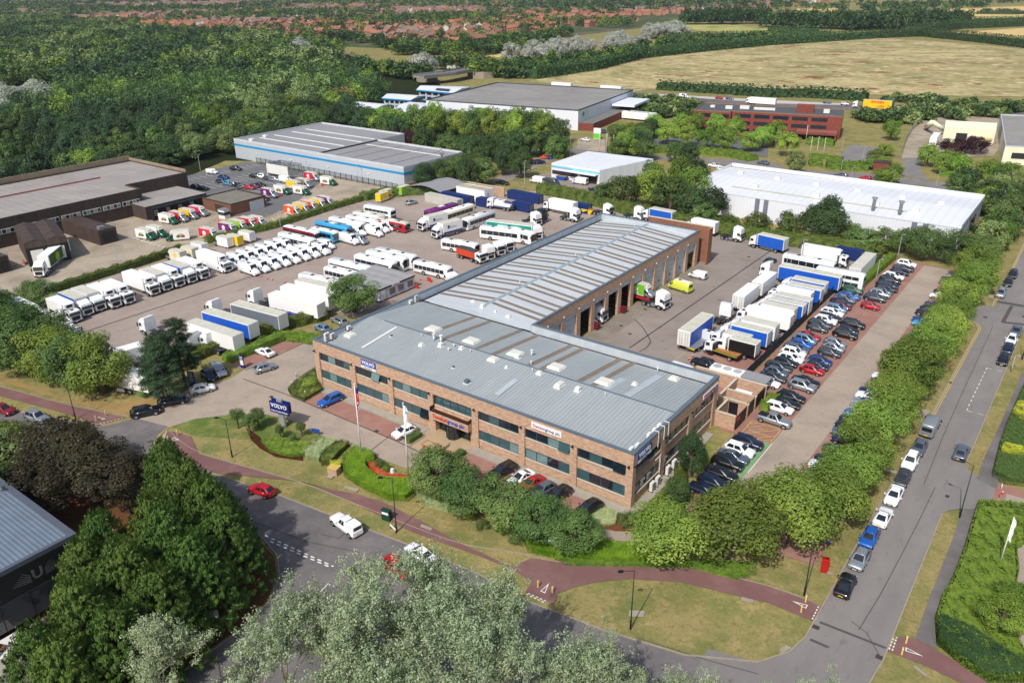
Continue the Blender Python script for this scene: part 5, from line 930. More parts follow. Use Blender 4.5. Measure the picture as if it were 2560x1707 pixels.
for z in (.9, 3.9, 6.9):
 for k in range(7):
  s0 = 1.2+k*7.8+(1 if k > 1 else 0); d0 = -.06 if s0 < 14 else 2.94; MB().prism([F(s0, d0), F(min(s0+6.4, 15.6 if s0 < 14 else 60.4), d0), F(min(s0+6.4, 15.6 if s0 < 14 else 60.4), d0+.08), F(s0, d0+.08)], z, z+1.5, m_win).build('window', b)
 for k in range(3): MB().prism([F(60.95, 4.5+k*6.5), F(61.06, 4.5+k*6.5), F(61.06, 9.5+k*6.5), F(60.95, 9.5+k*6.5)], z, z+1.5, m_win).build('window', b)
MB().prism([F(42, 10), F(49, 10), F(49, 15), F(42, 15)], 9.2, 12.2, m_redb).build('plant_room', b); MB().prism([F(44, -4), F(60, -4), F(60, 3), F(44, 3)], 2.6, 3.6, m_redb).build('porch', b); MB().prism([F(44.2, -3.8), F(44.8, -3.8), F(44.8, 3), F(44.2, 3)], 0, 2.6, m_redb).build('porch_pier', b); MB().prism([F(59.3, -3.8), F(59.9, -3.8), F(59.9, 3), F(59.3, 3)], 0, 2.6, m_redb).build('porch_pier', b)
for s0, d0, ss, hh in ((12, 10, 3, 1.2), (18, 12, 4, 1.3), (24, 12, 9, .8), (53, 12, 2.4, 1.4), (5, 12, 2, .8)): MB().prism([F(s0, d0), F(s0+ss, d0), F(s0+ss, d0+2.2), F(s0, d0+2.2)], 9.2, 9.2+hh, m_wht).build('roof_unit', b)
b = building('small white workshop with a pale blue fascia stripe', name='workshop'); P = pts('b2 360,28 800,95 870,110', 4.9)[:2]+pts('a2 1290,1450 690,1380', 4.9); w = MB(); P = ccw(P); w.prism(P, 0, 4.9, m_wclad, top=m_wroof); w.build('wall', b)
A, B = [Vector(q) for q in pts('b2 360,28 800,95', 4.9)]; d = (B-A).normalized(); n = Vector((d.y, -d.x)); L = (B-A).length
def facebox(o0, o1, dd, z0, z1, m, nm): MB().prism([tuple(A+d*o0), tuple(A+d*o1), tuple(A+d*o1+n*dd), tuple(A+d*o0+n*dd)], z0, z1, m).build(nm, b)
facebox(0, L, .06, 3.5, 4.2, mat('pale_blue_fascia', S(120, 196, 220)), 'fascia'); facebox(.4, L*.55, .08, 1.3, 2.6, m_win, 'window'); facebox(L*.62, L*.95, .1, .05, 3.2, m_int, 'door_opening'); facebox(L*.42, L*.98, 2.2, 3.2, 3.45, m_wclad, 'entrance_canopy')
b = building('long white warehouse with grey vertical bands and roof vents'); h = 7.0; P = [(2.5, 143.5), (12, 140), (76, 140), (76, 175.4), (2.5, 174)]; w = MB(); w.prism(P, 0, h-.6, m_wclad); w.build('wall', b)
r = MB(); r.v = [(2.5, 143.5, h-.58), (12, 140, h-.58), (76, 140, h-.58), (76, 158, h+.3), (2.5, 159, h+.3), (76, 175.4, h-.58), (2.5, 174, h-.58)]; r.face((0, 1, 2, 3, 4), m_wroof); r.face((4, 3, 5, 6), m_wroof); r.build('roof', b)
q = MB(); q.box(2.5, 76, 175, 175.6, h-.6, h+.5, m_wclad); q.box(75.9, 76.2, 140, 175.4, h-.6, h+.35, m_wclad); q.box(2.4, 2.7, 143.5, 174.5, h-.6, h+.35, m_wclad); q.box(12, 75.9, 139.9, 140.1, h-.6, h-.3, m_wclad); q.build('parapet', b)
for x in (24, 26.5, 47.2, 65, 67.6): MB().box(x, x+1.3, 139.92, 140, 0, h-.6, mat('grey_wall_band', S(118, 122, 140))).build('wall_band', b)
for y in (142.5, 146.2, 150, 154): MB().box(76, 76.08, y, y+.8, 0, h-.6, MC['grey_wall_band']).build('wall_band', b)
MB().box(76, 76.06, 157, 166, .5, 4.5, m_win).build('window', b); MB().box(14, 62, 147, 148, h-.2, h-.12, mat('mossy_rooflight', S(196, 194, 172))).build('rooflight', b)
for x, y in ((10, 164), (22, 163), (34, 162), (46, 161), (58, 160.5), (68, 159.5), (20, 150), (38, 149), (54, 149), (64, 148)): MB().box(x-.8, x+.8, y-.6, y+.6, h-.2, h+.8, m_wht).build('roof_vent', b)
for x in (54.4, 61): MB().tube([(x, 144, h-.5), (x, 144, h+2.6), (x, 144, h+3.2)], [.45, .45, .8], m_gal, n=10).build('flue', b)
b = building('small cream shed with an open door in the far right yard', name='shed'); P = [(44.4, 296), (62.6, 299.5), (60.3, 318), (41.4, 314)]; cr = mat('cream_cladding', S(228, 226, 200), rough=.6, var=.06); w = MB(); w.prism(P, 0, 5.6, cr); w.build('wall', b)
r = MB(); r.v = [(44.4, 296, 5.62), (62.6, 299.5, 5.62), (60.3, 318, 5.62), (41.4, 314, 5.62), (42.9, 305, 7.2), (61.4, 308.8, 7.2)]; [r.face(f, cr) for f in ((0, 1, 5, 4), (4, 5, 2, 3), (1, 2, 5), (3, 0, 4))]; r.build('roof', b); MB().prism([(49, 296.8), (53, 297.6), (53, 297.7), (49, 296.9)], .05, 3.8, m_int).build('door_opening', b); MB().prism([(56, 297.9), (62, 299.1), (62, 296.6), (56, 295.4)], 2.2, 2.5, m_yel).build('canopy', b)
b = building('large grey roofed shed cut off by the right edge'); P = [(70.4, 261.8), (125, 276), (108, 352), (58.8, 338.9)]; w = MB(); w.prism(P, 0, 6.2, cr, top=m_oroof); w.build('wall', b); q = MB(); rim(q, P, 6.2, .4, .5, m_gclad); q.build('parapet', b)
for k in range(3): MB().prism([(73+k*7, 262.3+k*1.85), (78+k*7, 263.6+k*1.85), (78+k*7, 263.7+k*1.85), (73+k*7, 262.4+k*1.85)], 2.2, 4.2, m_win).build('window', b)
b = thing('conveyor', 'white crossed steel conveyor arms beside the cream shed', 'conveyor'); MB().tube([(*at('a3 1440,1165', 1), 1), (*at('a3 1500,1115', 5), 5)], 1.2, cr, n=4).build('arm', b); MB().tube([(*at('a3 1500,1115', 5.5), 5.5), (*at('a3 1620,1195', 1.5), 1.5)], 1.0, cr, n=4).build('arm', b)
b = building('black showroom with a ribbed grey roof and winged badge at lower left', name='showroom'); h = 8; w = MB(); w.box(-40, 18.2, -110, -49.8, .9, h-.5, m_blk, top=mat('ribbed_grey_roof', S(118, 132, 148), rough=.5, metal=.1, kind='stripe', arg=(1, .5, .3))); w.build('wall', b)
q = MB(); rim(q, [(-40, -110), (18.2, -110), (18.2, -49.8), (-40, -49.8)], h-.5, .7, .55, mat('dark_grey_coping', S(84, 90, 104))); q.build('parapet', b); MB().box(18.21, 18.3, -110, -52, .9, 4.2, m_win).build('shopfront_glazing', b); MB().box(8, 12, -70, -58, h-.5, h-.2, m_wroof).build('rooflight', b); MB().box(18.2, 21, -110, -58, 0, .3, m_wht).build('step', b)
for k in range(8): MB().box(18.3, 18.34, -53-k*3, -52.9-k*3, .9, 4.2, m_blk).build('mullion', b)
s = MB(); ms_ = mat('badge_grey', S(120, 122, 128), rough=.4, metal=.4)
for sg in (-1, 1):
 for k in range(6): s.poly([(18.32, -54.6+sg*(.75), 5.1+k*.16), (18.32, -54.6+sg*(2.6-k*.22), 5.5+k*.22), (18.32, -54.6+sg*(2.6-k*.22), 5.6+k*.22), (18.32, -54.6+sg*.75, 5.2+k*.16)][::(1 if sg > 0 else -1)], ms_)
bd = s.build('badge_wings', b); letters('lettering', 'U', 1.7, ms_, bd, (18.33, -54.6, 5.8), rz=90, bold=.04)
vehicle('hatchback', 'gold', 20.2, -62.2, -60, 'orange and black hatchback in front of the black showroom', 'car', 'cars at the black showroom'); vehicle('estate', 'navy', 25.2, -68.5, 75, 'dark blue estate at the bottom left corner', 'car', 'cars at the black showroom')
b = building('grey portable office cabin with three shuttered windows in the west yard', name='portable_cabin'); MB().box(-30.3, -18, 33.2, 44.2, .35, 2.75, mat('cabin_wall', S(200, 206, 214), rough=.5)).build('wall', b); MB().box(-30.5, -17.9, 33.0, 44.4, 2.75, 3.15, mat('cabin_fascia', S(58, 62, 72)), top=mat('cabin_roof', S(160, 160, 160), rough=.7, kind='stripe', arg=(1, 2.7, .15))).build('roof', b); MB().box(-30.2, -17.95, 33.1, 44.3, 0, .35, MC['cabin_fascia']).build('base_skirt', b)
for y in (36.2, 38.9, 41.9): MB().box(-18, -17.92, y, y+1.7, 1.0, 2.3, mat('window_shutter', S(112, 110, 106))).build('shuttered_window', b)
MB().box(-18, -17.9, 33.8, 34.9, .4, 2.4, m_wht).build('door', b); s = MB().box(-17.9, -17.85, 37, 39.4, 2.72, 3.2, m_signw).build('sign', b); letters('lettering', 'Dawsongroup', .36, m_dw_r, s, (-17.84, 38.2, 2.96), rz=90)
b = building('white flat-roofed hut against a brick wall at the back', name='hut'); MB().box(-63.5, -52, 113, 117.4, 0, 3.2, m_boxw, top=mat('mossy_hut_roof', S(178, 172, 152), var=.2)).build('wall', b); q = MB(); rim(q, [(-63.5, 113), (-52, 113), (-52, 117.4), (-63.5, 117.4)], 3.2, .15, .15, m_wht); q.build('eaves', b); MB().box(-52, -51.93, 114, 115.2, .1, 2.3, m_gclad).build('door', b)
b = thing('brick_wall', 'pinkish brick wall with pale coping round the canopy at the back of the west yard', 'wall'); MB().box(-80, -50, 120.4, 120.7, 0, 2.9, m_brick).box(-80.3, -80, 104, 120.7, 0, 2.9, m_brick).build('wall', b); MB().box(-80.1, -49.9, 120.3, 120.8, 2.9, 3.02, m_sill).build('coping', b)
b = building('curved grey canopy roof inside the brick wall at the back', name='curved_canopy'); q = MB(); q.loft([[(-78+k*2, 106, 2.6+1.2*math.sin(k/7*math.pi)) for k in range(8)]+[(-78+k*2, 106, 2.5+1.2*math.sin(k/7*math.pi)) for k in range(8)][::-1], [(-78+k*2, 119, 2.6+1.2*math.sin(k/7*math.pi)) for k in range(8)]+[(-78+k*2, 119, 2.5+1.2*math.sin(k/7*math.pi)) for k in range(8)][::-1]], m_groof, sm=False); q.build('roof', b)
for x in (-77.5, -64.5):
 for y in (107, 118): MB().box(x-.1, x+.1, y-.1, y+.1, 0, 2.6, m_gal).build('post', b)
def container(x, y, ang, L, m, label, nm='shipping_container', h=2.6, w=2.44):
 o = thing(nm, label, 'container', (x, y, .05), rad(ang), 'containers in the west yard'); q = MB(); n = int(L/.5)
 q.box(-L/2+.05, L/2-.05, -w/2+.05, w/2-.05, .15, h-.05, m); q.build('wall', o); f = MB(); [f.box(sx*L/2-.06, sx*L/2+.06, sy*w/2-.06, sy*w/2+.06, 0, h, m) for sx in (-1, 1) for sy in (-1, 1)]; f.box(-L/2, L/2, -w/2, w/2, h-.05, h+.02, m); f.box(-L/2, L/2, -w/2, w/2, .0, .14, m); f.build('frame', o)
 d = MB(); [d.box(L/2-.04, L/2+.03, yy-.02, yy+.02, .2, h-.2, m_gal) for yy in (-.7, -.2, .2, .7)]; d.build('door_bar', o)
m_navyc = mat('container_navy', S(24, 48, 108), rough=.6, var=.08, kind='stripe', arg=(0, .3, .25)); m_whc = mat('container_grey_white', S(196, 194, 186), rough=.6, var=.12, kind='stripe', arg=(0, .6, .12))
container(-60.2, 103.0, -4, 14, m_whc, 'long grey-white container store with a caged door'); container(-58.5, 107.4, -3, 12, m_navyc, 'navy container behind the grey-white store'); container(-47.6, 108.2, -3, 6.1, m_navyc, 'short navy container right of the grey-white store')
for q, L, l in (('b2 120,330', 12.2, 'long navy container behind another at the back hedge'), ('b2 100,420', 6.1, 'navy container in front of the long one'), ('b2 630,430', 6.1, 'navy container behind the white box lorry'), ('b3 740,850', 6.1, 'navy container at the back corner of the east yard')):
 x, y = at(q, 1.5); container(x, y, -2, L, m_navyc, l)
b = thing('brick_compound', 'brick walled bin and plant compound with black gates beside the offices', 'wall'); w = MB(); W2 = .25; H = 2.5
for x0, x1, y0, y1 in ((52.5, 64.9, 39.3, 39.55), (59.7, 59.95, 31.8, 39.3), (59.95, 64.6, 34.6, 34.85), (59.95, 64.6, 31.55, 31.8), (61.35, 64.6, 26.8, 27.05), (64.6, 64.85, 34.6, 35), (64.6, 64.85, 31.3, 31.8), (61.36, 61.6, 27.05, 31.55)): MB().box(x0, x1, y0, y1, 0, H, m_brick).build('wall', b); MB().box(x0-.06, x1+.06, y0-.06, y1+.06, H, H+.12, m_sill).build('coping', b)
for y0, y1 in ((27.1, 31.2), (31.9, 34.5), (35.1, 39.2)): MB().box(64.65, 64.75, y0, y1, .1, 2.4, m_blk).build('gate', b)
MB().box(61.7, 63.2, 31.48, 31.55, .1, 2.2, m_blk).build('door', b); MB().box(60.6, 63.4, 35.6, 37.4, 0, 1.7, m_boxw).build('plant_unit', b)
MB().box(64.76, 64.8, 27.3, 28.4, 1.6, 2.1, m_dw_r).build('warning_sign', b)
o = tag(MB().box(54.6, 60.2, 39.8, 42.0, 0, 2.9, m_boxw).build('chiller', bevel=.05), 'long white rooftop style chiller with three fans behind the brick wall', 'chiller'); f = MB(); [f.tube([(55.6+k*1.8, 40.9, 2.9), (55.6+k*1.8, 40.9, 2.98)], .72, mat('fan_mesh', S(176, 180, 178)), n=16) for k in range(3)]; f.build('fan', o)
o = thing('bin_shelter', 'small shelter with a ribbed grey roof beside the compound', 'shelter', (61.8, 42.0, 0)); MB().box(-2.6, 2.6, -1.5, 1.5, 2.2, 2.32, m_groof).build('roof', o); [MB().box(sx*2.5-.06, sx*2.5+.06, sy*1.4-.06, sy*1.4+.06, 0, 2.2, m_gal).build('post', o) for sx in (-1, 1) for sy in (-1, 1)]
b = thing('road_bridge', 'concrete road bridge with railings over a dark underpass', 'bridge'); P = [G('a1', 1480, 705, 5)[:2], G('a1', 1760, 668, 5.5)[:2], G('a1', 2040, 608, 6)[:2]]; ribbon(P, -6, 6, 4.4, 5.6, mat('bridge_concrete', S(150, 144, 134))).build('deck', b); ribbon(P, -5.4, 5.4, 5.61, 5.61, m_asph).build('carriageway', b); ribbon(P, -6.2, -5.8, 5.6, 6.6, m_gal).build('parapet', b); ribbon(P, 5.8, 6.2, 5.6, 6.6, m_gal).build('parapet', b)
for q, r in (('a1 1560,715', 7), ('a1 2060,680', 10)): x, y = at(q, 2); MB().prism([(x+r*math.cos(k), y+r*math.sin(k)) for k in np.linspace(0, 6.28, 9)[:-1]], 0, 4.3, m_kerb).build('abutment', b)
def relax(items, axis, gap):
 """keep neighbours in a row at least gap apart"""
 items.sort(key=lambda q: q[axis])
 for _ in range(60):
  for a, b in zip(items, items[1:]):
   d = gap-(b[axis]-a[axis])
   if d > 0: a[axis] -= d/2; b[axis] += d/2
 return items
CATS = {'hatchback': 'car', 'small hatchback': 'car', 'saloon': 'car', 'coupe': 'car', 'estate': 'car', 'off-roader': 'car', 'people carrier': 'car'}
H2 = 'hatchback'; E2 = 'estate'; O2 = 'off-roader'; S2 = 'saloon'; PCR = 'people carrier'
def ordn(i): return ORD[i]
def column(data, xfix, ang, desc, group, gap=2.12, z=.75, jit=.35, zz=.05):
 it = []
 for q, kind, col in data:
  x, y = at(q, z); it.append([x, y, kind, col])
 relax(it, 1, gap)
 cnt = {}
 for i, (x, y, kind, col) in enumerate(it):
  X = xfix+random.uniform(-jit, jit) if xfix is not None else x
  vehicle(kind, col, X, y, ang+random.uniform(-2, 2), '%s %s, %s from the near end of the %s' % (colname(col), kind, ordn(i), desc), CATS.get(kind, 'car'), group, name=kind.replace(' ', '_').replace('-', '_'), z=zz)
CN = {'crimson': 'bright red', 'dgreen': 'dark green', 'paleblue': 'pale blue', 'sky': 'light blue', 'dblue': 'dark blue', 'gold': 'orange', 'hiviz': 'yellow-green', 'slate': 'blue-grey', 'wine': 'dark wine-red', 'green': 'bright green', 'lime': 'lime green'}
def colname(c): return CN.get(c, c)
column([('c2 1760,1545', S2, 'navy'), ('c2 1850,1475', E2, 'navy'), ('c2 1910,1390', S2, 'black'), ('c2 1990,1305', O2, 'black'), ('c2 2035,1240', S2, 'slate'), ('c2 2090,1190', O2, 'white'), ('c2 2160,1115', O2, 'navy')], 68.0, 1, 'row beside the office side lawn', 'cars parked beside the brick offices')
column([('c3 165,750', S2, 'black'), ('c3 205,690', E2, 'black'), ('c3 110,795', E2, 'white'), ('c3 280,590', O2, 'silver'), ('c3 300,540', S2, 'black'), ('c3 405,450', H2, 'red'), ('c3 485,420', H2, 'navy'), ('c3 510,375', H2, 'dblue'), ('c3 555,290', H2, 'grey'), ('c3 595,243', H2, 'silver'), ('c3 612,208', H2, 'silver'), ('c3 690,125', O2, 'black'), ('c3 740,90', H2, 'black'), ('c3 800,40', O2, 'black'), ('b3 920,1325', 'small hatchback', 'red'), ('b3 995,1260', O2, 'grey'), ('b3 1000,1215', O2, 'silver'), ('b3 1035,1185', H2, 'grey'), ('b3 1075,1165', E2, 'black'), ('b3 1120,1140', E2, 'navy'), ('b3 1165,1105', O2, 'black'), ('b3 1195,1065', E2, 'white'), ('b3 1210,1020', H2, 'navy'), ('b3 1245,985', S2, 'grey'), ('b3 1280,950', O2, 'white')], 68.3, 0, 'lane-side row of the car park', 'cars in the lane-side row', gap=2.2)
column([('c3 40,575', S2, 'white'), ('c3 60,515', S2, 'grey'), ('c3 90,470', H2, 'slate'), ('c3 125,430', E2, 'grey'), ('c3 155,380', H2, 'black'), ('c3 235,350', E2, 'white'), ('c3 240,300', O2, 'white'), ('c3 290,260', E2, 'slate'), ('c3 320,215', H2, 'blue'), ('c3 400,190', PCR, 'paleblue'), ('c3 410,150', 'coupe', 'red'), ('c3 470,75', H2, 'grey'), ('c3 505,38', E2, 'grey'), ('b3 525,1460', O2, 'white'), ('b3 570,1435', E2, 'black'), ('b3 625,1395', E2, 'white'), ('b3 660,1362', PCR, 'paleblue'), ('b3 645,1320', H2, 'wine'), ('b3 710,1300', S2, 'black'), ('b3 720,1268', S2, 'slate'), ('b3 790,1245', S2, 'blue'), ('b3 790,1190', O2, 'dgreen')], 63.2, 0, 'row along the dark fence', 'cars backed against the yard fence', gap=2.2)
column([('c3 310,1450', H2, 'wine'), ('c3 370,1385', O2, 'silver'), ('c3 430,1310', O2, 'white'), ('c3 470,1250', E2, 'black'), ('c3 540,1150', S2, 'black'), ('c3 620,1065', H2, 'navy'), ('c3 660,1010', S2, 'slate'), ('c3 680,955', S2, 'black'), ('c3 710,895', S2, 'navy'), ('c3 740,835', E2, 'blue'), ('c3 790,780', S2, 'silver'), ('c3 815,730', H2, 'silver'), ('c3 850,675', O2, 'white'), ('c3 865,630', E2, 'navy'), ('c3 960,545', H2, 'navy'), ('c3 985,495', H2, 'white'), ('c3 1060,395', S2, 'slate'), ('c3 1385,25', H2, 'sky'), ('b3 1400,1450', E2, 'dblue'), ('b3 1440,1390', O2, 'black'), ('b3 1460,1350', S2, 'black'), ('b3 1500,1320', O2, 'grey'), ('b3 1550,1235', 'small hatchback', 'white'), ('b3 1560,1195', H2, 'black'), ('b3 1640,1110', S2, 'slate'), ('b3 1660,1085', E2, 'black'), ('b3 1680,1055', H2, 'silver')], 79.3, 180, 'row under the lime trees', 'cars nosing out from under the lime trees', gap=2.2)
vehicle('small van', 'yellow', 80.0, 124.5, 90, 'bright yellow van at the far end of the car park under the trees', 'van', 'single vans', name='van')
vehicle('pickup', 'silver', *at('c3 60,905', .8), -2, 'silver double-cab pickup beside the hatched no-parking bay', 'pickup', 'pickups')
def V(q, kind, col, ang, label, cat='car', group=None, z=.75, nose=None, zz=.05, name=None):
 x, y = at(q, .3 if nose else z)
 if nose: x -= math.cos(rad(ang))*nose; y -= math.sin(rad(ang))*nose
 return vehicle(kind, col, x, y, ang, label, cat, group or 'single vehicles about the estate', z=zz, name=name)
RR = 'cars parked along the right-hand road'
for q, k, c, a, l in (('d3 600,800', 'coupe', 'black', 92, 'black hatchback, nearest car on the right-hand road, seen from behind'), ('d3 710,600', H2, 'silver', -91, 'silver hatchback behind the nearest black car, facing the viewer'), ('d3 785,435', H2, 'blue', -91, 'bright blue small car in the kerbside line'), ('d3 890,275', 'coupe', 'white', 90, 'white coupe seen from behind in the kerbside line'), ('d3 975,110', S2, 'white', -90, 'white saloon with black sunroof in the kerbside line'), ('c3 1230,1430', H2, 'grey', -90, 'dark grey car between two white cars in the kerbside line'), ('c3 1300,1280', O2, 'white', -90, 'white off-roader with dark grille in the kerbside line'), ('c3 1380,1150', S2, 'slate', -90, 'dark saloon parked directly behind the silver van'), ('c3 1765,1195', S2, 'slate', 90, 'silver-blue saloon driving away alone on the right lane'), ('c3 2150,350', S2, 'black', -90, 'black saloon at the near end of the far kerbside cars'), ('c3 2190,255', H2, 'navy', -90, 'navy car between black and white cars at the right kerb'), ('c3 2222,170', H2, 'white', -90, 'white hatchback in the far kerbside cars'), ('c3 2265,95', S2, 'slate', -90, 'grey saloon beyond the white hatchback at the right kerb'), ('b3 2125,1210', PCR, 'silver', -90, 'silver people carrier by the side road, near the grass verge'), ('b3 2190,1110', H2, 'black', -90, 'black hatchback next to the silver people carrier'), ('b3 2235,1035', E2, 'black', -90, 'farthest black estate on the right-hand road')):
 V(q, k, c, a, l, 'car', RR, zz=.02)
V('c3 1480,960', 'panel van', 'silver', 89, 'silver-grey panel van seen from behind with a yellow plate on the right-hand road', 'van', RR, z=1.1, zz=.02)
V('b3 665,137', E2, 'slate', 172, 'dark estate driving on the back road behind the white warehouse', group='cars on the back road'); V('b3 890,163', H2, 'red', 172, 'red hatchback driving on the back road', group='cars on the back road'); V('b3 1665,225', E2, 'silver', 172, 'silver estate driving on the back road near the trees', group='cars on the back road')
F = 'vehicles on the front road'
V('d1 695,330', 'canopied pickup', 'white', 172, 'white pickup with a hard canopy on the front road', 'pickup', F, z=.95, zz=.02); V('d1 45,70', H2, 'red', 190, 'red hatchback emerging beside the dark conifers', 'car', F, zz=.02); V('d1 1270,560', S2, 'white', 172, 'white saloon half hidden by the silver poplars', 'car', F, zz=.02); V('d1 1095,665', E2, 'red', -12, 'red estate car behind the poplar leaves', 'car', F, zz=.02)
V('c0 335,880', O2, 'silver', 9, 'silver off-roader at the left on the front road', 'car', F, zz=.02); V('c0 30,805', S2, 'maroon', 10, 'dark red saloon at the left edge of the photo', 'car', F, zz=.02)
D = 'cars around the office drive'
for q, k, c, a, l in (('c0 1325,830', O2, 'black', 62, 'black off-roader nearest the entrance kerb'), ('c0 1570,730', E2, 'black', 60, 'long black estate ahead of the black off-roader'), ('c0 1845,620', H2, 'white', 63, 'white hatchback parked by the navy sign board'), ('c0 1900,495', H2, 'navy', -12, 'navy hatchback next to the silver van'), ('c0 2410,430', H2, 'silver', 75, 'silver hatchback alone in the drive by the small blue sign'), ('c1 80,285', 'coupe', 'white', 180, 'white coupe on the red bays behind the silver hatchback'), ('c1 605,68', H2, 'paleblue', 172, 'pale blue car next to the left wall of the offices'), ('b1 760,1460', E2, 'silver', 170, 'silver estate by the hedge beyond the pale blue car'), ('c1 680,720', E2, 'blue', 264, 'blue estate alone in the front red bays'), ('c1 1355,1010', H2, 'white', 258, 'white hatchback beside the entrance hedge'), ('c1 2250,1360', E2, 'black', 258, 'black car at the left end of the right front bays'), ('c2 80,1430', 'coupe', 'white', 258, 'white coupe in the right front bays'), ('c2 175,1480', 'coupe', 'red', 258, 'dark red coupe in the right front bays'), ('d2 240,70', H2, 'slate', 258, 'dark blue hatchback in the right front bays'), ('d2 370,95', 'small hatchback', 'black', 258, 'small black car in the right front bays'), ('d2 595,205', H2, 'black', 255, 'black hatchback alone by the near corner of the offices')):
 V(q, k, c, a, l, 'car', D)
V('c0 1990,455', 'small van', 'silver', -14, 'silver-green van next to the navy hatchback by the hedge', 'van', D, z=.9)
E_ = 'lorries in the east yard'
def trucks(rows, desc, cat='lorry', group=E_):
 for q, z, k, c, a, l in rows: V(q, k, c, a, l, cat, group, z=z, zz=.04)
trucks([('R 730,1240', 3.5, 'black curtain lorry', 'white', 180, 'black sided box lorry behind the dropside lorry'), ('R 560,1390', 1.0, 'dropside lorry', 'white', 172, 'white dropside lorry with a rusty deck'),
 ('R 660,1150', 3.9, 'small box lorry', 'white', 180, 'white lorry with a cream roof beside the black box'), ('R 805,1105', 3.9, 'blue curtain lorry', 'white', 180, 'blue curtain lorry with a grey ribbed roof, nearest of the fence row'),
 ('R 900,1045', 3.9, 'box lorry', 'white', 180, 'white lorry with a long cream roof between blue and white lorries'), ('R 1020,930', 3.9, 'long box lorry', 'white', 180, 'tallest plain white lorry backed to the fence'),
 ('R 1110,870', 3.9, 'box lorry', 'white', 180, 'cream roofed white lorry beyond the tallest white one'), ('R 1200,825', 3.9, 'blue curtain lorry', 'white', 180, 'blue curtain lorry in the middle of the fence row'),
 ('R 1270,775', 3.9, 'blue curtain lorry', 'white', 180, 'second of the two middle blue curtain lorries'), ('R 1300,700', 3.9, 'fridge lorry', 'white', 180, 'white smooth roofed lorry between blue curtain lorries'),
 ('R 1400,660', 3.9, 'blue curtain lorry', 'white', 180, 'blue curtain lorry with a cream roof near the blue trailer'), ('R 1450,600', 3.9, 'blue curtain lorry', 'white', 180, 'blue curtain lorry right in front of the long blue trailer'),
 ('R 1060,130', 3.7, 'blue curtain lorry', 'white', 172, 'bright blue curtain lorry parked by the far hedge'), ('R 1680,262', 3.9, 'long box lorry', 'white', 0, 'white box lorry facing right by the far hedge'),
 ('R 310,1290', 1.0, 'recovery lorry', 'white', 78, 'flat recovery lorry with a yellow chevron board'), ('R 655,130', 1.2, 'tractor unit', 'white', 0, 'white tractor unit without trailer by the far hedge'), ('R 560,1000', 1.2, 'low tractor unit', 'white', 90, 'white tractor unit seen from behind in front of the row'),
 ('R 1110,490', 2.2, 'low tractor unit', 'white', 180, 'white tractor unit coupled to the long blue trailer')], '')
trucks([('R 1510,505', 4.1, 'blue trailer', 'white', 180, 'long bright blue curtain trailer by the fence end'), ('R 2085,395', 4.1, 'plain roof trailer', 'white', 90, 'long grey roofed trailer beside the hedge corner'), ('R 1010,575', 4.0, 'short trailer', 'white', 90, 'white trailer with red edging facing away'), ('R 810,720', 3.9, 'short trailer', 'white', 90, 'short white trailer with a dirty roof and faded blue marks'), ('R 265,1075', 4.0, 'short blue trailer', 'white', 90, 'trailer with blue sides and a white rear door near the recovery lorry')], '', 'trailer', 'trailers in the east yard')
trucks([('R 1500,365', 3.5, 'coach', 'white', -1, 'white coach between the lorry and the blue trailer in the east yard'), ('R 1845,505', 4.1, 'double-decker bus', 'white', 0, 'white double-decker bus by the fence end')], '', 'bus', 'buses in the east yard')
V('R 280,550', 'small van', 'white', 176, 'small white van near the shed doors', 'van', 'vans in the east yard', z=.9, zz=.04); V('R 90,670', 'ambulance', 'hiviz', 170, 'yellow-green and white ambulance outside the shed doors', 'ambulance', 'vans in the east yard', z=1.2, zz=.04)
V('R 340,1510', O2, 'black', 176, 'black off-roader with white lettering behind the offices', 'car', 'cars in the east yard', zz=.04); V('R 1070,400', H2, 'black', 80, 'black car with red cargo showing beside the coach', 'car', 'cars in the east yard', zz=.04); V('R 60,1535', 'panel van', 'white', 176, 'white van half hidden behind the office parapet', 'van', 'vans in the east yard', z=2.1, zz=.04)
V('b2 1690,810', 'tractor unit', 'white', -20, 'white lorry cab peeping past the far end of the shed', 'lorry', E_, z=1.5, zz=.04)
V('b2 1310,1290', 'tractor unit', 'white', -6, 'white tractor unit with red deck leaving the workshop', 'lorry', E_, z=1.2, zz=.04)
tx, ty = at('b2 1310,1290', 1.2)
MBr = MB(); MBr.box(tx-11, tx-1.2, ty-.3, ty+2.1, 1.15, 1.35, mat('deck_red', S(190, 30, 30))); t_ = tag(MBr.build('recovery_deck'), 'red lorry deck carrying a green van out of the workshop', 'trailer')
vehicle('food van', 'green', tx-3.7, ty+.9, -4, 'bright green delivery van carried on the red lorry deck', 'van', 'vans in the east yard', z=1.37)
V('b2 670,1440', 'panel van', 'white', 0, 'white van inside the third workshop door', 'van', 'vehicles inside the workshop', z=1.5, zz=.07); V('b2 740,1370', 'low tractor unit', 'white', 0, 'white lorry cab inside the fourth workshop door', 'lorry', 'vehicles inside the workshop', z=2.2, zz=.07)
Wg = 'lorries lined up in the west yard'
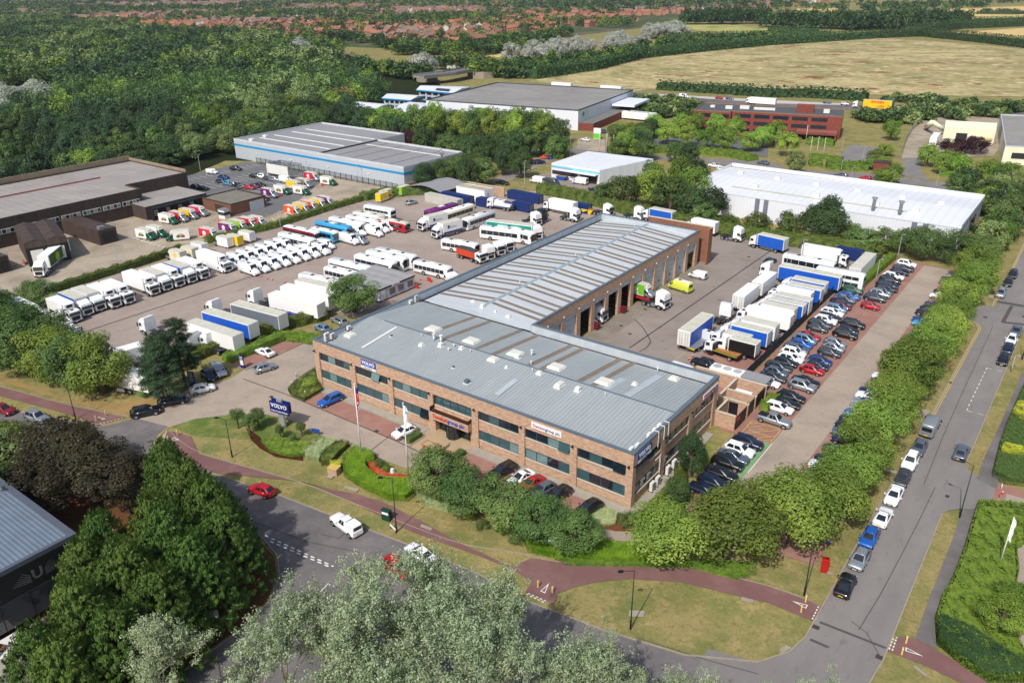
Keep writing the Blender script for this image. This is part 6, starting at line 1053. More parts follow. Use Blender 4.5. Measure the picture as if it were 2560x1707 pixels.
for q, k, c, n, l in (('b0 560,1500', 'tipper lorry', 'white', 3.4, 'white tipper lorry with a rusty brown body at the left end of the row'), ('b0 705,1480', 'fridge lorry', 'white', 4.5, 'white refrigerated lorry next to the rusty tipper'), ('b0 815,1420', 'blue strip lorry', 'white', 4.6, 'lorry with blue side and grey roof in the left lorry group'), ('b0 930,1378', 'box lorry', 'white', 4.5, 'white lorry with cream roof in the left lorry group'), ('b0 1070,1348', 'fridge lorry', 'white', 4.5, 'white refrigerated lorry beside the cream roofed one'), ('b0 1195,1312', 'fridge lorry', 'white', 4.5, 'last white refrigerated lorry of the left group'),
 ('b0 1425,1232', 'long box lorry', 'white', 5.4, 'first white refrigerated lorry after the gap'), ('b0 1540,1192', 'box lorry', 'white', 4.5, 'white lorry with grey-green roof in the middle group'), ('b0 1652,1158', 'fridge lorry', 'white', 4.5, 'white lorry between grey roof and blue roof in the middle group'), ('b0 1765,1122', 'blue strip lorry', 'white', 4.6, 'blue edged lorry in the middle group'), ('b0 1880,1086', 'fridge lorry', 'white', 4.5, 'last white refrigerated lorry of the middle group'), ('b0 2090,1022', 'long box lorry', 'white', 5.4, 'long white refrigerated lorry beside the minibuses')):
 V(q, k, c, 0, l, 'lorry', Wg, nose=n, zz=.04)
Mg = 'white minibuses in the west yard'
for row, (xn, ys, n, d) in enumerate(((-53.6, 28.6, 8, 'front'), (-61.8, 25.6, 8, 'rear'))):
 for i in range(n):
  y = ys+i*2.85; x = xn-3.2+(i*.3 if row == 0 else 0)
  vehicle('minibus', 'white', x, y, -2, 'white minibus, %s from the near end of the %s row' % (ORD[i], d), 'minibus', Mg, z=.04)
V('b1 670,862', 'ambulance', 'white', -8, 'white ambulance with green and yellow checks at the row end', 'ambulance', Mg, nose=3.0, zz=.04)
Cg = 'coaches and buses in the west yard'
for q, z, k, c, l in (('b1 372,690', 3.4, 'coach', 'white', 'long white coach beside the red bus with the white roof'), ('b1 415,640', 3.0, 'white roof coach', 'maroon', 'red bus with white roof at the left of the bus rows'), ('b1 625,625', 3.3, 'midi coach', 'sky', 'short light blue coach with a white roof'), ('b1 705,580', 3.4, 'coach', 'sky', 'long light blue coach behind the short one'), ('b1 830,545', 3.4, 'coach', 'white', 'white coach right beside the long blue coach'), ('b1 960,515', 3.1, 'single-decker bus', 'white', 'plain white bus behind the white coach'), ('b1 1030,480', 3.1, 'white roof bus', 'white', 'white bus second from the double-decker'), ('b1 1125,425', 4.2, 'double-decker bus', 'white', 'white double-decker bus at the back of the west yard'), ('b1 1245,545', 3.0, 'white roof bus', 'red', 'red single-decker bus with white roof'),
 ('b1 855,935', 3.4, 'coach', 'white', 'white coach in front of the cabin, left of its pair'), ('b1 790,1000', 2.9, 'single-decker bus', 'white', 'white low-floor bus tucked against the portable cabin'), ('b1 1090,895', 3.4, 'white roof coach', 'white', 'white coach with a grey streaked roof'), ('b1 1195,855', 3.4, 'coach', 'white', 'white coach with roof hatches behind the streaked one'), ('b1 1275,845', 3.2, 'coach', 'white', 'rearmost white coach of the middle group'), ('b1 1610,945', 2.9, 'single-decker bus', 'white', 'white single-decker bus alone by the shed wall'), ('b1 590,1075', 3.3, 'coach', 'white', 'white coach mostly hidden by the advertising lorry')):
 V(q, k, c, 3, l, 'bus', Cg, z=z, zz=.04)
for q, k, c, l in (('b1 850,715', 'minibus', 'white', 'white minibus beside the silver van'), ('b1 940,715', 'panel van', 'silver', 'silver van between two white minibuses'), ('b1 915,640', 'minibus', 'white', 'white minibus behind the silver van'), ('b1 1070,645', 'minibus', 'white', 'white minibus standing forward of the bus rows'), ('b1 1130,610', 'minibus', 'white', 'white minibus behind the forward one'), ('b1 1190,590', 'minibus', 'white', 'white minibus next to the red single-decker'), ('b1 640,760', 'panel van', 'white', 'white van behind the ambulance')):
 V(q, k, c, -3, l, 'minibus' if k == 'minibus' else 'van', 'minibuses among the buses', z=1.4, zz=.04)
for q, z, k, c, a, l in (('b1 1690,430', 3.3, 'coach', 'purple', 87, 'long purple coach beside the container'), ('b1 1840,440', 3.3, 'white roof coach', 'cream', 87, 'cream coach behind the removals lorries'), ('b1 2030,500', 3.3, 'coach', 'white', -93, 'white coach alone facing left in the upper yard'), ('b1 2240,625', 3.3, 'coach', 'white', 12, 'white coach beside the teal trailer'), ('b1 1860,750', 2.6, 'single-decker bus', 'white', 8, 'white bus behind the orange skip lorry')):
 V(q, k, c, a, l, 'bus', Cg, z=z, zz=.04)
for q, z, k, c, a, l in (('b1 1610,555', 2.2, 'removals lorry', 'white', -100, 'left one of the two white and blue removals lorries'), ('b1 1740,620', 2.2, 'removals lorry', 'white', -100, 'right one of the two white and blue removals lorries'), ('b1 1960,850', 1.8, 'hooklift lorry', 'white', -8, 'white lorry carrying an orange-red skip body'), ('b1 2080,830', 2.0, 'tractor unit', 'white', -15, 'white tractor unit beside the orange skip lorry'), ('b1 2180,790', 2.0, 'low tractor unit', 'white', -18, 'white and blue tractor unit beyond the orange skip lorry'), ('b1 2260,760', 2.0, 'low tractor unit', 'white', -18, 'third tractor unit beyond the skip lorry')):
 V(q, k, c, a, l, 'lorry', Wg, z=z, zz=.04)
V('b1 2240,400', 'wrecker', 'white', 185, 'white and blue heavy recovery truck beside the navy containers', 'lorry', Wg, z=1.8, zz=.04)
for q, z, k, c, a, l in (('b2 440,410', 2.4, 'long box lorry', 'white', 178, 'white box lorry parked by the yellow skip'), ('b2 530,510', 1.4, 'tractor unit', 'white', 0, 'white tractor unit in front of the white box lorry'), ('b2 180,540', 1.6, 'tractor unit', 'white', -10, 'white tractor unit beside a black one'), ('b2 235,510', 1.6, 'tractor unit', 'black', -10, 'black tractor unit by the blue containers'), ('b2 200,650', 1.9, 'tractor unit', 'white', -30, 'white tractor unit coupled to the teal trailer'), ('b2 1110,490', 1.6, 'tractor unit', 'white', 0, 'tall white tractor unit behind the shed roof'), ('b2 1340,500', 2.2, 'blue curtain lorry', 'white', 176, 'blue curtain lorry behind the brick screen wall'), ('b2 1730,590', 2.5, 'fridge lorry', 'white', 176, 'white lorry behind the end of the brick screen wall'), ('b2 830,470', 1.2, 'low tractor unit', 'white', 0, 'white cab with black back behind the shed parapet')):
 V(q, k, c, a, l, 'lorry', Wg, z=z, zz=.04)
V('b1 2320,570', 'teal trailer', 'white', 12, 'teal curtain trailer in the upper yard', 'trailer', 'trailers in the west yard', z=4.1, zz=.04)
V('b2 60,690', 'minibus', 'white', -35, 'white minibus near the shed roof edge', 'minibus', 'minibuses among the buses', z=1.2, zz=.04); V('b2 40,640', 'coach', 'white', -5, 'white and black coach next to the teal trailer', 'bus', Cg, z=3.0, zz=.04)
TW = 'trailers in the west yard'
for q, z, k, a, l in (('c0 1950,65', 4.1, 'plain roof trailer', 4, 'long white trailer nearest the hedge'), ('b0 2090,1425', 4.1, 'blue trailer', 5, 'long blue curtain trailer beside the white one'), ('b1 20,1350', 4.1, 'grey trailer', 6, 'long grey curtain trailer by the hedge'), ('b1 300,1390', 1.2, 'skeletal trailer', 6, 'bare blue skeletal trailer frame'), ('b1 365,1255', 4.1, 'white trailer', 7, 'long white trailer next to the blue frame'), ('b1 470,1190', 4.0, 'white trailer', 7, 'white trailer behind the long white one'), ('b1 600,1130', 4.0, 'plain roof trailer', 7, 'advertising trailer with blue and green graphics behind the tree')):
 V(q, k, 'white', a, l, 'trailer', TW, z=z, zz=.04)
for q, z, a, l in (('b1 40,1250', 2.0, 182, 'white tractor unit by the grey trailer, seen from behind'), ('b0 2000,1350', 2.0, 182, 'white tractor unit behind the blue trailer'), ('b0 1390,1510', 2.0, 182, 'white tractor unit alone left of the white trailer'), ('c0 1960,200', 1.8, 182, 'white tractor unit with its grey chassis towards the hedge'), ('c0 1800,200', 1.8, 182, 'white tractor unit half hidden by the pines')):
 V(q, 'low tractor unit', 'white', a, l, 'lorry', Wg, z=z, zz=.04)
for i, (q, k, a, l) in enumerate((('c0 965,330', 'small box lorry', 10, 'white lorry with grey-green roof above the hedge trees'), ('c0 1150,345', 'long box lorry', 80, 'white lorry behind the pines'), ('c0 740,235', 'panel van', 60, 'white van roof third among the trees'), ('c0 660,190', 'panel van', 60, 'white van roof second among the trees'), ('c0 590,135', 'panel van', 60, 'white van roof leftmost among the trees'), ('c0 820,260', 'panel van', 60, 'white van roof rightmost among the trees'), ('c0 560,90', 'small box lorry', 20, 'white lorry with blue cab reflection by the trees'), ('c0 430,40', 'small box lorry', 10, 'white lorry at the left end partly under the trees'), ('b0 250,1390', 'long box lorry', 0, 'white lorry behind the round green tree'), ('b0 330,1440', 'fridge lorry', 0, 'white lorry between the tree and the rusty tipper'))):
 V(q, k, 'white', a, l, 'lorry' if 'lorry' in k else 'van', 'white vehicles behind the hedge trees', z=2.0, zz=.04)
V('c0 1215,540', 'short trailer', 'white', 15, 'grey-white trailer box behind the hedge tree', 'trailer', TW, z=2.4, zz=.04)
Dg = 'delivery vans at the depot'
for q, k, c, a, l in (('b0 1540,535', 'bakery van', 'white', 8, 'white and dark green van at the leftmost open dock'), ('b0 1635,515', 'food van', 'crimson', 8, 'bright red van at the dock'), ('b0 1725,490', 'produce van', 'yellow', 8, 'yellow van at the dock'), ('b0 1815,465', 'food van', 'pink', 8, 'pink van at the dock end'), ('b0 1335,675', 'bakery van', 'white', 8, 'white and dark green van left of its twin on the apron'), ('b0 1435,650', 'bakery van', 'white', 8, 'white and dark green van right of its twin on the apron'), ('b0 1615,685', 'bakery van', 'white', 235, 'white and dark green van turned to face left'), ('b0 1915,670', 'food van', 'crimson', 8, 'bright red van standing alone on the apron'), ('b0 2090,620', 'food van', 'purple', 8, 'purple van first of the small apron group'), ('b0 2185,595', 'produce van', 'lime', 8, 'lime green van in the small apron group'), ('b0 2270,570', 'food van', 'crimson', 8, 'red van of the small apron group'), ('b1 20,560', 'food van', 'crimson', 8, 'last red van of the small apron group'),
 ('b1 345,460', 'food van', 'orange', 5, 'orange van in the front van row'), ('b1 425,435', 'produce van', 'yellow', 5, 'yellow van next to the orange one'), ('b1 500,415', 'food van', 'orange', 5, 'second orange van in the front van row'), ('b1 575,395', 'produce van', 'yellow', 5, 'second yellow van in the front van row'), ('b1 645,375', 'food van', 'purple', 5, 'purple van ending the front van row'),
 ('b1 125,300', 'food van', 'purple', 5, 'purple van in the back of the depot'), ('b1 245,270', 'bakery van', 'white', 5, 'white and dark green van in the back of the depot'), ('b1 420,275', 'bakery van', 'white', 5, 'white and dark green van by the parked yellow van'), ('b1 355,225', 'produce van', 'yellow', 5, 'yellow van in the back of the depot'), ('b1 440,210', 'produce van', 'silver', 5, 'grey van behind the yellow depot van'), ('b1 665,190', 'bakery van', 'white', 5, 'white and dark green van near the depot fence'), ('b1 515,150', 'food van', 'crimson', 5, 'red van by the depot fence'), ('b1 275,170', 'panel van', 'white', 5, 'plain white box van by the canopy'), ('b1 1170,330', 'produce van', 'yellow', 95, 'yellow van behind the hedge'), ('b1 1200,305', 'food van', 'yellow', 95, 'second yellow van behind the hedge'), ('b1 1360,270', 'produce van', 'lime', 95, 'lime van behind the hedge'), ('b0 1600,865', 'produce van', 'cream', 185, 'cream van roof behind the hedge, leftmost'), ('b0 1710,835', 'food van', 'cream', 185, 'cream van roof behind the hedge, second'), ('b0 1800,795', 'food van', 'white', 185, 'white van roof behind the hedge, third'), ('b0 2030,740', 'food van', 'white', 185, 'white van roof behind the hedge, fourth'), ('b0 2120,725', 'produce van', 'yellow', 185, 'yellow van roof behind the hedge'), ('b0 2230,690', 'food van', 'white', 185, 'white van roof behind the hedge, last')):
 V(q, k, c, a, l, 'van', Dg, z=1.5, zz=.045)
Dc = 'cars in the depot car park'
for q, k, c, l in (('b0 1935,110', 'small van', 'white', 'small white van alone'), ('b0 2150,80', O2, 'black', 'black off-roader alone'), ('b0 2040,155', H2, 'dblue', 'dark blue hatchback'), ('b0 2025,195', E2, 'grey', 'grey estate'), ('b0 1790,240', H2, 'navy', 'navy hatchback by the warehouse'), ('b0 1845,255', S2, 'black', 'black saloon by the warehouse'), ('b0 2085,212', H2, 'sky', 'light blue hatchback'), ('b0 2130,222', H2, 'silver', 'silver hatchback in the middle row'), ('b0 2175,228', S2, 'black', 'black saloon in the middle row'), ('b0 2215,245', H2, 'slate', 'dark grey hatchback in the middle row'), ('b0 2270,250', H2, 'red', 'red hatchback in the middle row'), ('b0 2320,235', H2, 'wine', 'wine red hatchback in the middle row'), ('b0 2325,145', H2, 'black', 'black hatchback at the right'), ('b1 20,135', S2, 'black', 'black saloon near the canopy'), ('b1 65,150', O2, 'white', 'white off-roader near the canopy'), ('b1 120,165', E2, 'grey', 'grey estate near the canopy'), ('b1 170,175', H2, 'silver', 'silver hatchback near the canopy'), ('b1 35,225', S2, 'black', 'black saloon in front of the canopy'), ('b1 60,350', S2, 'black', 'dark saloon by the brown annex'), ('b1 5,605', S2, 'slate', 'grey saloon by the yard lines')):
 V(q, k, c, 17+random.uniform(-3, 3), l+' in the depot car park', 'car', Dc, zz=.045)
V('b0 395,985', 'low tractor unit', 'white', -46, 'white lorry cab at the loading dock', 'lorry', 'artic at the dock', z=1.6, zz=.045)
x, y = at('b0 395,985', 1.6); o = vehicle('white trailer', 'white', x-5.6, y+5.6, -46, 'trailer with a big green apple picture backed into the dock', 'trailer', 'artic at the dock', z=.05)
ap = MB(); ap.box(-6.2, 6.2, 1.262, 1.272, 1.3, 3.95, mat('leaf_green_print', S(70, 120, 40), var=.4, scale=.6)); ap.build('side_graphic', o)
a2 = MB(); P = [(1.5+1.15*math.cos(t*.3927), 1.28, 2.55+1.15*math.sin(t*.3927)*(1 if math.sin(t*.3927) < 0 else .92)) for t in range(16)]; a2.poly(P[::-1], mat('apple_green', S(164, 186, 60), var=.1, scale=1)); a2.tube([(1.5, 1.29, 3.45), (1.6, 1.29, 3.85)], .04, m_trim, n=5); a2.build('apple_picture', o)
V('b1 1415,385', H2, 'silver', 80, 'silver car by the hedge at the back of the west yard', 'car', 'single vehicles about the estate')
V('b1 1800,1050', 'small van', 'white', 60, 'white van mostly behind the workshop parapet', 'van', 'single vehicles about the estate', z=1.2)
for q, k, c, a, l, cat in (('b2 230,180', 'panel van', 'white', 178, 'white van in front of the small white workshop', 'van'), ('b2 370,205', 'panel van', 'grey', 0, 'dark grey van in front of the small white workshop', 'van'), ('b2 620,190', 'panel van', 'white', 183, 'white van with coloured spots at the workshop door', 'van'), ('a2 180,1477', O2, 'black', 60, 'black off-roader left of its pair by the path', 'car'), ('a2 250,1478', O2, 'navy', 60, 'navy off-roader right of its pair by the path', 'car'), ('a2 308,1430', H2, 'orange', 60, 'orange hatchback beside a blue one', 'car'), ('a2 368,1434', H2, 'dblue', 60, 'blue hatchback beside an orange one', 'car'), ('a2 670,1270', S2, 'white', 172, 'white saloon at the white warehouse gate', 'car'), ('a2 835,1200', O2, 'slate', 60, 'grey off-roader by the clipped cone tree', 'car'), ('a2 1550,1482', S2, 'black', 0, 'black saloon on the back lane under a tree', 'car'), ('a2 1715,1498', S2, 'navy', 0, 'navy saloon on the back lane', 'car'), ('a2 1850,1508', S2, 'white', 0, 'white saloon on the back lane', 'car'), ('b2 1920,80', H2, 'white', 10, 'white car by the long white warehouse corner', 'car'), ('a2 2290,1480', S2, 'slate', 170, 'dark saloon at the junction by the hedge', 'car'), ('b1 2250,205', S2, 'black', 0, 'dark car by the brick wall', 'car')):
 V(q, k, c, a, l, cat, 'vehicles beyond the yards', z=.8 if cat == 'car' else 1.2, zz=.07)
V('a3 1520,1270', 'fridge trailer', 'white', -85, 'white trailer in the far yard', 'trailer', 'vehicles beyond the yards', z=2.5, zz=.07)
mwg = 'vehicles on the motorway'
for q, k, c, a, l, cat, z in (('a2 455,775', 'white trailer', 'white', 4, 'white trailer partly behind the far warehouse roof', 'trailer', 3), ('a2 905,805', 'white trailer', 'white', 4, 'second white trailer behind the far warehouse roof', 'trailer', 3), ('a2 1455,872', 'distant car', 'navy', 4, 'navy car following the white recovery lorry', 'car', .7), ('a2 1570,878', 'panel van', 'white', 4, 'white van on the motorway', 'van', 1.2), ('a2 1520,882', 'recovery lorry', 'white', 4, 'white recovery lorry on the motorway', 'lorry', 1), ('a2 1890,895', 'distant car', 'red', 4, 'red car on the motorway', 'car', .7), ('a2 1985,900', 'distant car', 'slate', 4, 'grey car on the motorway beside the red one', 'car', .7), ('a3 540,935', 'distant car', 'slate', 4, 'grey car between the two big trucks', 'car', .7), ('a3 700,950', 'distant car', 'white', 4, 'white car ahead of the yellow truck', 'car', .7), ('a2 2290,925', 'fridge trailer', 'white', 184, 'long white trailer on the motorway', 'trailer', 2.5), ('a2 2190,920', 'low tractor unit', 'white', 184, 'white tractor pulling the long white trailer', 'lorry', 2), ('a3 830,955', 'low tractor unit', 'white', 184, 'white tractor pulling the yellow trailer', 'lorry', 2), ('a3 1000,1015', 'distant car', 'red', 4, 'red car in front of the yellow trailer', 'car', .7), ('a3 1165,945', 'tractor unit', 'dgreen', 184, 'dark green lorry behind the yellow trailer', 'lorry', 2), ('a1 425,670', 'panel van', 'white', 40, 'white van among the trees on the slip road', 'van', 1.2), ('a1 1785,618', 'small box lorry', 'white', 60, 'white lorry crossing the bridge', 'lorry', 1.8), ('a1 70,920', 'distant car', 'silver', 45, 'silver car on the slip road', 'car', .7), ('a3 865,305', 'distant car', 'white', 0, 'white car on the far lane', 'car', .7)):
 V(q, k, c, a, l, cat, mwg, z=z, zz=.2, name=k.replace(' ', '_').replace('-', '_').replace('distant_', ''))
x, y = at('a3 1000,950', 3); sw = vehicle('white trailer', 'white', x, y, 184, 'yellow double-deck trailer with red lettering on the motorway', 'trailer', mwg, z=.2)
m_dhl = mat('trailer_yellow', S(250, 196, 20), rough=.5); m_dr = mat('trailer_letter_red', S(200, 30, 30))
b = MB(); b.box(-6.75, 6.75, -1.3, 1.3, .9, 4.7, m_dhl, top=m_ptop); b.build('yellow_side', sw)
for s_, z_, sz in (('SWAIN', 3.8, 1.9), ('DHL', 1.9, 1.2)):
 me = text_mesh(s_, sz, m_dr, depth=.02, bold=.05); me.transform(Matrix.Rotation(rad(180), 4, 'Z') @ Matrix.Rotation(rad(90), 4, 'X')); put('lettering', me, sw, (0 if sz > 1.5 else -2.2, 1.32, z_))
F_lime = foliage('lime_leaves', S(82, 106, 42), S(126, 144, 62)); F_oak = foliage('oak_leaves', S(54, 78, 38), S(94, 114, 60), trans=.18); F_dark = foliage('dark_leaves', S(40, 62, 36), S(68, 90, 50), trans=.15); F_young = foliage('fresh_leaves', S(92, 122, 44), S(132, 156, 66))
F_con = foliage('conifer_sprays', S(50, 78, 32), S(92, 114, 50), sc=.5, rnd=.15, trans=.15); F_pine = foliage('pine_needles', S(34, 54, 36), S(66, 88, 56), trans=.1); F_cop = foliage('copper_leaves', S(40, 38, 28), S(70, 62, 40), rnd=.15); F_purp = foliage('purple_leaves', S(48, 28, 34), S(72, 42, 48), rnd=.15)
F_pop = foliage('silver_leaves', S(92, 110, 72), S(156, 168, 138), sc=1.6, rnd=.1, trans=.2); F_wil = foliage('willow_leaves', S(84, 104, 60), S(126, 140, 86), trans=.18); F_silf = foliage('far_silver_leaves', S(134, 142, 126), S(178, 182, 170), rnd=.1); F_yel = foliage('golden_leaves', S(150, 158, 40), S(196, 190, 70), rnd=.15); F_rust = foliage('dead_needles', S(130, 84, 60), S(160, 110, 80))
F_hedge = foliage('hedge_leaves', S(70, 98, 34), S(112, 136, 52), sc=1.5, rnd=.15); F_bright = foliage('bright_hedge_leaves', S(76, 108, 22), S(126, 148, 42), sc=.7, rnd=.12); F_clip = foliage('clipped_hedge_leaves', S(64, 86, 40), S(92, 112, 60), sc=2, rnd=.1); F_redp = foliage('red_bedding', S(170, 58, 40), S(196, 92, 60), sc=2, rnd=.05); F_greyg = foliage('grey_green_shrub', S(120, 136, 92), S(164, 174, 128), sc=2, rnd=.1); F_var = foliage('wild_hedge_leaves', S(58, 80, 34), S(104, 112, 52), sc=.6)
m_bark = mat('bark', S(104, 90, 76), rough=.95, var=.25, scale=2); m_pbark = mat('pale_bark', S(176, 170, 156), rough=.9, var=.2, scale=2); m_dbark = mat('dark_bark', S(70, 58, 50), rough=.95, var=.25, scale=2)
def leaf_mesh(name, P, N, size, m, asp=.6, T=None, mats=None, mi=None, up=.35, nz=.42):
 n = len(P); rs = RS; size = np.broadcast_to(np.asarray(size, float), (n,))*rs.uniform(.65, 1.3, n)
 N = N+rs.normal(0, nz, (n, 3)); N[:, 2] += up; N /= np.linalg.norm(N, axis=1)[:, None]+1e-9
 if T is None: T = rs.normal(0, 1, (n, 3))
 T = T-(T*N).sum(1)[:, None]*N; T /= np.linalg.norm(T, axis=1)[:, None]+1e-9; B = np.cross(N, T)
 s = size[:, None]; V = np.stack([P-T*s*.5, P+B*s*asp*.5-T*s*.05, P+T*s*.5, P-B*s*asp*.5-T*s*.05], 1).reshape(-1, 3)
 me = bpy.data.meshes.new(name); me.vertices.add(4*n); me.vertices.foreach_set('co', V.astype(np.float32).ravel())
 me.loops.add(4*n); me.loops.foreach_set('vertex_index', np.arange(4*n, dtype=np.int32)); me.polygons.add(n)
 me.polygons.foreach_set('loop_start', np.arange(0, 4*n, 4, dtype=np.int32))
 for q in (mats or [m]): me.materials.append(q)
 if mi is not None: me.polygons.foreach_set('material_index', mi.astype(np.int32))
 me.update(); return me
def sph(n):
 v = RS.normal(0, 1, (n, 3)); return v/np.linalg.norm(v, axis=1)[:, None]
def blob_points(n, K=58, rz=.9, lobe=.25, shape='round', flat=.0):
 """points and outward directions of a lobed crown of unit radius centred on the origin"""
 C = sph(K*3); C = C[C[:, 2] > -.85][:K]; k = len(C); rr = RS.uniform(.5, .86, k)[:, None]; C = C*rr
 if shape == 'cone': h = (C[:, 2]+1)/2; C[:, :2] *= (1.25-h)[:, None]
 C[:, 2] *= rz; lr = RS.uniform(.75, 1.25, k)*lobe; w = lr**2; idx = RS.choice(k, n, p=w/w.sum()); D = sph(n); D[:, 2] += .12
 D /= np.linalg.norm(D, axis=1)[:, None]
 P = C[idx]+D*(lr[idx]*RS.uniform(.72, 1.05, n))[:, None]*np.array([1, 1, rz*.9]); return P, D*.7+P*.5
def trunk_mesh(h, r, m, limbs=5, spread=.5, lean=0, seed=0):
 R = random.Random(seed); mb = MB(); mb.tube([(0, 0, 0), (lean*.3, 0, h*.35), (lean, 0, h*.8)], [r*1.3, r, r*.4], m, n=7, cap=False)
 for i in range(limbs):
  a = 6.28*i/limbs+R.uniform(-.4, .4); z = h*R.uniform(.35, .6); d = spread*h*R.uniform(.35, .55)
  mb.tube([(lean*.4, 0, z), (math.cos(a)*d*.5, math.sin(a)*d*.5, z+h*.17), (math.cos(a)*d, math.sin(a)*d, z+h*.32)], [r*.5, r*.33, r*.12], m, n=5, cap=False)
 return mb.mesh('trunk')
CROWN = {}
def crown(kind, seed, leaf, n, mt, K=58, rz=.9, lobe=.25, shape='round', asp=.6):
 key = (kind, seed)
 if key not in CROWN:
  P, D = blob_points(n, K, rz, lobe, shape); CROWN[key] = leaf_mesh('crown', P, D, leaf, mt, asp)
 return CROWN[key]
TRK = {i: trunk_mesh(1.0, .045, m_bark, seed=i) for i in range(3)}; TRKD = trunk_mesh(1.0, .04, m_dbark, limbs=4, seed=9)
NMS = {'lime_leaves': 'lime_tree', 'pine_needles': 'pine_tree', 'willow_leaves': 'willow_tree', 'dark_leaves': 'oak_tree', 'fresh_leaves': 'maple_tree', 'far_silver_leaves': 'poplar_tree', 'purple_leaves': 'beech_tree', 'dead_needles': 'dead_tree'}
DET = {'near': (.066, 12500), 'mid': (.1, 5200), 'far': (.17, 900)}
def tree(x, y, h, r, mt, label, group=None, det='near', rz=.9, name='tree', trunk=None, base=.12, cat='tree', var=4, shape='round', lobe=.25, z=0):
 """crown radius r, total height h; the crown starts at base*h"""
 sd = random.randrange(var); leaf, n = DET[det]; me = crown(mt.name+det+shape, sd, leaf, n, mt, rz=1.0, shape=shape, lobe=lobe)
 if name == 'tree': name = NMS.get(mt.name, 'tree')
 o = thing(name, label, cat, (x, y, z), 0, group); cz = (h*(1+base))/2; t = put('trunk', trunk or TRK[sd % 3], o); t.scale = (h*.85,)*3
 c = put('crown', me, o, (0, 0, cz), random.uniform(0, 6.28)); k = h*(1-base)/2; c.scale = (r, r, k); return o
def rowlabel(i, what): return '%s, %s from the near end' % (what, ORD[i])
g = 'lime trees between the car park and the road'
for i, (x, y, h, r) in enumerate(((69.6, -6.3, 7.4, 4.8), (75.4, -1.6, 9.4, 5.6), (80.8, 5.2, 9.6, 5.4), (83.3, 12, 8.4, 4.6), (83.2, 18.6, 8.0, 4.2), (83.4, 25, 8.2, 4.2), (83.2, 31.6, 7.9, 4.1), (83.2, 38.4, 8.3, 4.3), (83.3, 45, 7.8, 4.0), (83.2, 52, 8.6, 4.8), (83.6, 59, 8.4, 4.7), (83.8, 66, 7.8, 4.2), (84.2, 73, 7.6, 4.0), (84.2, 80, 7.6, 4.0), (83.6, 87.5, 7.6, 3.9), (83.4, 95.5, 7.8, 4.1), (83.6, 104, 7.2, 4.0), (84.4, 112.5, 7.6, 4.4), (83.0, 120.5, 7.6, 4.6))):
 tree(x, y, h*1.12, r*1.1, F_lime, rowlabel(i, 'yellowish green lime tree in the row beside the right-hand road'), g, base=.08)
g = 'trees at the far end of the car park'
for i, (x, y, h, r, l) in enumerate(((70.5, 131, 8.5, 5.2, 'broad green tree at the far left end of the car park'), (76.5, 131.5, 8.8, 5.2, 'broad green tree in the middle of the car park end'), (82.5, 132, 8.2, 4.8, 'broad green tree at the far right end of the car park'))): tree(x, y, h, r, F_oak, l, g, base=.06)
tree(46.8, 131, 13, 6.2, F_dark, 'tall dark dense tree in front of the long white warehouse', 'trees behind the east yard', shape='cone', base=.04)
for i, (x, y, h, r) in enumerate(((38, 129, 7.5, 4.2), (41.5, 138, 8, 4), (30, 127, 6.5, 4.2), (56, 128.5, 6.8, 4.6), (61, 131, 6.4, 4.2), (65.5, 134, 6.5, 4), (22, 126, 5, 3.6), (15, 127, 6.5, 4.4), (51.5, 134, 5.5, 4.0))): tree(x, y, h, r, (F_var, F_oak)[i % 2], 'bushy tree in the hedge line behind the east yard', 'hedge trees behind the east yard', det='mid', base=.03)
for i, (x, y, h, r, m_) in enumerate(((-13, 131, 11, 5.5, F_oak), (-6, 137, 12.5, 6, F_lime), (1.5, 133, 12, 6, F_oak), (-12, 147, 11.5, 5, F_oak), (4, 144, 13, 5.5, F_lime), (8.5, 131, 10.5, 5, F_dark), (13.5, 136, 9.5, 4.6, F_dark), (-7.5, 158, 12, 5, F_lime), (-1, 156, 12, 5, F_dark), (-19, 130, 7, 4, F_oak))):
 tree(x, y, h, r, m_, 'leafy tree in the clump between the yard and the small white workshop', 'clump of trees behind the workshop shed', det='mid', base=.04)
g = 'trees in front of the offices'
for x, y, h, r, l in ((38.6, -12.6, 7.6, 4.3, 'green tree left end of the row before the right front bays'), (44.4, -13, 6.8, 4.4, 'green tree second in the row before the right front bays'), (49.8, -12.2, 7.0, 4.5, 'green tree middle of the row before the right front bays'), (55.2, -12, 6.6, 4.3, 'green tree fourth in the row before the right front bays'), (59.9, -11.4, 5.8, 3.6, 'green tree right end of the row before the right front bays')): tree(x, y, h, r, F_oak, l, g, base=.05)
tree(64.4, 11.5, 7.6, 2.7, F_dark, 'slender dark green tree against the right wall of the offices', g, shape='cone', base=.1); tree(65.8, 4.2, 4.6, 2.0, F_oak, 'small green tree between the offices and the navy car', g, base=.1)
for q, h, r, l in (('c0 2155,870', 3.6, 1.35, 'small round-headed tree on the lawn, leftmost'), ('c0 2260,920', 3.4, 1.2, 'small round-headed tree on the lawn, front one'), ('c1 10,870', 3.6, 1.5, 'small round-headed tree on the lawn behind the sign'), ('c1 215,1000', 2.4, .9, 'clipped little tree left of its pair under the blue sign'), ('c1 408,975', 2.6, .9, 'clipped little tree right of its pair under the blue sign')):
 x, y = at(q, h*.65); tree(x, y, h, r, F_oak, l, 'little trees on the entrance lawn', base=.42, lobe=.4)
g = 'trees between the red footpath and the west yard'
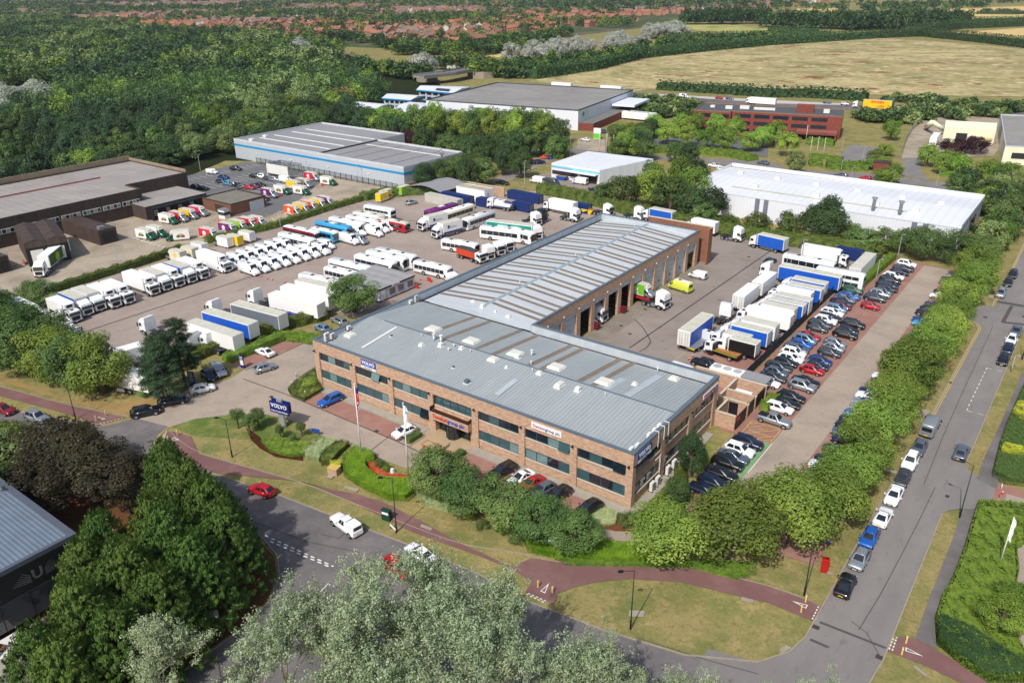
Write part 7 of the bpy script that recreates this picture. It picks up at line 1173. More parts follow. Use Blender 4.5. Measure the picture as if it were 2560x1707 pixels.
for i, (x, y, h, r, m_) in enumerate(((-27.2, -23.6, 9.6, 5.2, F_lime), (-33.5, -24.8, 8.8, 4.6, F_oak), (-39.5, -26.4, 8.8, 4.8, F_lime), (-46, -27.5, 9.2, 5.0, F_oak), (-53.5, -27.8, 9.4, 5.2, F_oak), (-61, -30, 9.6, 5.4, F_dark), (-50, -21.5, 8, 4.4, F_oak), (-58.5, -22.6, 8.4, 4.8, F_oak), (-67, -24, 9, 5, F_oak), (-74, -22, 8.6, 5, F_dark), (-72, -32, 9, 5, F_oak))): tree(x, y, h*1.16, r*1.22, m_, rowlabel(i, 'leafy tree beside the red footpath'), g, base=.04)
tree(-78, -10.5, 6.0, 4.6, F_oak, 'round green tree between the lorry row and the depot yard', g, base=.04); tree(-73.5, -8.5, 3.6, 2.4, F_greyg, 'pale small tree beside the round green tree', g, base=.04)
tree(-18.6, 26.2, 8.6, 5.6, F_oak, 'round green tree beside the portable cabin', g, base=.1)
def pine(x, y, h, label, group, r=4.3, name='pine_tree'):
 o = thing(name, label, 'tree', (x, y, 0), random.uniform(0, 6), group); mb = MB(); mb.tube([(0, 0, 0), (.2, 0, h*.5), (0, .1, h*.95)], [.3, .22, .06], m_bark, n=8, cap=False)
 P, D, T = [], [], []
 for k in range(120):
  f = RS.uniform(.26, 1.0); a = RS.uniform(0, 6.28); rr = r*(1.12-f*.8)*RS.uniform(.45, 1); z = h*f
  if k % 3 == 0: mb.tube([(0, 0, z-.5), (rr*.6*math.cos(a), rr*.6*math.sin(a), z-.1)], [.07, .03], m_bark, n=4, cap=False)
  c = np.array([rr*math.cos(a), rr*math.sin(a), z]); d = sph(190); d[:, 2] *= .5; pp = c+d*np.array([.95, .95, .7])*RS.uniform(.3, 1, (190, 1)); P.append(pp); D.append(d); T.append(d+np.array([0, 0, .7]))
 put('trunk', mb.mesh('trunk'), o); put('crown', leaf_mesh('crown', np.vstack(P), np.vstack(D), .34, F_pine, .22, T=np.vstack(T)), o); return o
pine(-15.0, -19.3, 11.0, 'front pine with bare trunk by the black cars', 'pines by the entrance'); pine(-17.6, -18.2, 11.2, 'middle pine with bare trunk by the black cars', 'pines by the entrance'); pine(-17.4, -14.2, 12.6, 'tallest pine beside the navy sign board', 'pines by the entrance')
def leyland(seed):
 n, K = 20000, 520; f = RS.uniform(0.02, 1, K)**.85; a = RS.uniform(0, 6.28, K); rr = (1.02-f**2.1*.9)*RS.uniform(.72, 1.04, K)
 C = np.stack([rr*np.cos(a), rr*np.sin(a), f], 1); w = (.25+rr); idx = RS.choice(K, n, p=w/w.sum()); out = np.stack([np.cos(a), np.sin(a), np.full(K, .9)], 1)[idx]; out /= np.linalg.norm(out, axis=1)[:, None]
 t = RS.uniform(-.35, 1, n)[:, None]; side = sph(n)*(.07*(1-t*.8))*np.array([1, 1, .33]); P = C[idx]+out*t*np.array([.2, .2, .075])+side
 return leaf_mesh('crown', P, out, RS.uniform(.05, .09, n), F_con, .3, T=out+sph(n)*.3, up=.3)
LEY = [leyland(i) for i in range(3)]
g = 'dark conifers on the soil island'
for i, (x, y, h, r) in enumerate(((31.8, -40.2, 10.5, 3.3), (27.2, -38.8, 11, 3.4), (22.6, -38.4, 11.2, 3.3), (17.6, -37.8, 10.8, 3.2), (33.6, -45.2, 10.4, 3.4), (28.9, -45.0, 11.4, 3.5), (24.2, -43.8, 10.4, 3.3), (35.4, -50.2, 10.2, 3.4), (30.6, -50.8, 11.2, 3.5), (27.0, -49.4, 9.4, 2.9), (36.9, -55.4, 10.2, 3.4), (32.2, -56.4, 11, 3.4), (30.0, -54.6, 9.0, 2.6), (32.6, -60.8, 9.6, 3.0), (36.4, -60.4, 10, 3.2), (13.4, -35.8, 9.6, 3.0), (*at('d0 840,600', 5), 9.6, 3.0), (*at('d0 700,800', 5), 9.2, 3.0))):
 o = thing('conifer', rowlabel(i, 'dark green feathery conifer of the clump on the soil island, counted from the road side').replace(', counted from the road side', ''), 'tree', (x, y, 0), 0, g)
 t = put('trunk', TRKD, o); t.scale = (h*.9,)*3; c = put('crown', LEY[i % 3], o, (0, 0, .2), random.uniform(0, 6)); c.scale = (r*1.26, r*1.26, h*1.12)
g = 'dark copper-leaved trees by the black building'
for x, y, h, r, l in ((-4.6, -41.6, 10.5, 6.6, 'largest dark copper-leaved tree'), (2.6, -40.0, 10.4, 6.0, 'dark copper-leaved tree left of the conifers'), (8.6, -39.6, 9.8, 5.2, 'dark copper-leaved tree nearest the conifers'), (1.0, -46.2, 9.6, 5.6, 'dark copper-leaved tree nearest the black building')): tree(x, y, h, r, F_cop, l, g, base=.2, name='maple_tree', trunk=trunk_mesh(1, .03, m_bark, limbs=4, spread=.7))
tree(-11.6, -44.6, 9.0, 4.6, F_wil, 'yellow-green tree at the left edge behind the copper trees', g, base=.1); tree(-8.5, -50, 8, 4.4, F_oak, 'green tree at the left edge above the black building', g, base=.05); tree(-15.5, -42.5, 8, 3.6, F_lime, 'green tree at the left edge by the front road', g, base=.1)
def poplar(seed):
 R = random.Random(seed); mb = MB(); P = []
 def grow(p, d, ln, r, lv):
  q = p+d*ln; mb.tube([p, (p+q)/2+Vector((R.uniform(-.1, .1), R.uniform(-.1, .1), 0))*ln*.5, q], [r, r*.8, r*.6], m_pbark, n=5 if lv else 7, cap=False)
  if lv >= 3 or (lv == 2 and R.random() < .5):
   for _ in range(3): P.append((q+Vector((R.gauss(0, .4), R.gauss(0, .4), R.gauss(.1, .4))), .35+R.random()*.35))
  if lv >= 3: P.append(((p+q)/2, .35+R.random()*.3))
  if lv < 4:
   for k in range(3 if lv < 3 else 2):
    nd = (d+Vector((R.gauss(0, .6), R.gauss(0, .6), R.uniform(-.05, .35)))).normalized(); grow(q if k else p+d*ln*.7, nd, ln*R.uniform(.62, .82), r*.6, lv+1)
 grow(Vector((0, 0, 0)), Vector((R.uniform(-.08, .08), R.uniform(-.08, .08), 1)), 3.6, .15, 0)
 C = np.array([tuple(c) for c, _ in P]); rad_ = np.array([k for _, k in P]); n = 44*len(P); idx = np.repeat(np.arange(len(P)), 44); D = sph(n)
 Q = C[idx]+D*(rad_[idx]*RS.uniform(.2, .95, n))[:, None]; ok = Q[:, 2] > 1.8
 return mb.mesh('trunk'), leaf_mesh('crown', Q[ok], D[ok], .145, F_pop, .6)
POP = [poplar(3), poplar(8), poplar(21), poplar(34)]
g = 'silver-leaved poplars at the bottom of the photo'
for i, (x, y, s, k) in enumerate(((43.4, -55.6, .82, 0), (52.4, -48.6, 1.0, 2), (54.2, -41.4, 1.02, 3), (58.2, -44.6, 1.05, 0), (60.2, -37.9, 1.05, 1), (58.6, -35.4, .95, 2), (64.6, -41.4, 1.02, 3), (65.8, -34.4, .95, 2), (68.6, -39.5, .98, 0), (72.4, -37.4, .88, 1), (75.8, -36.2, .8, 3), (79.4, -35.4, .74, 2), (56, -53, .95, 1), (62.5, -48, .95, 2), (69.4, -45.5, .95, 3), (76.0, -42.5, .8, 0), (*at('n 1560,1740', 8), .74, 1), (*at('n 1660,1775', 8), .74, 3), (*at('n 1770,1790', 8), .72, 2), (*at('n 1880,1800', 8), .74, 0), (*at('n 1990,1815', 8), .7, 3), (*at('n 2120,1840', 7.5), .66, 1), (*at('n 1450,1720', 8), .78, 2))):
 o = thing('poplar_tree', rowlabel(i, 'silver-leaved poplar at the bottom of the photo').replace('from the near end', 'counted from the left'), 'tree', (x, y, 0), random.uniform(0, 6), g); s *= 1.3; o.scale = (s*1.02, s*1.02, s*1.2)
 put('trunk', POP[k][0], o); put('crown', POP[k][1], o)
for x, y, h, r, l in ((103.6, 3.5, 4.6, 2.7, 'spreading green tree at the right edge above the hedge'), (104.5, 9, 3.0, 2.6, 'low bush beside the spreading tree at the right edge')): tree(x, y, h, r, F_hedge, l, 'plants at the right edge', base=.1)
def hedge(P, w, h, mt, label, cat='hedge', dens=60, leaf=.16, group='hedges and planted beds', flat=0, name='hedge', base=0.0, lump=.12):
 Q = np.array(P, float); seg = np.linalg.norm(np.diff(Q, axis=0), axis=1); L = seg.sum(); n = int(L*(w+2*h)*dens); s = RS.uniform(0, L, n); cum = np.concatenate([[0], np.cumsum(seg)])
 i = np.clip(np.searchsorted(cum, s)-1, 0, len(seg)-1); t = (s-cum[i])/seg[i]; c = Q[i]*(1-t)[:, None]+Q[i+1]*t[:, None]; d = (Q[i+1]-Q[i])/seg[i][:, None]; nn = np.stack([-d[:, 1], d[:, 0]], 1)
 u = RS.uniform(-1, 1, n)*(w/2+h); side = np.abs(u) > w/2; uu = np.clip(u, -w/2, w/2); z = np.where(side, h-(np.abs(u)-w/2), h); b = 1+lump*np.sin(s*1.7+1.3*np.cos(u*2))
 XY = c+nn*(uu*b)[:, None]; z = z*b+RS.normal(0, .035, n); N = np.zeros((n, 3)); N[:, 2] = ~side; N[:, :2] = nn*(np.sign(u)*side)[:, None]; O = Q.mean(0)
 P3 = np.column_stack([XY-O, np.clip(z, .03, None)]); o = tag(put(name, leaf_mesh(name, P3, N*1.2, leaf, mt, .7), None, (O[0], O[1], base)), label, cat, group)
 mb = MB(); ribbon([tuple(q-O) for q in Q], -w/2+.12, w/2-.12, 0, max(.1, h-.14), mt, mb); mb.build('stems', o); return o
def bed(P, h, mt, label, dens=45, leaf=.16, cat='shrub bed', name='shrub_bed', group='hedges and planted beds', lump=.2):
 """a filled plot of low shrubs"""
 Q = np.array(P, float); x0, y0 = Q.min(0); x1, y1 = Q.max(0); n = int((x1-x0)*(y1-y0)*dens); X = RS.uniform((x0, y0), (x1, y1), (n, 2)); ins = np.zeros(n, bool); j = len(Q)-1
 for i in range(len(Q)):
  a, b = Q[i], Q[j]; cnd = ((a[1] > X[:, 1]) != (b[1] > X[:, 1])) & (X[:, 0] < (b[0]-a[0])*(X[:, 1]-a[1])/(b[1]-a[1]+1e-9)+a[0]); ins ^= cnd; j = i
 X = X[ins]; z = h*(1-lump+lump*np.sin(X[:, 0]*1.9+1)*np.cos(X[:, 1]*2.3)+lump*.5*np.sin(X[:, 0]*5.1+X[:, 1]*3.7)); m = len(X); edge = 0
 Z = np.concatenate([z+RS.normal(0, .04, m)]); E_, N2 = [], []
 for i in range(len(Q)):
  a, b = Q[i], Q[(i+1) % len(Q)]; k = int(np.linalg.norm(b-a)*h*dens*1.4)+1; t = RS.uniform(0, 1, k)[:, None]; pp = a*(1-t)+b*t; nn = np.array([b[1]-a[1], a[0]-b[0]]); nn = nn/(np.linalg.norm(nn)+1e-9)
  E_.append(np.column_stack([pp, RS.uniform(0.03, h*.95, k)])); N2.append(np.tile([nn[0], nn[1], .2], (k, 1)))
 P3 = np.vstack([np.column_stack([X, Z])]+E_); N3 = np.vstack([np.tile([0, 0, 1.], (m, 1))]+N2); O = np.array([Q[:, 0].mean(), Q[:, 1].mean(), 0]); o = tag(put(name, leaf_mesh(name, P3-O, N3, leaf, mt, .7), None, tuple(O)), label, cat, group)
 cn = Q.mean(0); mb = MB(); mb.prism([tuple((q-cn)*.93) for q in Q], .0, h*.7, mt); mb.build('stems', o); return o
hedge([(26.2, -5.4), (26.2, -2.6)], 1.3, .8, F_clip, 'clipped box hedge left of the entrance plaza', dens=160, leaf=.1, base=.2, lump=.02); hedge([(34.9, -5.3), (34.9, -2.6)], 1.3, .8, F_clip, 'clipped box hedge right of the entrance plaza', dens=160, leaf=.1, base=.2, lump=.02)
for x in (25.4, 34.1): tag(MB().box(x-.05, x+1.65, -5.7, -2.2, 0, .22, m_drive).build('planter_box'), 'low stone edged planter %s the entrance plaza' % ('left of' if x < 30 else 'right of'), 'planter')
hd = at
bed([hd(q, 1.0) for q in ('c1 790,1240', 'c1 900,1140', 'c1 1075,1200', 'c1 1075,1240', 'c1 990,1270', 'c1 1000,1330', 'c1 1090,1410', 'c1 1200,1430', 'c1 1390,1440', 'c1 1455,1540', 'c1 1380,1600', 'c1 1200,1590', 'c1 960,1480', 'c1 800,1380')], 1.25, F_bright, 'bright lime green curved hedge around the red flower bed', dens=120, leaf=.13, name='hedge', cat='hedge', lump=.05)
bed([hd(q, .4) for q in ('c1 1000,1230', 'c1 1090,1215', 'c1 1090,1270', 'c1 1130,1350', 'c1 1220,1400', 'c1 1400,1405', 'c1 1390,1435', 'c1 1180,1425', 'c1 1060,1380', 'c1 1005,1300')], .45, F_redp, 'curved bed of red flowering plants by the flagpoles', dens=160, leaf=.1, name='flower_bed', cat='flower bed')
bed([hd(q, .5) for q in ('c1 45,1100', 'c1 180,1060', 'c1 330,1100', 'c1 515,1110', 'c1 440,1220', 'c1 300,1230', 'c1 120,1180')], .7, F_hedge, 'low dark green ground cover below the blue totem sign', dens=110, leaf=.13)
bed([hd(q, .8) for q in ('c1 430,1180', 'c1 590,1070', 'c1 740,1090', 'c1 640,1180', 'c1 570,1260', 'c1 440,1240')], 1.1, F_greyg, 'pale grey-green rounded shrub', dens=140, leaf=.1, name='shrub', cat='shrub')
bed([hd(q, .8) for q in ('c1 580,1220', 'c1 650,1160', 'c1 780,1090', 'c1 850,1110', 'c1 770,1180', 'c1 680,1280', 'c1 590,1290')], 1.1, F_var, 'yellow and dark striped clipped shrub next to the pale one', dens=140, leaf=.1, name='shrub', cat='shrub')
bed([hd(q, .5) for q in ('c1 670,1310', 'c1 780,1300', 'c1 775,1340', 'c1 690,1340')], 1.2, F_yel, 'golden clipped bush by the small brick box', dens=160, leaf=.1, name='shrub', cat='shrub')
for q, h, r, l, m_ in (('c1 1120,1300', 1.3, .9, 'dark green ball shrub inside the curved hedge', F_clip), ('c1 1190,1340', 1.2, .8, 'green ball shrub beside the white stone', F_hedge), ('d2 905,300', 1.5, 1.7, 'large clipped round shrub at the near office corner', F_clip), ('d2 1040,290', 1.8, 1.2, 'clipped shrub right of the large round one', F_clip), ('c1 490,560', 1.9, 1.6, 'lush light green shrub in the bed at the left office corner', F_young), ('c1 330,1070', 1.6, .9, 'round bush between the two little trees', F_oak), ('d1 1750,340', 1.2, 1.0, 'pale clipped shrub beside the front tree row', F_clip), ('d1 1900,370', 1.2, 1.2, 'dark clipped shrub beside the front tree row', F_hedge), ('d2 50,430', 1.5, 1.5, 'rounded shrub at the left end of the long front hedge', F_clip), ('d1 1640,270', .9, .8, 'golden low shrub beside the front tree row', F_yel), ('c2 1470,1568', 1.4, 1.2, 'bright green bush between the office corner path and the tree', F_hedge), ('d2 1100,190', 1.3, 1.1, 'light green bush by the air conditioning units', F_young), ('b3 2060,640', 2.0, 6.5, 'wide dark green rounded shrub mass at the white warehouse corner', F_dark), ('a2 780,1210', 5.0, 1.6, 'clipped dark green cone tree at the white warehouse gate', F_clip)):
 x, y = at(q, h*.5); P, D = blob_points(2600, 40, 1.0, .3); o = tag(put('shrub', leaf_mesh('shrub', P*np.array([r, r, h*.55]), D, max(.1, r*.09), m_), None, (x, y, h*.45)), l, 'shrub', 'rounded shrubs')
bed([hd(q, .6) for q in ('c1 290,620', 'c1 370,540', 'c1 540,430', 'c1 560,560', 'c1 610,620', 'c1 440,720', 'c1 320,670')], .8, F_var, 'mixed shrub bed curving round the left office corner', dens=110, leaf=.13)
bed([hd(q, .6) for q in ('d2 100,470', 'd2 350,470', 'd2 640,450', 'd2 830,490', 'd2 1050,490', 'd2 1250,560', 'd2 1240,610', 'd2 900,615', 'd2 400,590', 'd2 120,530')], 1.0, F_bright, 'long bright green hedge along the red footpath by the office corner', dens=100, leaf=.14, name='hedge', cat='hedge', lump=.06)
bed([hd(q, .3) for q in ('d2 330,600', 'd2 900,625', 'd2 1300,600', 'd2 1880,640', 'd2 1890,720', 'd2 1750,760', 'd2 1400,670', 'd2 900,655', 'd2 420,650')], .5, F_hedge, 'low ivy strip between the hedge and the red footpath', dens=90, leaf=.13)
bed([hd(q, .4) for q in ('d2 600,270', 'd2 720,200', 'd2 820,240', 'd2 800,330', 'd2 660,350')], .5, F_greyg, 'grey-green low shrubs at the near office corner', dens=120, leaf=.1)
bed([hd(q, .5) for q in ('d1 1240,100', 'd1 1500,150', 'd1 1490,230', 'd1 1300,180')], 1.0, F_greyg, 'pale clipped hedge below the lamp post', dens=130, leaf=.1, name='hedge', cat='hedge')
bed([hd(q, .5) for q in ('d2 1060,170', 'd2 1250,60', 'c2 1480,1350', 'c2 1560,1300', 'c2 1600,1400', 'd2 1360,160', 'd2 1300,230', 'd2 1100,220')], .8, F_var, 'mixed green planting along the right office wall', dens=100, leaf=.14)
bed(pts('d3 1620,200 1979,230 1979,500 1900,520 1920,740 1890,900 1850,1160 1979,1400 1979,1568 1700,1568 1500,1440 1310,1270 1290,1100 1340,940 1420,800 1500,600 1560,400'), 1.3, F_hedge, 'broad bright green shrub bank at the right edge', dens=60, leaf=.26, lump=.4)
bed(pts('d3 1979,1480 1979,1568 1700,1568 1480,1420 1300,1270 1290,1090 1400,1130 1560,1200'), 1.5, F_dark, 'dark clipped hedge curving at the lower right', dens=80, leaf=.14, name='hedge', cat='hedge', lump=.05)
bed(pts('c3 2040,1430 2110,1150 2180,950 2290,700 2334,600 2500,600 2500,1500 2334,1520 2150,1500'), 1.4, F_clip, 'dark clipped hedge bank beside the grey footpath at the right', dens=70, leaf=.16, lump=.12)
bed(pts('c3 2210,900 2260,820 2334,820 2334,960 2260,940'), 1.9, F_yel, 'yellow shrub in the right-hand hedge bank, farther one', dens=120, leaf=.14, name='shrub', cat='shrub'); bed(pts('c3 2105,1255 2130,1205 2290,1240 2334,1290 2120,1260'), 1.9, F_yel, 'yellow shrub strip in the right-hand hedge bank, nearer one', dens=120, leaf=.14, name='shrub', cat='shrub')
hedge([(-83.5, -5), (-84.2, 14), (-86, 30)], 2.2, 1.6, F_var, 'ragged hedge between the lorry row and the depot', dens=26, leaf=.3); hedge([(-86.5, 37), (-83, 57), (-84.5, 76), (-84.5, 92)], 2.0, 1.7, F_var, 'hedge between the delivery vans and the coaches', dens=26, leaf=.3)
hedge([(-84.5, 92), (-83, 100), (-76, 108), (-66, 116)], 3.2, 2.4, F_oak, 'taller ivy hedge at the back corner of the west yard', dens=24, leaf=.32)
hedge([(-26.5, -14), (-26.4, 0), (-24.8, 11), (-21.4, 21)], 3.0, 1.8, F_var, 'hedge between the trailers and the office drive', dens=30, leaf=.28); hedge([(-20.3, -4), (-20.3, 9), (-12, 12), (-2, 12)], 2.6, 1.4, F_hedge, 'green hedge round the left drive bays', dens=36, leaf=.24)
hedge([(-32, -18.6), (-24.5, -20.4), (-20, -19.5)], 2.0, 1.5, F_oak, 'dark hedge by the pines', dens=36, leaf=.24)
hedge([(-44, 131), (-30, 131), (-14, 127), (2, 124), (20, 122.6), (36, 122.5), (60, 127)], 3.2, 3.2, F_var, 'long tall hedge behind both yards', dens=18, leaf=.36); hedge([(63.3, 103), (64.4, 127)], 1.8, 1.6, F_hedge, 'clipped hedge between the car park and the yard fence', dens=50, leaf=.22, lump=.03); hedge([(61, 101), (61.6, 127)], 1.2, 1.5, F_var, 'brownish hedge strip beside the clipped hedge', dens=50, leaf=.22)
hedge([(66.1, 35.3), (66.1, 40.3)], 1.6, 1.3, F_hedge, 'green hedge block by the brick compound', dens=60, leaf=.18)
for P, w, h, l in ((pts('a2 250,1400 420,1400 430,1450 330,1440'), 4, 2, 'dark hedge beside the orange and blue cars'), (pts('a2 880,1400 1200,1390 1400,1385'), 5, 2.2, 'hedge left of the far car park'), (pts('a2 1700,1395 2000,1425 2200,1470'), 5, 2.2, 'hedge in front of the far car park trees'), (pts('b3 370,45 490,50'), 5, 1.8, 'short clipped hedge left of the gap'), (pts('b3 530,70 900,85'), 6, 2.2, 'long clipped hedge by the back road'), (pts('a3 350,1310 600,1330'), 6, 2.2, 'hedge below the brown office'), (pts('a3 380,1430 680,1465'), 3, 1.2, 'low hedge round the flagpole lawn'), (pts('b3 1560,130 1750,150'), 5, 1.8, 'yellow-green hedge on the road island')): hedge(P, w, h, F_hedge, l, dens=14, leaf=.45)
for P, w, h, l in ((pts('a2 0,700 180,715 700,640 1150,530 1800,460 2334,410 a3 500,380 1000,345'), 13, 6, 'long dark hedge along the upper edge of the dry meadow'), (pts('a3 1000,345 1400,330 1900,380 2500,450'), 14, 6, 'dark hedge along the upper right edge of the dry meadow'), (pts('a3 1300,310 1700,265 2400,235'), 14, 7, 'dark hedge between the two wheat fields'), (pts('a2 1340,815 1800,845 2334,880 a3 400,885 900,920'), 8, 4, 'scrubby hedge between the meadow and the motorway'), (pts('a2 1400,370 1900,350 2334,345 a3 550,330'), 9, 5, 'dark hedge below the pale pasture'), (pts('a3 0,300 250,300 450,305'), 10, 5, 'short dark hedge by the pasture strip'), (pts('a3 1730,220 2050,215 2500,205'), 12, 6, 'dark hedge below the far wheat field'), (pts('a3 1900,130 2200,135 2400,130'), 8, 4, 'thin bush line across the far wheat field')): hedge(P, w, h, F_dark, l, dens=1.2, leaf=1.7, lump=.42)
def base(q): t, xy = q.split(); x, y = map(float, xy.split(',')); return G(t, x, y, 0)[:2]
def lamp(x, y, h, ang, label, col=None, arm=1.4, group='street lamps', head='box'):
 m = col or m_blk; o = thing('street_lamp', label, 'lamp post', (x, y, 0), rad(ang), group); MB().tube([(0, 0, 0), (0, 0, 1.3), (0, 0, 1.35), (0, 0, h)], [.11, .11, .075, .05], m, n=8).build('pole', o)
 MB().tube([(0, 0, h-.05), (arm, 0, h+.12)], .035, m, n=6).build('arm', o); MB().loft([[(arm-.25, s*.06, h+z) for s, z in ((1, .02), (1, .14), (-1, .14), (-1, .02))], [(arm, s*.17, h+z) for s, z in ((1, .0), (1, .17), (-1, .17), (-1, .0))], [(arm+.35, s*.14, h+z) for s, z in ((1, .02), (1, .12), (-1, .12), (-1, .02))]], m, sm=False).build('lamp_head', o)
for q, h, a, l in (('c0 692,905', 7.6, 205, 'black street lamp beside the red footpath at the left'), ('c0 2118,1250', 6.4, 200, 'black street lamp by the entrance lawn'), ('d1 1087,402', 8.2, 215, 'black street lamp beside the green cabinet'), ('d2 915,1150', 8, 225, 'black street lamp standing alone in the oval grass patch'), ('d3 278,890', 7.6, 20, 'black street lamp near the red post box'), ('d3 1480,290', 8, 165, 'black street lamp on the far side of the right-hand road'), ('d1 190,1150', 5.4, 150, 'black street lamp by the side street among the poplars'), ('c3 1358,760', 7.5, 10, 'black street lamp half hidden in the lime trees'), ('b3 1930,1270', 7.8, 20, 'black street lamp at the side road corner'), ('b3 2285,672', 8, 100, 'black street lamp on the wide grass verge'), ('b3 1015,205', 7, 60, 'tall dark lamp post by the back road'), ('c3 2315,360', 8, 180, 'black street lamp at the far right kerb')):
 x, y = base(q); lamp(x, y, h, a, l)
m_lgrey = mat('grey_lamp_post', S(150, 158, 166), rough=.5)
for q, h, a, l in (('b3 1180,895', 6, 0, 'grey lamp column at the car park corner hedge'), ('b3 980,1120', 5.6, 0, 'grey lamp column beside the double-decker bus'), ('b3 300,930', 5.6, 0, 'thin grey lamp column behind the white coach'), ('b3 155,1050', 5.6, 0, 'thin grey lamp column behind the blue trailer'), ('b3 100,650', 5.6, 20, 'grey lamp column in the hedge behind the east yard'), ('b1 1415,240', 6.5, 90, 'grey lamp column by the depot fence end'), ('b0 1080,985', 5.5, 0, 'grey lamp column on a concrete foot in the depot'), ('b1 225,620', 5.0, 0, 'grey lamp column with white top between depot and coaches'), ('b1 935,210', 6, 90, 'lamp column in front of the grey warehouse, right one'), ('b1 460,120', 4, 90, 'lamp column in front of the grey warehouse, left one'), ('b0 1830,110', 6, 90, 'lamp column at the corner of the depot car park'), ('a2 345,1370', 7, 0, 'lamp column left of the warehouse gate'), ('a2 530,1440', 8, 0, 'blue-green pole near the small white workshop'), ('b2 115,260', 9, 0, 'tall pole by the workshop yard hedge'), ('a3 670,1395', 6, 0, 'white lamp column in front of the dark red office'), ('a3 860,1470', 5, 0, 'white lamp column in the gravel parking'), ('b3 755,190', 4.5, 0, 'lamp column by the back road left of the red car'), ('b3 1115,220', 4.5, 0, 'lamp column by the back road at mid hedge'), ('b3 1525,270', 5, 0, 'lamp column by the back road near the silver estate'), ('b3 665,105', 4.5, 0, 'lamp column behind the back road'), ('c3 2215,470', 3.2, 0, 'short grey sign post on the right verge')):
 x, y = base(q); lamp(x, y, h, a, l, m_lgrey, arm=.5, group='grey lamp columns')
for q, h, l in (('a2 1190,530', 12, 'tall lamp mast at the meadow corner'), ('a2 675,320', 14, 'tall mast among the dark trees behind the silver poplars'), ('a3 640,185', 20, 'tall white mast beside the far trees'), ('a3 1165,310', 16, 'white mast left of its pair by the far lane'), ('a3 1250,300', 16, 'white mast right of its pair by the far lane'), ('a2 865,1395', 8, 'thin striped pole by the warehouse gate'), ('a2 265,435', 10, 'small mast by the stubble field')):
 x, y = base(q); o = tag(MB().tube([(0, 0, 0), (0, 0, h)], [.16, .09], m_gal, n=6).build('mast', None, (x, y, 0)), l, 'mast', 'masts and tall poles'); MB().box(-.8, .8, -.08, .08, h-.1, h+.05, m_gal).build('crossbar', o)
for i, q in enumerate(('a2 795,1390', 'a2 860,1398', 'a2 922,1410', 'a3 340,1315', 'a3 380,1430', 'a3 440,1430', 'a3 500,1440')):
 x, y = base(q); tag(MB().tube([(0, 0, 0), (0, 0, 7.6)], [.1, .06], m_wht, n=7).build('flagpole', None, (x, y, 0)), ('%s bare white flagpole behind the small white workshop' % ('left', 'middle', 'right')[i]) if i < 3 else '%s of the four bare flagpoles at the dark red office' % ORD[i-3], 'flagpole', 'bare flagpoles')
def flagcloth(o, cells, z0, z1, w=.42):
 n = 26;
 mb = MB()
 for i in range(n):
  for j in range(5):
   def pt(a, b_): z = z1-(z1-z0)*a/n; return (w*b_/5+.06+.04*math.sin(a*.6+b_), .12*math.sin(a*.45+b_*1.4)*b_/5, z-b_*.05)
   mb.poly([pt(i, j), pt(i+1, j), pt(i+1, j+1), pt(i, j+1)], cells(i/n, j/5))
 mb.build('flag', o)
FB, FR, FW = mat('flag_blue', S(30, 50, 120), rough=.8, var=.05), mat('flag_red', S(200, 30, 50), rough=.8, var=.05), mat('flag_white', S(236, 236, 238), rough=.8, var=.03)
for q, nm in (('c1 963,1257', 'union'), ('c1 1392,1452', 'blue')):
 x, y = base(q); o = thing('flagpole', 'tall white flagpole with a %s' % ('hanging red, white and blue union flag' if nm == 'union' else 'limp white flag with pale blue marks'), 'flagpole', (x, y, 0), rad(20), 'flagpoles in front of the offices'); MB().tube([(0, 0, 0), (0, 0, 12.1)], [.13, .06], m_wht, n=10).build('pole', o); MB().tube([(0, 0, 12.1), (0, 0, 12.3)], .1, m_wht, n=8).build('finial', o)
 if nm == 'union': flagcloth(o, lambda a, b_: FB if (a < .3 and b_ > .3) else (FR if (abs(a-.5) < .1 or abs(b_-.1) < .15 or (a*7+b_*2) % 2 < .6) else (FW if (a*7+b_*3) % 1.4 < .6 else FB)), 8.2, 11.9)
 else: flagcloth(o, lambda a, b_: mat('flag_pale_blue', S(96, 170, 210)) if (.2 < a < .36 and b_ > .3) else FW, 8.6, 11.9)
x, y = base('c1 250,975'); o = thing('totem_sign', 'large navy sign lettered in white on a silver pillar in the lawn', 'sign', (x, y, 0), rad(10)); MB().box(-.55, .55, -.22, .22, 0, 5.1, mat('silver_sign_pillar', S(190, 196, 204), rough=.3, metal=.5)).build('pillar', o, bevel=.08)
pn = MB().box(-1.7, 2.0, -.5, -.28, 2.7, 4.6, m_nblue).build('sign_panel', o); MB().box(-2.0, 1.7, .3, .5, 2.7, 4.6, m_nblue).build('sign_panel', o); letters('lettering', 'VOLVO', .95, m_signw, pn, (.15, -.51, 3.95), bold=.02); letters('lettering', 'Volvo Trucks & Buses', .36, m_signw, pn, (.15, -.51, 3.05), bold=.005)
for q, w_, h_, l, a in (('c0 1760,605', 1.1, 2.9, 'tall navy direction board with white lines by the pines', 30), ('c0 2215,440', .95, 2.6, 'blue and white notice board at the red bays', 10)):
 x, y = base(q); o = thing('notice_board', l, 'sign', (x, y, 0), rad(a), 'notice boards by the drive'); MB().box(-w_/2, w_/2, -.06, .06, .1, h_, m_nblue).build('board', o); MB().box(-w_/2-.04, -w_/2, -.07, .07, 0, h_+.05, m_gal).build('post', o)
 f = MB(); [f.box(-w_/2+.12, w_/2-.15-.1*(k % 2), -.075, -.06, h_-.35-k*.26, h_-.25-k*.26, m_signw) for k in range(int(h_*3)-1)]; f.build('text_lines', o)
 if w_ < 1: MB().box(-w_/2+.1, w_/2-.1, -.08, -.062, .7, 1.6, m_signw).build('white_panel', o)
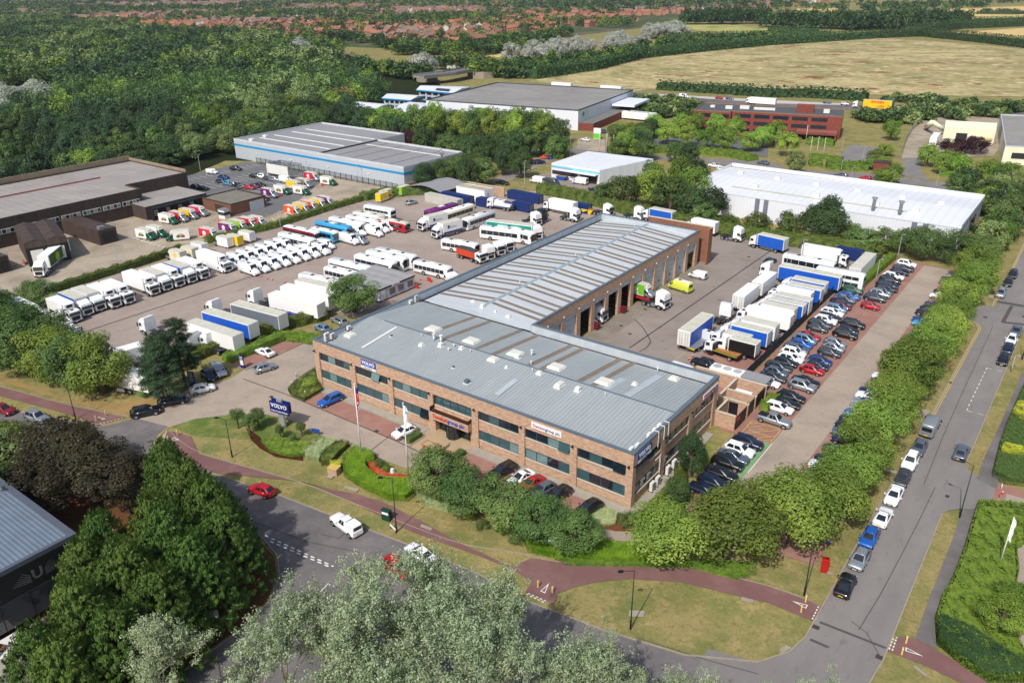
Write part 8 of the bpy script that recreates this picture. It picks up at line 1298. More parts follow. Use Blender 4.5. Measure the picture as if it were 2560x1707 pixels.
x, y = base('c1 550,1050'); o = thing('low_sign', 'small blue direction sign on two posts in the lawn', 'sign', (x, y, 0), rad(20)); MB().box(-.65, .65, -.04, .04, .5, 1.15, m_vblue).build('board', o); [MB().box(k-.03, k+.03, -.03, .03, 0, .5, m_blk).build('post', o) for k in (-.5, .5)]
x, y = base('d1 1065,400'); o = thing('street_name_sign', 'white street name plate on short legs beside the lamp post', 'sign', (x-.2, y+.1, 0), rad(-15)); MB().box(-.7, .7, -.03, .03, .45, .75, m_signw).build('plate', o); [MB().box(k-.03, k+.03, -.02, .04, 0, .45, m_blk).build('leg', o) for k in (-.6, .6)]
x, y = base('d2 322,595'); o = thing('finger_post', 'pale blue cycle direction sign on a grey post by the long hedge', 'sign', (x, y, 0), rad(12)); MB().tube([(0, 0, 0), (0, 0, 2.4)], .04, m_gal, n=6).build('post', o); MB().box(-.75, .75, -.03, .03, 2.25, 2.42, mat('cycle_sign_blue', S(150, 190, 214))).build('arm', o)
x, y = base('d0 1640,1080'); o = thing('notice_board', 'leaning white board with a dark frame beneath the conifers', 'sign', (x, y, 0), rad(50), None); MB().box(-.75, .75, -.03, .03, .2, 1.3, m_signw).build('board', o); MB().box(-.8, .8, .03, .05, .15, 1.35, m_gal).build('frame', o)
x, y = base('c0 1105,665'); o = thing('notice_board', 'white low board under the trees by the grass bank', 'sign', (x, y, 0), rad(15), None); MB().box(-.8, .8, -.03, .03, .3, .95, m_signw).build('board', o)
x, y = base('d3 430,705'); o = thing('post_box', 'bright red pillar post box on the verge near the right-hand road', 'post box', (x, y, 0), rad(20)); MB().box(-.4, .4, -.3, .3, 0, 1.75, PAINT['red']).build('body', o, bevel=.05); MB().loft([[(s*.44, t*.34, 1.75) for s, t in ((1, 1), (-1, 1), (-1, -1), (1, -1))], [(s*.4, t*.3, 1.95) for s, t in ((1, 1), (-1, 1), (-1, -1), (1, -1))]], PAINT['red'], sm=False).build('cap', o); MB().box(.4, .42, -.15, .15, 1.35, 1.42, m_blk).build('slot', o); MB().box(.4, .42, -.12, .12, .9, 1.2, m_signw).build('notice', o)
x, y = base('d1 1012,305'); o = thing('utility_cabinet', 'dark green roadside cabinet with a white notice', 'cabinet', (x, y, 0), rad(10)); MB().box(-.65, .65, -.3, .3, 0, 1.65, mat('cabinet_green', S(20, 66, 48))).build('body', o, bevel=.03); MB().box(-.5, .5, -.32, -.305, 1.0, 1.35, m_signw).build('notice', o)
x, y = base('c1 720,1400'); o = thing('brick_box', 'small square brick meter box beside the golden bush', 'cabinet', (x, y, 0), rad(15)); MB().box(-.8, .7, -.6, .6, 0, 1.1, m_brick).build('body', o); MB().box(-.85, .75, -.65, .65, 1.1, 1.18, m_yel).build('lid', o)
x, y = base('c1 1245,1390'); tag(MB().loft([[(s*.3, t*.2, 0) for s, t in ((1, 1), (-1, 1), (-1, -1), (1, -1))], [(s*.22, t*.15, .7) for s, t in ((1, 1), (-1, 1), (-1, -1), (1, -1))]], m_wht, sm=False).build('stone_post', None, (x, y, 0)), 'pale stone post inside the curved hedge', 'stone')
m_bol = mat('cream_bollard', S(222, 186, 104), rough=.6)
for i, (q, l) in enumerate((('c0 968,875', 'cream bollard upper of the pair at the left footpath end'), ('c0 880,925', 'cream bollard lower of the pair at the left footpath end'), ('c0 1622,1055', 'cream bollard upper of the pair by the entrance curve'), ('c0 1538,1110', 'cream bollard lower of the pair by the entrance curve'), ('d2 202,830', 'cream bollard left of the white triangle by the poplars'), ('d2 313,875', 'cream bollard right of the white triangle by the poplars'), ('d3 290,945', 'cream bollard by the lamp post near the post box'), ('d3 255,1022', 'cream bollard at the path end below the lamp post'), ('d3 1065,1262', 'cream bollard upper of the pair across the right-hand road'), ('d3 1032,1350', 'cream bollard lower of the pair across the right-hand road'))):
 x, y = base(q); o = thing('bollard', l, 'bollard', (x, y, 0), 0, 'cream timber bollards'); MB().box(-.08, .08, -.08, .08, 0, 1.05, m_bol).build('post', o); MB().box(-.085, .085, -.085, .085, .85, .92, m_signw).build('reflector', o)
for q, l in (('c1 327,605', 'at the left bed kerb'), ('c1 370,520', 'at the top of the left bed'), ('c1 450,690', 'at the bottom of the left bed'), ('c1 1800,1280', 'by the box hedge right of the plaza')):
 x, y = base(q); o = tag(MB().tube([(0, 0, 0), (0, 0, .8)], .1, m_lgrey, n=8).build('light_bollard', None, (x, y, 0)), 'short grey light bollard '+l, 'bollard', 'short light bollards'); MB().tube([(0, 0, .8), (0, 0, .88)], .12, m_wht, n=8).build('cap', o)
m_cone = mat('cone_red', S(220, 66, 40), rough=.6, var=.03)
for i, (q, l) in enumerate((('c2 1610,365', 'left cone behind the office roof'), ('c2 1648,338', 'right cone behind the office roof'), ('b1 50,1068', 'first cone in the open west yard'), ('b1 107,1088', 'second cone in the open west yard'), ('b1 150,1098', 'third cone in the open west yard'), ('b1 262,1122', 'cone nearest the white trailers'), ('b1 1498,1098', 'cone beside the lone single-decker'), ('b1 2040,935', 'cone by the shed edge near the skip lorry'), ('b1 2185,890', 'cone by the shed edge further along'), ('b2 395,625', 'cone right of the teal trailer'), ('b2 275,690', 'cone by the minibus'), ('b2 165,735', 'cone by the shed parapet'), ('d3 1810,110', 'orange cone on the right-hand paved strip'), ('b1 1490,1170', 'cone beside the cabin barrier'))):
 x, y = base(q); o = thing('traffic_cone', 'red and white traffic cone, '+l, 'cone', (x, y, .03), 0, 'traffic cones'); MB().box(-.22, .22, -.22, .22, 0, .05, m_cone).build('foot', o); MB().tube([(0, 0, .05), (0, 0, .75)], [.16, .04], m_cone, n=8).build('cone', o); MB().tube([(0, 0, .35), (0, 0, .5)], [.115, .085], m_signw, n=8).build('band', o)
m_bar = mat('barrier_red', S(206, 40, 44), rough=.5)
for q, l, w_ in (('b1 1580,1110', 'red plastic barrier by the lone single-decker', 1.6), ('b1 1465,1170', 'red plastic barrier at the cabin corner', 1), ('b1 90,1005', 'red plastic barrier at the minibus row end', .8), ('b1 225,335', 'red plastic barrier in the depot car park', 1.2), ('b1 605,240', 'red plastic barrier beside the depot vans', 1.1), ('b0 225,950', 'long red barrier with writing at the dock', 2.6)):
 x, y = base(q); o = thing('barrier', l, 'barrier', (x, y, .03), rad(-15), 'red barriers'); MB().box(-w_/2, w_/2, -.06, .06, .15, 1.0, m_bar).build('panel', o); [MB().box(k-.1, k+.1, -.25, .25, 0, .12, m_bar).build('foot', o) for k in (-w_*.35, w_*.35)]
def skip(q, m, l, s=1.0, a=0, nm='skip'):
 x, y = base(q); o = thing(nm, l, 'skip', (x, y, .05), rad(a), 'skips and waste bins'); R = lambda z, a_, b_: [(a_*s, b_*s, z*s), (-a_*s, b_*s, z*s), (-a_*s, -b_*s, z*s), (a_*s, -b_*s, z*s)]
 w = MB(); w.loft([R(0, 1.0, .8), R(1.25, 1.85, .9)], m, sm=False); w.build('body', o); c = MB(); c.loft([R(1.26, 1.75, .82), R(1.4, 1.2, .5)], mat('rubble', S(150, 116, 84), var=.3, scale=2), sm=False); c.build('contents', o)
m_ybin = mat('skip_yellow', S(244, 206, 20), rough=.5); m_bbin = mat('skip_blue', S(30, 84, 170), rough=.5); m_mbin = mat('bin_maroon', S(112, 24, 44), rough=.5)
skip('b2 695,490', m_ybin, 'bright yellow skip at the back of the west yard', 1.1); skip('b2 455,185', m_bbin, 'blue skip full of waste beside the small workshop', 1.1, 5); skip('b2 735,280', m_bbin, 'blue skip by the grass behind the small workshop', .9, 80)
for q, l in (('b2 1010,1395', 'maroon wheeled bin at the sixth workshop pier'), ('b2 765,1545', 'maroon wheeled bin at the fourth workshop pier')):
 x, y = base(q); o = thing('wheeled_bin', l, 'bin', (x, y, .03), 0, 'maroon bins'); MB().loft([[(s*.6, t*.5, .2) for s, t in ((1, 1), (-1, 1), (-1, -1), (1, -1))], [(s*.75, t*.6, 1.3) for s, t in ((1, 1), (-1, 1), (-1, -1), (1, -1))]], m_mbin, sm=False).build('body', o); MB().box(-.78, .78, -.62, .62, 1.3, 1.42, m_mbin).build('lid', o); MB().box(-1.0, -.85, -.5, .5, .3, 1.7, m_vblue).build('side_board', o)
for q, l in (('a2 775,1270', 'green and white sign board at the white warehouse gate'),): x, y = base(q); o = thing('notice_board', l, 'sign', (x, y, 0), rad(10), None); MB().box(-1.6, 1.6, -.2, .2, 0, 4.6, m_signw).build('board', o); MB().box(-1.6, 1.6, -.22, -.2, .2, 2.4, mat('sign_green', S(110, 200, 60))).build('green_panel', o)
x, y = base('b3 1025,112'); o = thing('hut', 'small dark brown substation hut by the back road', 'hut', (x, y, 0), rad(10)); MB().box(-2.5, 2.5, -1.8, 1.8, 0, 3.6, m_redb).build('wall', o); MB().box(-2.7, 2.7, -2, 2, 3.6, 3.8, m_brown).build('roof', o)
x, y = base('b2 1620,185'); o = thing('hut', 'small white cabin left of the long white warehouse', 'hut', (x, y, 0), 0); MB().box(-1.9, 1.9, -1.6, 1.6, 0, 2.6, m_boxw).build('wall', o); MB().box(-2, 2, -1.7, 1.7, 2.6, 2.75, m_wht).build('roof', o)
x, y = base('b0 2050,530'); o = thing('kiosk', 'small white glazed security kiosk in the depot', 'hut', (x, y, 0), rad(5)); MB().box(-1.3, 1.3, -1, 1, 0, 2.6, m_wht).build('wall', o); MB().box(-1.35, 1.35, -1.05, 1.05, 1.1, 2.0, m_win).build('window', o); MB().box(-1.4, 1.4, -1.1, 1.1, 2.6, 2.75, m_gal).build('roof', o)
def person(q, col, label, z=.05, a=0):
 x, y = base(q); m = MC.get('skin') or mat('skin', S(190, 140, 116), var=0); hv = mat('workwear_'+col, S(*{'orange': (240, 96, 40), 'blue': (60, 90, 160)}[col]), rough=.8); bm_ = MB()
 o = thing('person', label, 'person', (x, y, z), rad(a), 'workers in the yards')
 def r(z, a_, b_, cx=0, cy=0): return [(cx+a_*math.cos(t*.785), cy+b_*math.sin(t*.785), z) for t in range(8)]
 body = MB(); body.loft([r(.9, .17, .12), r(1.1, .16, .11), r(1.35, .21, .13), r(1.45, .14, .1), r(1.5, .06, .06), r(1.56, .06, .07), r(1.64, .09, .1), r(1.74, .08, .09), r(1.78, .02, .02)], m)
 for s in (-1, 1): body.loft([r(.92, .09, .1, s*.09), r(.5, .065, .07, s*.1), r(.08, .045, .05, s*.11), r(.02, .05, .11, s*.11, .04)], m); body.loft([r(1.42, .06, .06, s*.2), r(1.15, .045, .045, s*.26, .02), r(.88, .03, .03, s*.27, .1), r(.8, .025, .03, s*.27, .12)], m)
 body.build('body', o); j = MB(); j.loft([r(.88, .19, .14), r(1.1, .18, .13), r(1.35, .23, .15), r(1.46, .15, .11)], hv)
 for s in (-1, 1): j.loft([r(1.44, .075, .075, s*.2), r(1.15, .06, .06, s*.26, .02), r(.92, .045, .045, s*.27, .09)], hv)
 j.build('jacket', o); t = MB(); [t.loft([r(.93, .1, .11, s*.09), r(.5, .08, .085, s*.1), r(.1, .065, .07, s*.11)], m_nblue if col == 'blue' else hv) for s in (-1, 1)]; t.build('trousers', o); h_ = MB(); h_.loft([r(1.68, .1, .11, 0, -.01), r(1.76, .09, .1, 0, -.01), r(1.8, .03, .03)], m_trim); h_.build('hair', o)
person('b0 1998,585', 'orange', 'person in orange work clothes standing by the kiosk in the depot'); person('b3 285,810', 'blue', 'left of two people in blue work clothes by the far hedge', a=90); person('b3 320,815', 'blue', 'right of two people in blue work clothes by the far hedge', a=-60)
def fence(P, h, m, label, panel=2.4, post=.06, solid=True, group='fences', rails=(0.3, .9)):
 o = thing('fence', label, 'fence', (0, 0, 0), 0, group); L = []
 for a, b in zip(P, P[1:]):
  a, b = Vector(a), Vector(b); n = max(1, round((b-a).length/panel))
  for k in range(n): L.append((a+(b-a)*k/n, a+(b-a)*(k+1)/n))
 for k, (a, b) in enumerate(L[:95]):
  d = (b-a).normalized(); nn = Vector((-d.y, d.x)); pm = MB()
  if solid: pm.prism([tuple(a+d*.06), tuple(b-d*.06), tuple(b-d*.06+nn*.04), tuple(a+d*.06+nn*.04)], .08, h, m)
  else:
   for zf in rails: pm.prism([tuple(a), tuple(b), tuple(b+nn*.04), tuple(a+nn*.04)], h*zf, h*zf+.06, m)
   m_ = int((b-a).length/.3)
   for j in range(m_): c = a+(b-a)*(j+.5)/m_; pm.prism([tuple(c-d*.045), tuple(c+d*.045), tuple(c+d*.045+nn*.02), tuple(c-d*.045+nn*.02)], .05, h, m)
  pm.build('panel', o); MB().box(a.x-post, a.x+post, a.y-post, a.y+post, 0, h+.15, m).build('post', o)
 return o
m_nf = mat('dark_navy_fence', S(28, 40, 58), rough=.6, var=.05)
fence([(59.5, 44), (59.6, 70), (59.7, 103.5)], 1.9, m_nf, 'long dark navy panel fence between the lorries and the parked cars'); fence([(59.5, 44), (62, 43.4)], 1.9, m_nf, 'short dark fence return at the near end of the long navy fence')
fence([(-158, 108), (-120, 108), (-84, 107.8)], 2.2, m_blk, 'black palisade fence in front of the grey warehouse', panel=2.8, solid=False); fence([(61, 101.5), (60.8, 105)], 3.2, m_gclad, 'tall pale sheet gate beside the double-decker bus', panel=3)
fence([(-26.8, -18.5), (-27.3, 0), (-25.8, 11), (-22.6, 23.5)], 1.6, m_blk, 'dark railing fence behind the drive hedge', solid=False); fence([G('a3', 1210, 1455)[:2], G('a3', 1250, 1300)[:2], G('a3', 1310, 1200)[:2], G('a3', 1350, 1150)[:2]], 2.4, m_gal, 'grey mesh fence along the far yard road', panel=4, solid=False); fence([G('b0', 830, 750)[:2], G('b0', 1010, 720)[:2]], 1.3, m_gal, 'grey steel cage rails beside the dock wall', solid=False)
x, y = base('d3 1785,668'); o = thing('flagpole', 'leaning white flagpole with a furled white flag at the right edge', 'flagpole', (x, y, 0), 0, None); MB().tube([(0, 0, 0), (.0, 0, 7.2)], [.08, .05], m_wht, n=8).build('pole', o); flagcloth(o, lambda a, b_: FW, 4.0, 7.0, .3)
sheet('paved_forecourt', pts('d3 1730,150 1780,30 1979,90 1979,290 1790,210'), .06, m_bay); sheet('forecourt', pts('d3 1840,110 1979,150 1979,260 1835,190'), .062, m_drive); sheet('forecourt', pts('d3 1979,500 2300,500 2300,1568 1979,1400 1850,1160 1920,740 1905,600 1850,500'), .04, m_drive)
for i in range(3):
 x, y = base('d3 %d,%d' % (1770+i*14, 200-i*60)); tag(MB().tube([(0, 0, 0), (0, 0, 1.0)], .05, (m_signw, m_cone)[i % 2], n=6).build('marker_post', None, (x, y, .06)), ('nearest', 'middle', 'farthest')[i]+' red and white marker post at the right-hand forecourt', 'post', 'marker posts')
def inpoly(x, y, Q):
 c = False; j = len(Q)-1
 for i in range(len(Q)):
  if (Q[i][1] > y) != (Q[j][1] > y) and x < (Q[j][0]-Q[i][0])*(y-Q[i][1])/(Q[j][1]-Q[i][1])+Q[i][0]: c = not c
  j = i
 return c
def infront(x, y, margin=140):
 d = np.array([x, y, 0.])-np.array(CAMP); w = d@CF
 if w < 10: return False
 px = 1280+FPX*(d@CR)/w; py = 853.5-FPX*(d@CU)/w; return -margin < px < 2560+margin and -60-8*FPX/w < py < 1800
def scatter(Q, step, jit=.42):
 xs = [q[0] for q in Q]; ys = [q[1] for q in Q]; out = []
 for i, gx in enumerate(np.arange(min(xs), max(xs), step)):
  for gy in np.arange(min(ys), max(ys), step*.87):
   x = gx+random.uniform(-jit, jit)*step; y = gy+random.uniform(-jit, jit)*step
   if inpoly(x, y, Q) and infront(x, y): out.append((x, y))
 return out
dist = lambda x, y: math.hypot(x-CAMP[0], y-CAMP[1])
WOOD = [(-135, 164), (-180, 164), (-180, 106), (-174, 70), (-172, 20), (-175, -60), (-420, -60), (-1500, 300), (-1600, 640), (-1100, 560), (-870, 490), (-700, 520), (-560, 470), (-470, 440), (-420, 390), (-400, 350), (-330, 330), (-300, 300), (-240, 262), (-190, 182), (-130, 175)]
keep_out = [pts('a0 -300,1350 340,1280 360,1330 200,1400 -300,1560'), pts('a0 -600,800 330,815 560,845 400,990 200,1080 -600,1100'), pts('a1 -60,870 300,860 480,810 500,880 300,980 -40,1030')]
PW = [q for q in scatter(WOOD, 10.2) if not any(inpoly(*q, k) for k in keep_out)]; PW.sort(key=lambda q: dist(*q))
def wood_kind(x, y):
 n = math.sin(x*.021+1.3)*math.cos(y*.027+.4)+.5*math.sin(x*.05+y*.043); r = random.random()
 if r < .003: return F_rust
 if n > .6 and r < .68: return F_wil
 if n > .45 and r < .3: return F_lime
 if n > .3: return F_oak if r < .6 else (F_wil if r < .75 else F_dark)
 if n < -.45: return F_pine if r < .75 else F_dark
 return F_dark if r < .45 else (F_oak if r < .9 else F_lime)
WL = {F_rust.name: 'brown dead conifer standing in the wood', F_wil.name: 'pale yellowish green tree in the wood', F_oak.name: 'mid green broadleaf tree in the wood', F_pine.name: 'dark blue-green pine in the wood', F_dark.name: 'dark green broadleaf tree in the wood', F_lime.name: 'light green tree in the wood', F_silf.name: 'silvery pale tree standing in the tree belt'}
for x, y in PW[:200]:
 k = wood_kind(x, y); tree(x, y, random.uniform(8, 13), random.uniform(4.4, 7), k, WL[k.name], 'trees of the wood: '+k.name.replace('_', ' '), det='mid', base=.02, shape='cone' if k in (F_pine, F_rust) and random.random() < .5 else 'round')
def mass(name, L, n, leaf, label, hr=(8, 16), rr=(4.4, 7.6), kind=wood_kind, zofs=0, cat='wood'):
 """many crowns and trunks too far off to count, as one object"""
 mats_ = [F_rust, F_wil, F_oak, F_pine, F_dark, F_lime, F_silf]; base_ = [blob_points(n, 26, 1.0, .34) for _ in range(6)]; Ps, Ds, Ms = [], [], []
 for i, (x, y) in enumerate(L):
  P, D = base_[i % 6]; h = random.uniform(*hr); r = random.uniform(*rr); a = random.uniform(0, 6.28); c, s = math.cos(a), math.sin(a); k = kind(x, y); sc = 1.0
  Ps.append(np.column_stack([(P[:, 0]*c-P[:, 1]*s)*r+x, (P[:, 0]*s+P[:, 1]*c)*r+y, P[:, 2]*h*.46+h*.54])); Ds.append(D); Ms.append(np.full(len(P), mats_.index(k)))
 O = (L[0][0], L[0][1], 0); P3 = np.vstack(Ps)-np.array(O); me = leaf_mesh(name, P3, np.vstack(Ds), leaf, None, .8, mats=mats_, mi=np.concatenate(Ms), nz=.32, up=.25); return tag(put(name, me, None, O), label, cat, kind='stuff')
near_w = [q for q in PW[200:] if dist(*q) < 560]; far_w = [q for q in PW[200:] if dist(*q) >= 560]
mass('woodland', near_w, 560, .85, 'dense mixed wood on the left behind the warehouses')
mass('far_woodland', far_w, 200, 1.7, 'far part of the mixed wood towards the houses', hr=(8, 17), rr=(4.6, 8))
def belt(q, n, spread, m_, label, group, h=(7, 11), r=(3.8, 5.2), det='mid', z=5.5, shape='round'):
 A = [at(a, z) for a in q.split('|')]; seg = len(A)-1
 for i in range(n):
  t = (i+.5)/n*seg; k = min(int(t), seg-1) if seg else 0; f = t-k; a = A[k]; b = A[min(k+1, seg)]
  x = a[0]+(b[0]-a[0])*f+random.uniform(-spread, spread); y = a[1]+(b[1]-a[1])*f+random.uniform(-spread, spread)
  for bx in ((-178, -121, 104, 160), (-121, -79, 104, 145.5), (-3, 80, 136, 180)):
   if bx[0] < x < bx[1] and bx[2] < y < bx[3]: y = bx[3]+random.uniform(0, 4)
  tree(x, y, random.uniform(*h), random.uniform(*r), m_[i % len(m_)], label, group, det=det, base=.03, shape=shape)
belt('a1 1000,1120|a1 1300,1130|a1 1700,1120|a1 2200,1150|a2 100,1150|a2 450,1180', 26, 4, (F_lime, F_oak, F_young), 'light green tree in the belt before the largest warehouse', 'belt before the largest warehouse', h=(11, 14.5), r=(5, 6.4))
belt('a1 1500,1260|a1 1900,1330|a1 2250,1330|a2 100,1290|a2 480,1290', 20, 4, (F_oak, F_dark), 'green tree in the belt behind the grey warehouse', 'belt behind the grey warehouse', h=(9, 12), r=(4.6, 6))
belt('a1 1250,1190|a1 1400,1200|a1 1530,1240|a1 1750,1280', 7, 2, (F_purp,), 'dark purple-leaved tree behind the grey warehouse', 'purple-leaved trees', h=(6, 8), r=(3, 4))
belt('b1 1700,60|b1 2000,90|a1 2150,1400|a2 80,1480', 10, 4, (F_dark, F_oak), 'dark green tree right of the grey warehouse', 'trees right of the grey warehouse', h=(8, 11), r=(3.6, 5))
tree(-77.5, 113.5, 9, 4.2, F_dark, 'dark round tree at the right corner of the grey warehouse', None)
for i in range(3): tree(-76.5, 121+7*i, 9.5, 4.6, F_oak, ORD[i]+' of three green trees along the right end wall of the grey warehouse', 'trees at the grey warehouse end wall')
tree(*at('a1 870,1080', 4), 8.5, 3.4, F_yel, 'golden yellow tree left of the office pavilions', None)
belt('a1 150,1080|a1 450,1000|a1 750,1080', 10, 5, (F_lime, F_oak, F_wil), 'light green tree at the edge of the wood', 'light trees at the wood edge', h=(7, 9)); belt('a1 400,900|a1 480,930', 2, 2, (F_rust,), 'rust brown tree at the edge of the wood', 'brown trees', h=(8, 9), r=(2.8, 3.4))
belt('a2 900,1160|a2 1050,1190|a2 1180,1230|a2 900,1290|a2 1150,1290', 9, 4, (F_lime, F_oak), 'green tree left of the far car park', 'trees left of the far car park', h=(7, 10), r=(3.6, 5))
for i, q in enumerate(('a2 1300,1150', 'a2 1420,1230', 'a2 1540,1130', 'a2 1600,1240', 'a2 1680,1150', 'a2 1780,1270', 'a2 1860,1160', 'a2 1940,1280', 'a2 2030,1180', 'a2 2180,1290', 'a2 2290,1260', 'a3 60,1240', 'a3 180,1330', 'a2 1900,1090', 'a3 1130,1190')): tree(*at(q, 4), random.uniform(8.5, 11), random.uniform(4, 5.4), F_young, 'fresh green car park tree in front of the dark red office', 'fresh green trees by the dark red office', det='mid', base=.1)
for q, h, r, m_, l in (('a2 2230,1080', 9, 2.6, F_greyg, 'blue-grey conifer before the dark red office'), ('a2 1490,1380', 8.5, 4, F_oak, 'dark round tree left of its pair at the back lane'), ('a2 1620,1400', 8.5, 4, F_dark, 'dark round tree right of its pair at the back lane'), ('a3 250,1480', 8.5, 4, F_wil, 'weeping grey-green tree behind the long white warehouse'), ('a3 1090,1330', 5, 3.5, F_lime, 'yellow-green shrub tree beside the far gravel parking'), ('a3 1700,1330', 7, 5.5, F_purp, 'large purple-leaved tree in front of the far yard'), ('a3 1900,1310', 7, 5.5, F_purp, 'second large purple-leaved tree in front of the far yard')): tree(*at(q, 4), h, r, m_, l, 'single trees beyond the yards', det='mid', base=.05)
belt('a3 1500,1400|a3 1800,1440|a3 2100,1530|b3 2150,150', 12, 5, (F_young, F_lime), 'fresh green tree at the upper right behind the back road', 'fresh trees at the upper right', h=(6, 9)); belt('b3 1800,150|b3 2000,330|b3 2200,300|b3 2050,450|b3 2300,400|b3 2150,230|b3 2334,150', 18, 5, (F_dark, F_oak, F_wil), 'dark green tree at the right edge beyond the long white warehouse', 'trees at the right edge', h=(7, 11), r=(3.6, 5))
belt('a2 1200,1330|a2 1250,1200|a2 1180,1130', 6, 4, (F_oak, F_dark), 'green tree between the white warehouse and the far car park', 'trees by the far car park', h=(7, 10)); belt('b3 1850,230|b3 1950,480|b3 2060,560|b3 2000,700', 10, 4, (F_oak, F_lime, F_wil), 'green tree beside the end of the long white warehouse', 'trees by the white warehouse end', h=(7, 10)); belt('a3 980,1320|a3 1050,1450|b3 1080,60', 8, 4, (F_lime,), 'yellow-green bush beside the far gravel parking', 'bushes beside the far gravel parking', h=(3, 4.5), r=(3, 4))
def line_pts(q, n, sp):
 A = [base(a) for a in q.split('|')]; out = []
 for i in range(n):
  t = random.random()*(len(A)-1); k = int(t); f = t-k; out.append((A[k][0]+(A[k+1][0]-A[k][0])*f+random.uniform(-sp, sp), A[k][1]+(A[k+1][1]-A[k][1])*f+random.uniform(-sp, sp)))
 return out
one = lambda *ms: (lambda x, y: random.choice(ms))
mass('scrub', line_pts('a2 1180,950|a2 1600,985|a2 1700,1030|a2 1300,1080', 80, 6)+line_pts('a3 800,1075|a3 1200,1110|a3 1250,1120|a3 830,1110', 60, 5)+line_pts('a3 1250,930|a3 1700,1000|a3 2400,1000|a3 1500,1080|a3 1300,1060', 150, 10)+line_pts('a2 1150,940|a2 1300,1080', 40, 8), 200, 1.1, 'scrubby trees along the near side of the motorway', hr=(3, 6), rr=(2.8, 4.2), kind=one(F_dark, F_oak, F_wil, F_dark), cat='scrub')
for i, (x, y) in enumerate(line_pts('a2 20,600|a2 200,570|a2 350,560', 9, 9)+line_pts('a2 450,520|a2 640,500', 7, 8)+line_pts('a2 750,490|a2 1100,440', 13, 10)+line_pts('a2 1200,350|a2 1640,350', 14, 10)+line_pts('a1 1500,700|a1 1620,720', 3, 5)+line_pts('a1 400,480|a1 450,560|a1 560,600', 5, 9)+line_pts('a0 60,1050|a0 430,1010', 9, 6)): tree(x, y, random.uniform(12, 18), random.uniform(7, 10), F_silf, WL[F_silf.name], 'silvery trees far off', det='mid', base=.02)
mass('tree_belt', line_pts('a2 0,680|a2 200,660|a2 650,600|a2 1200,500', 150, 14)+line_pts('a2 1150,480|a2 1800,430|a2 2334,380', 90, 12)+line_pts('a1 1300,500|a1 2100,500|a2 200,420|a2 450,330', 170, 12)+line_pts('a1 1650,640|a1 2050,620|a1 2100,680', 40, 7)+line_pts('a1 2050,700|a2 80,700', 60, 12)+line_pts('a1 900,660|a1 1300,700|a1 1500,730', 70, 8)+line_pts('a1 -200,440|a1 300,410|a1 900,360|a1 1250,440|a1 1500,480|a1 2000,450|a1 2334,390|a2 130,390', 190, 16)+line_pts('a0 900,390|a0 1500,400|a0 2334,420', 90, 14), 170, 1.7, 'long belt of trees between the meadow and the houses', hr=(7, 13), rr=(4, 6.5), kind=one(F_dark, F_oak, F_dark, F_lime), cat='trees')
mass('tree_clump', line_pts('a3 720,270|a3 1000,270|a3 1700,230', 260, 26)+line_pts('a2 1600,225|a2 2334,215', 90, 14)+line_pts('a3 0,250|a3 720,265', 110, 14), 130, 2.6, 'dark wood beyond the dry meadow', hr=(12, 24), rr=(7, 11), kind=one(F_dark, F_dark, F_oak), cat='trees')
m_tile = [mat('roof_tiles_orange', S(156, 106, 82), rough=.9, var=.1, scale=.2, rnd=.2), mat('roof_tiles_brown', S(126, 108, 96), rough=.9, var=.1, scale=.2, rnd=.2), mat('roof_tiles_red', S(144, 92, 72), rough=.9, var=.1, scale=.2, rnd=.2)]
m_hw = [mat('house_brick', S(170, 124, 98), rough=.9, var=.1, scale=.2), mat('house_render', S(214, 204, 190), rough=.9, var=.05, scale=.2)]
def house_mb(mb, w, d, h, wm, x=0, y=0, a=0, rm=None):
 c, s = math.cos(a), math.sin(a); T = lambda px, py, pz: (x+px*c-py*s, y+px*s+py*c, pz); i = len(mb.v); r = h+d*.36
 mb.v += [T(-w/2, -d/2, 0), T(w/2, -d/2, 0), T(w/2, d/2, 0), T(-w/2, d/2, 0), T(-w/2, -d/2, h), T(w/2, -d/2, h), T(w/2, d/2, h), T(-w/2, d/2, h), T(-w/2, 0, r), T(w/2, 0, r)]
 for f in ((0, 1, 5, 4), (2, 3, 7, 6), (1, 2, 6, 9, 5), (3, 0, 4, 8, 7)): mb.face([i+k for k in f], wm)
 if rm: roof_mb(mb, w, d, h, rm, T, i)
def roof_mb(mb, w, d, h, rm, T, i):
 j = len(mb.v); r = h+d*.36+.1; e = .4; mb.v += [T(-w/2-e, -d/2-e, h-.15), T(w/2+e, -d/2-e, h-.15), T(w/2+e, 0, r), T(-w/2-e, 0, r), T(w/2+e, d/2+e, h-.15), T(-w/2-e, d/2+e, h-.15)]; mb.face((j, j+1, j+2, j+3), rm); mb.face((j+3, j+2, j+4, j+5), rm)
HM = {}
for k, (w_, d_, h_) in enumerate(((8, 9, 5), (12, 9, 5), (18, 9, 5.2), (7, 8, 4.8))):
 for wi in range(2):
  a = MB(); house_mb(a, w_, d_, h_, m_hw[wi]); rm = []
  for ri in range(3): r_ = MB(); roof_mb(r_, w_, d_, h_, m_tile[ri], lambda px, py, pz: (px, py, pz), 0); rm.append(r_.mesh('roof'))
  wn = MB()
  for s in (-1, 1):
   for z in (1.2, 3.5):
    for q in np.arange(-w_/2+1.2, w_/2-1, 2.6): wn.box(q, q+1.2, s*d_/2-.03, s*d_/2+.03, z, z+1.1, m_win)
  ch = MB().box(-.4, .4, -.4, .4, h_+d_*.3, h_+d_*.36+1.1, m_hw[0]).mesh('chimney'); HM[k, wi] = (a.mesh('wall'), rm, wn.mesh('window'), ch, w_)
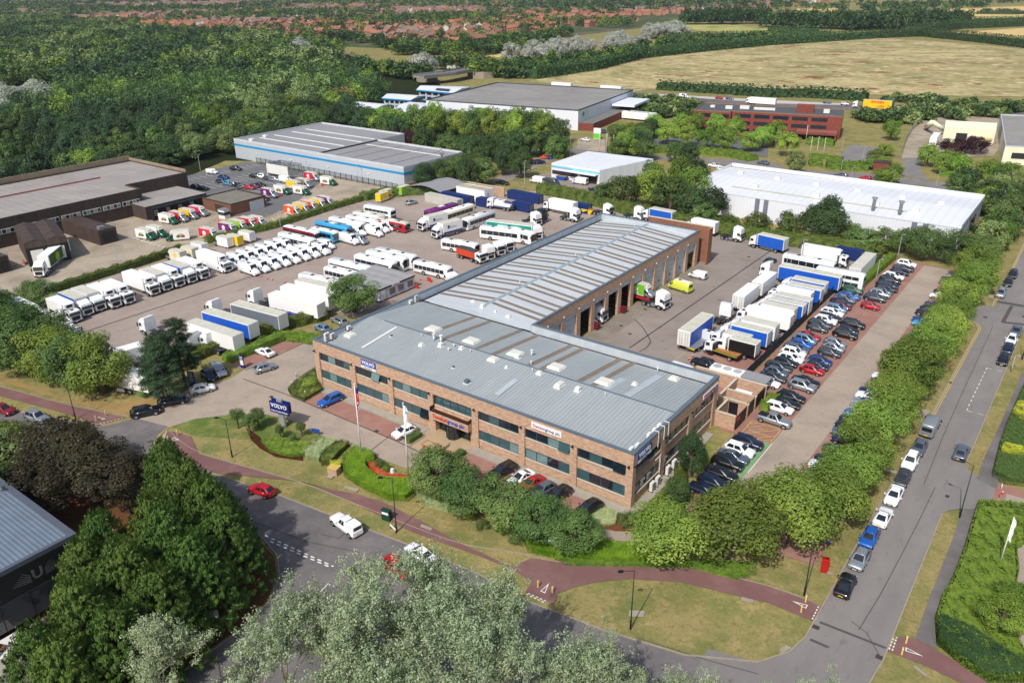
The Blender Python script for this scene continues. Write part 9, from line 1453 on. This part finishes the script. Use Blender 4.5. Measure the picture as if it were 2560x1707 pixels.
TOWN = pts('a0 -400,230 0,215 480,262 740,320 1080,350 1480,330 1690,375 2050,395 2334,395 a1 330,345 900,300 1200,375 1420,440 1760,430 2050,400 2334,330 a2 120,370 380,320 420,230 860,270 1080,250 1180,165 1050,130 750,60 a2 400,0 a1 2334,20 1000,60 0,40 a0 1400,100 0,60 -400,80')
HP = [q for q in scatter(TOWN, 25, .3)]; HP.sort(key=lambda q: dist(*q))
def angle_at(x, y): return (math.floor(x/140)*1.7+math.floor(y/120)*2.3) % 3.14
hl = []
for i, (x, y) in enumerate(HP):
 if random.random() < .2 or math.sin(x*.017+2)+math.cos(y*.014) > 1.1: continue
 hl.append((x, y))
for i, (x, y) in enumerate(hl[:285]):
 zone = math.sin(x*.008)+math.cos(y*.011); k = random.choice((0, 0, 1, 1, 2, 3)); wi = 1 if random.random() < .18 else 0; ri = (1 if random.random() < .5 else 0) if zone > .7 else (0 if random.random() < .65 else 2); wa, rm, wn, ch, w_ = HM[k, wi]
 sz = {0: 'detached', 1: 'semi-detached', 2: 'terraced', 3: 'small detached'}[k]; l = '%s %s house with %s roof tiles on the far estate' % (sz, ('brick', 'pale rendered')[wi], ('orange', 'brown', 'red')[ri])
 o = thing('house', l, 'house', (x, y, .06), angle_at(x, y)+random.choice((0, 0, 0, 1.57)), 'far estate houses: %s %s, %s roof' % (sz, ('brick', 'rendered')[wi], ('orange', 'brown', 'red')[ri])); put('wall', wa, o); put('roof', rm[ri], o); put('window', wn, o)
 c_ = put('chimney', ch, o, (random.uniform(-w_*.3, w_*.3), 0, 0))
mb = MB()
FAR2 = scatter([(-1150, 1150), (-560, 1150), (-480, 1900), (-900, 3600), (-3800, 3600), (-2600, 900), (-1700, 520)], 26, .3)
for x, y in hl[285:]+FAR2:
 if random.random() < .15: continue
 w_, d_, h_ = random.choice(((9, 9, 5), (12, 9, 5), (20, 9, 5.2), (8, 8, 5))); zone = math.sin(x*.006)+math.cos(y*.008); rm = m_tile[1] if dist(x, y) > 1500 and random.random() < .75 else (m_tile[1] if zone > .5 else m_tile[random.choice((0, 0, 2))])
 house_mb(mb, w_, d_, h_, m_hw[1 if random.random() < .2 else 0], x, y, angle_at(x, y)+random.choice((0, 0, 1.57)), rm)
tag(mb.build('distant_houses'), 'countless far houses of the town towards the horizon', 'houses', kind='stuff')
TP = [q for q in scatter(TOWN, 17, .5) if (math.sin(q[0]*.017+2)+math.cos(q[1]*.014)+random.uniform(-1.2, 1.2)) > -.15]
mass('town_trees', TP, 130, 1.9, 'trees standing among the far houses', hr=(8, 14), rr=(5, 8), kind=one(F_dark, F_oak, F_dark, F_lime), cat='trees')
FT = [q for q in scatter([(-250, 1300), (-60, 2100), (1200, 2300), (900, 5200), (-4500, 5200), (-4200, 2100), (-2400, 620), (-1750, 480), (-1150, 1150), (-600, 1120), (-430, 950)], 34, .5) if (math.sin(q[0]*.009+2)+math.cos(q[1]*.008)+random.uniform(-1, 1)) > (-.6 if dist(*q) > 2300 else -.1)]
mass('horizon_trees', FT, 60, 4.2, 'far trees merging towards the horizon', hr=(9, 18), rr=(8, 14), kind=one(F_dark, F_dark, F_oak), cat='trees')
for i, (x, y) in enumerate(line_pts('a3 1900,125|a3 2300,130', 5, 6)+line_pts('a3 1870,75|a3 1930,75', 2, 5)): tree(x, y, 9, 8, F_dark, 'lone round tree standing in the far wheat fields', 'lone field trees', det='far', base=.02)
hz = MB().box(-8800, 5800, -590, 9000, -1, 75, m_wht).build('haze'); hz['kind'] = 'stuff'; hz['label'] = 'thin pale summer haze over the far country'
hm = bpy.data.materials.new('haze'); hm.use_nodes = True; hn = hm.node_tree.nodes; hn.remove(hn['Principled BSDF']); vp = hn.new('ShaderNodeVolumePrincipled'); vp.inputs['Color'].default_value = (.78, .86, 1, 1); vp.inputs['Density'].default_value = .00006; vp.inputs['Anisotropy'].default_value = .2
hm.node_tree.links.new(vp.outputs[0], hn['Material Output'].inputs['Volume']); hz.data.materials.clear(); hz.data.materials.append(hm)
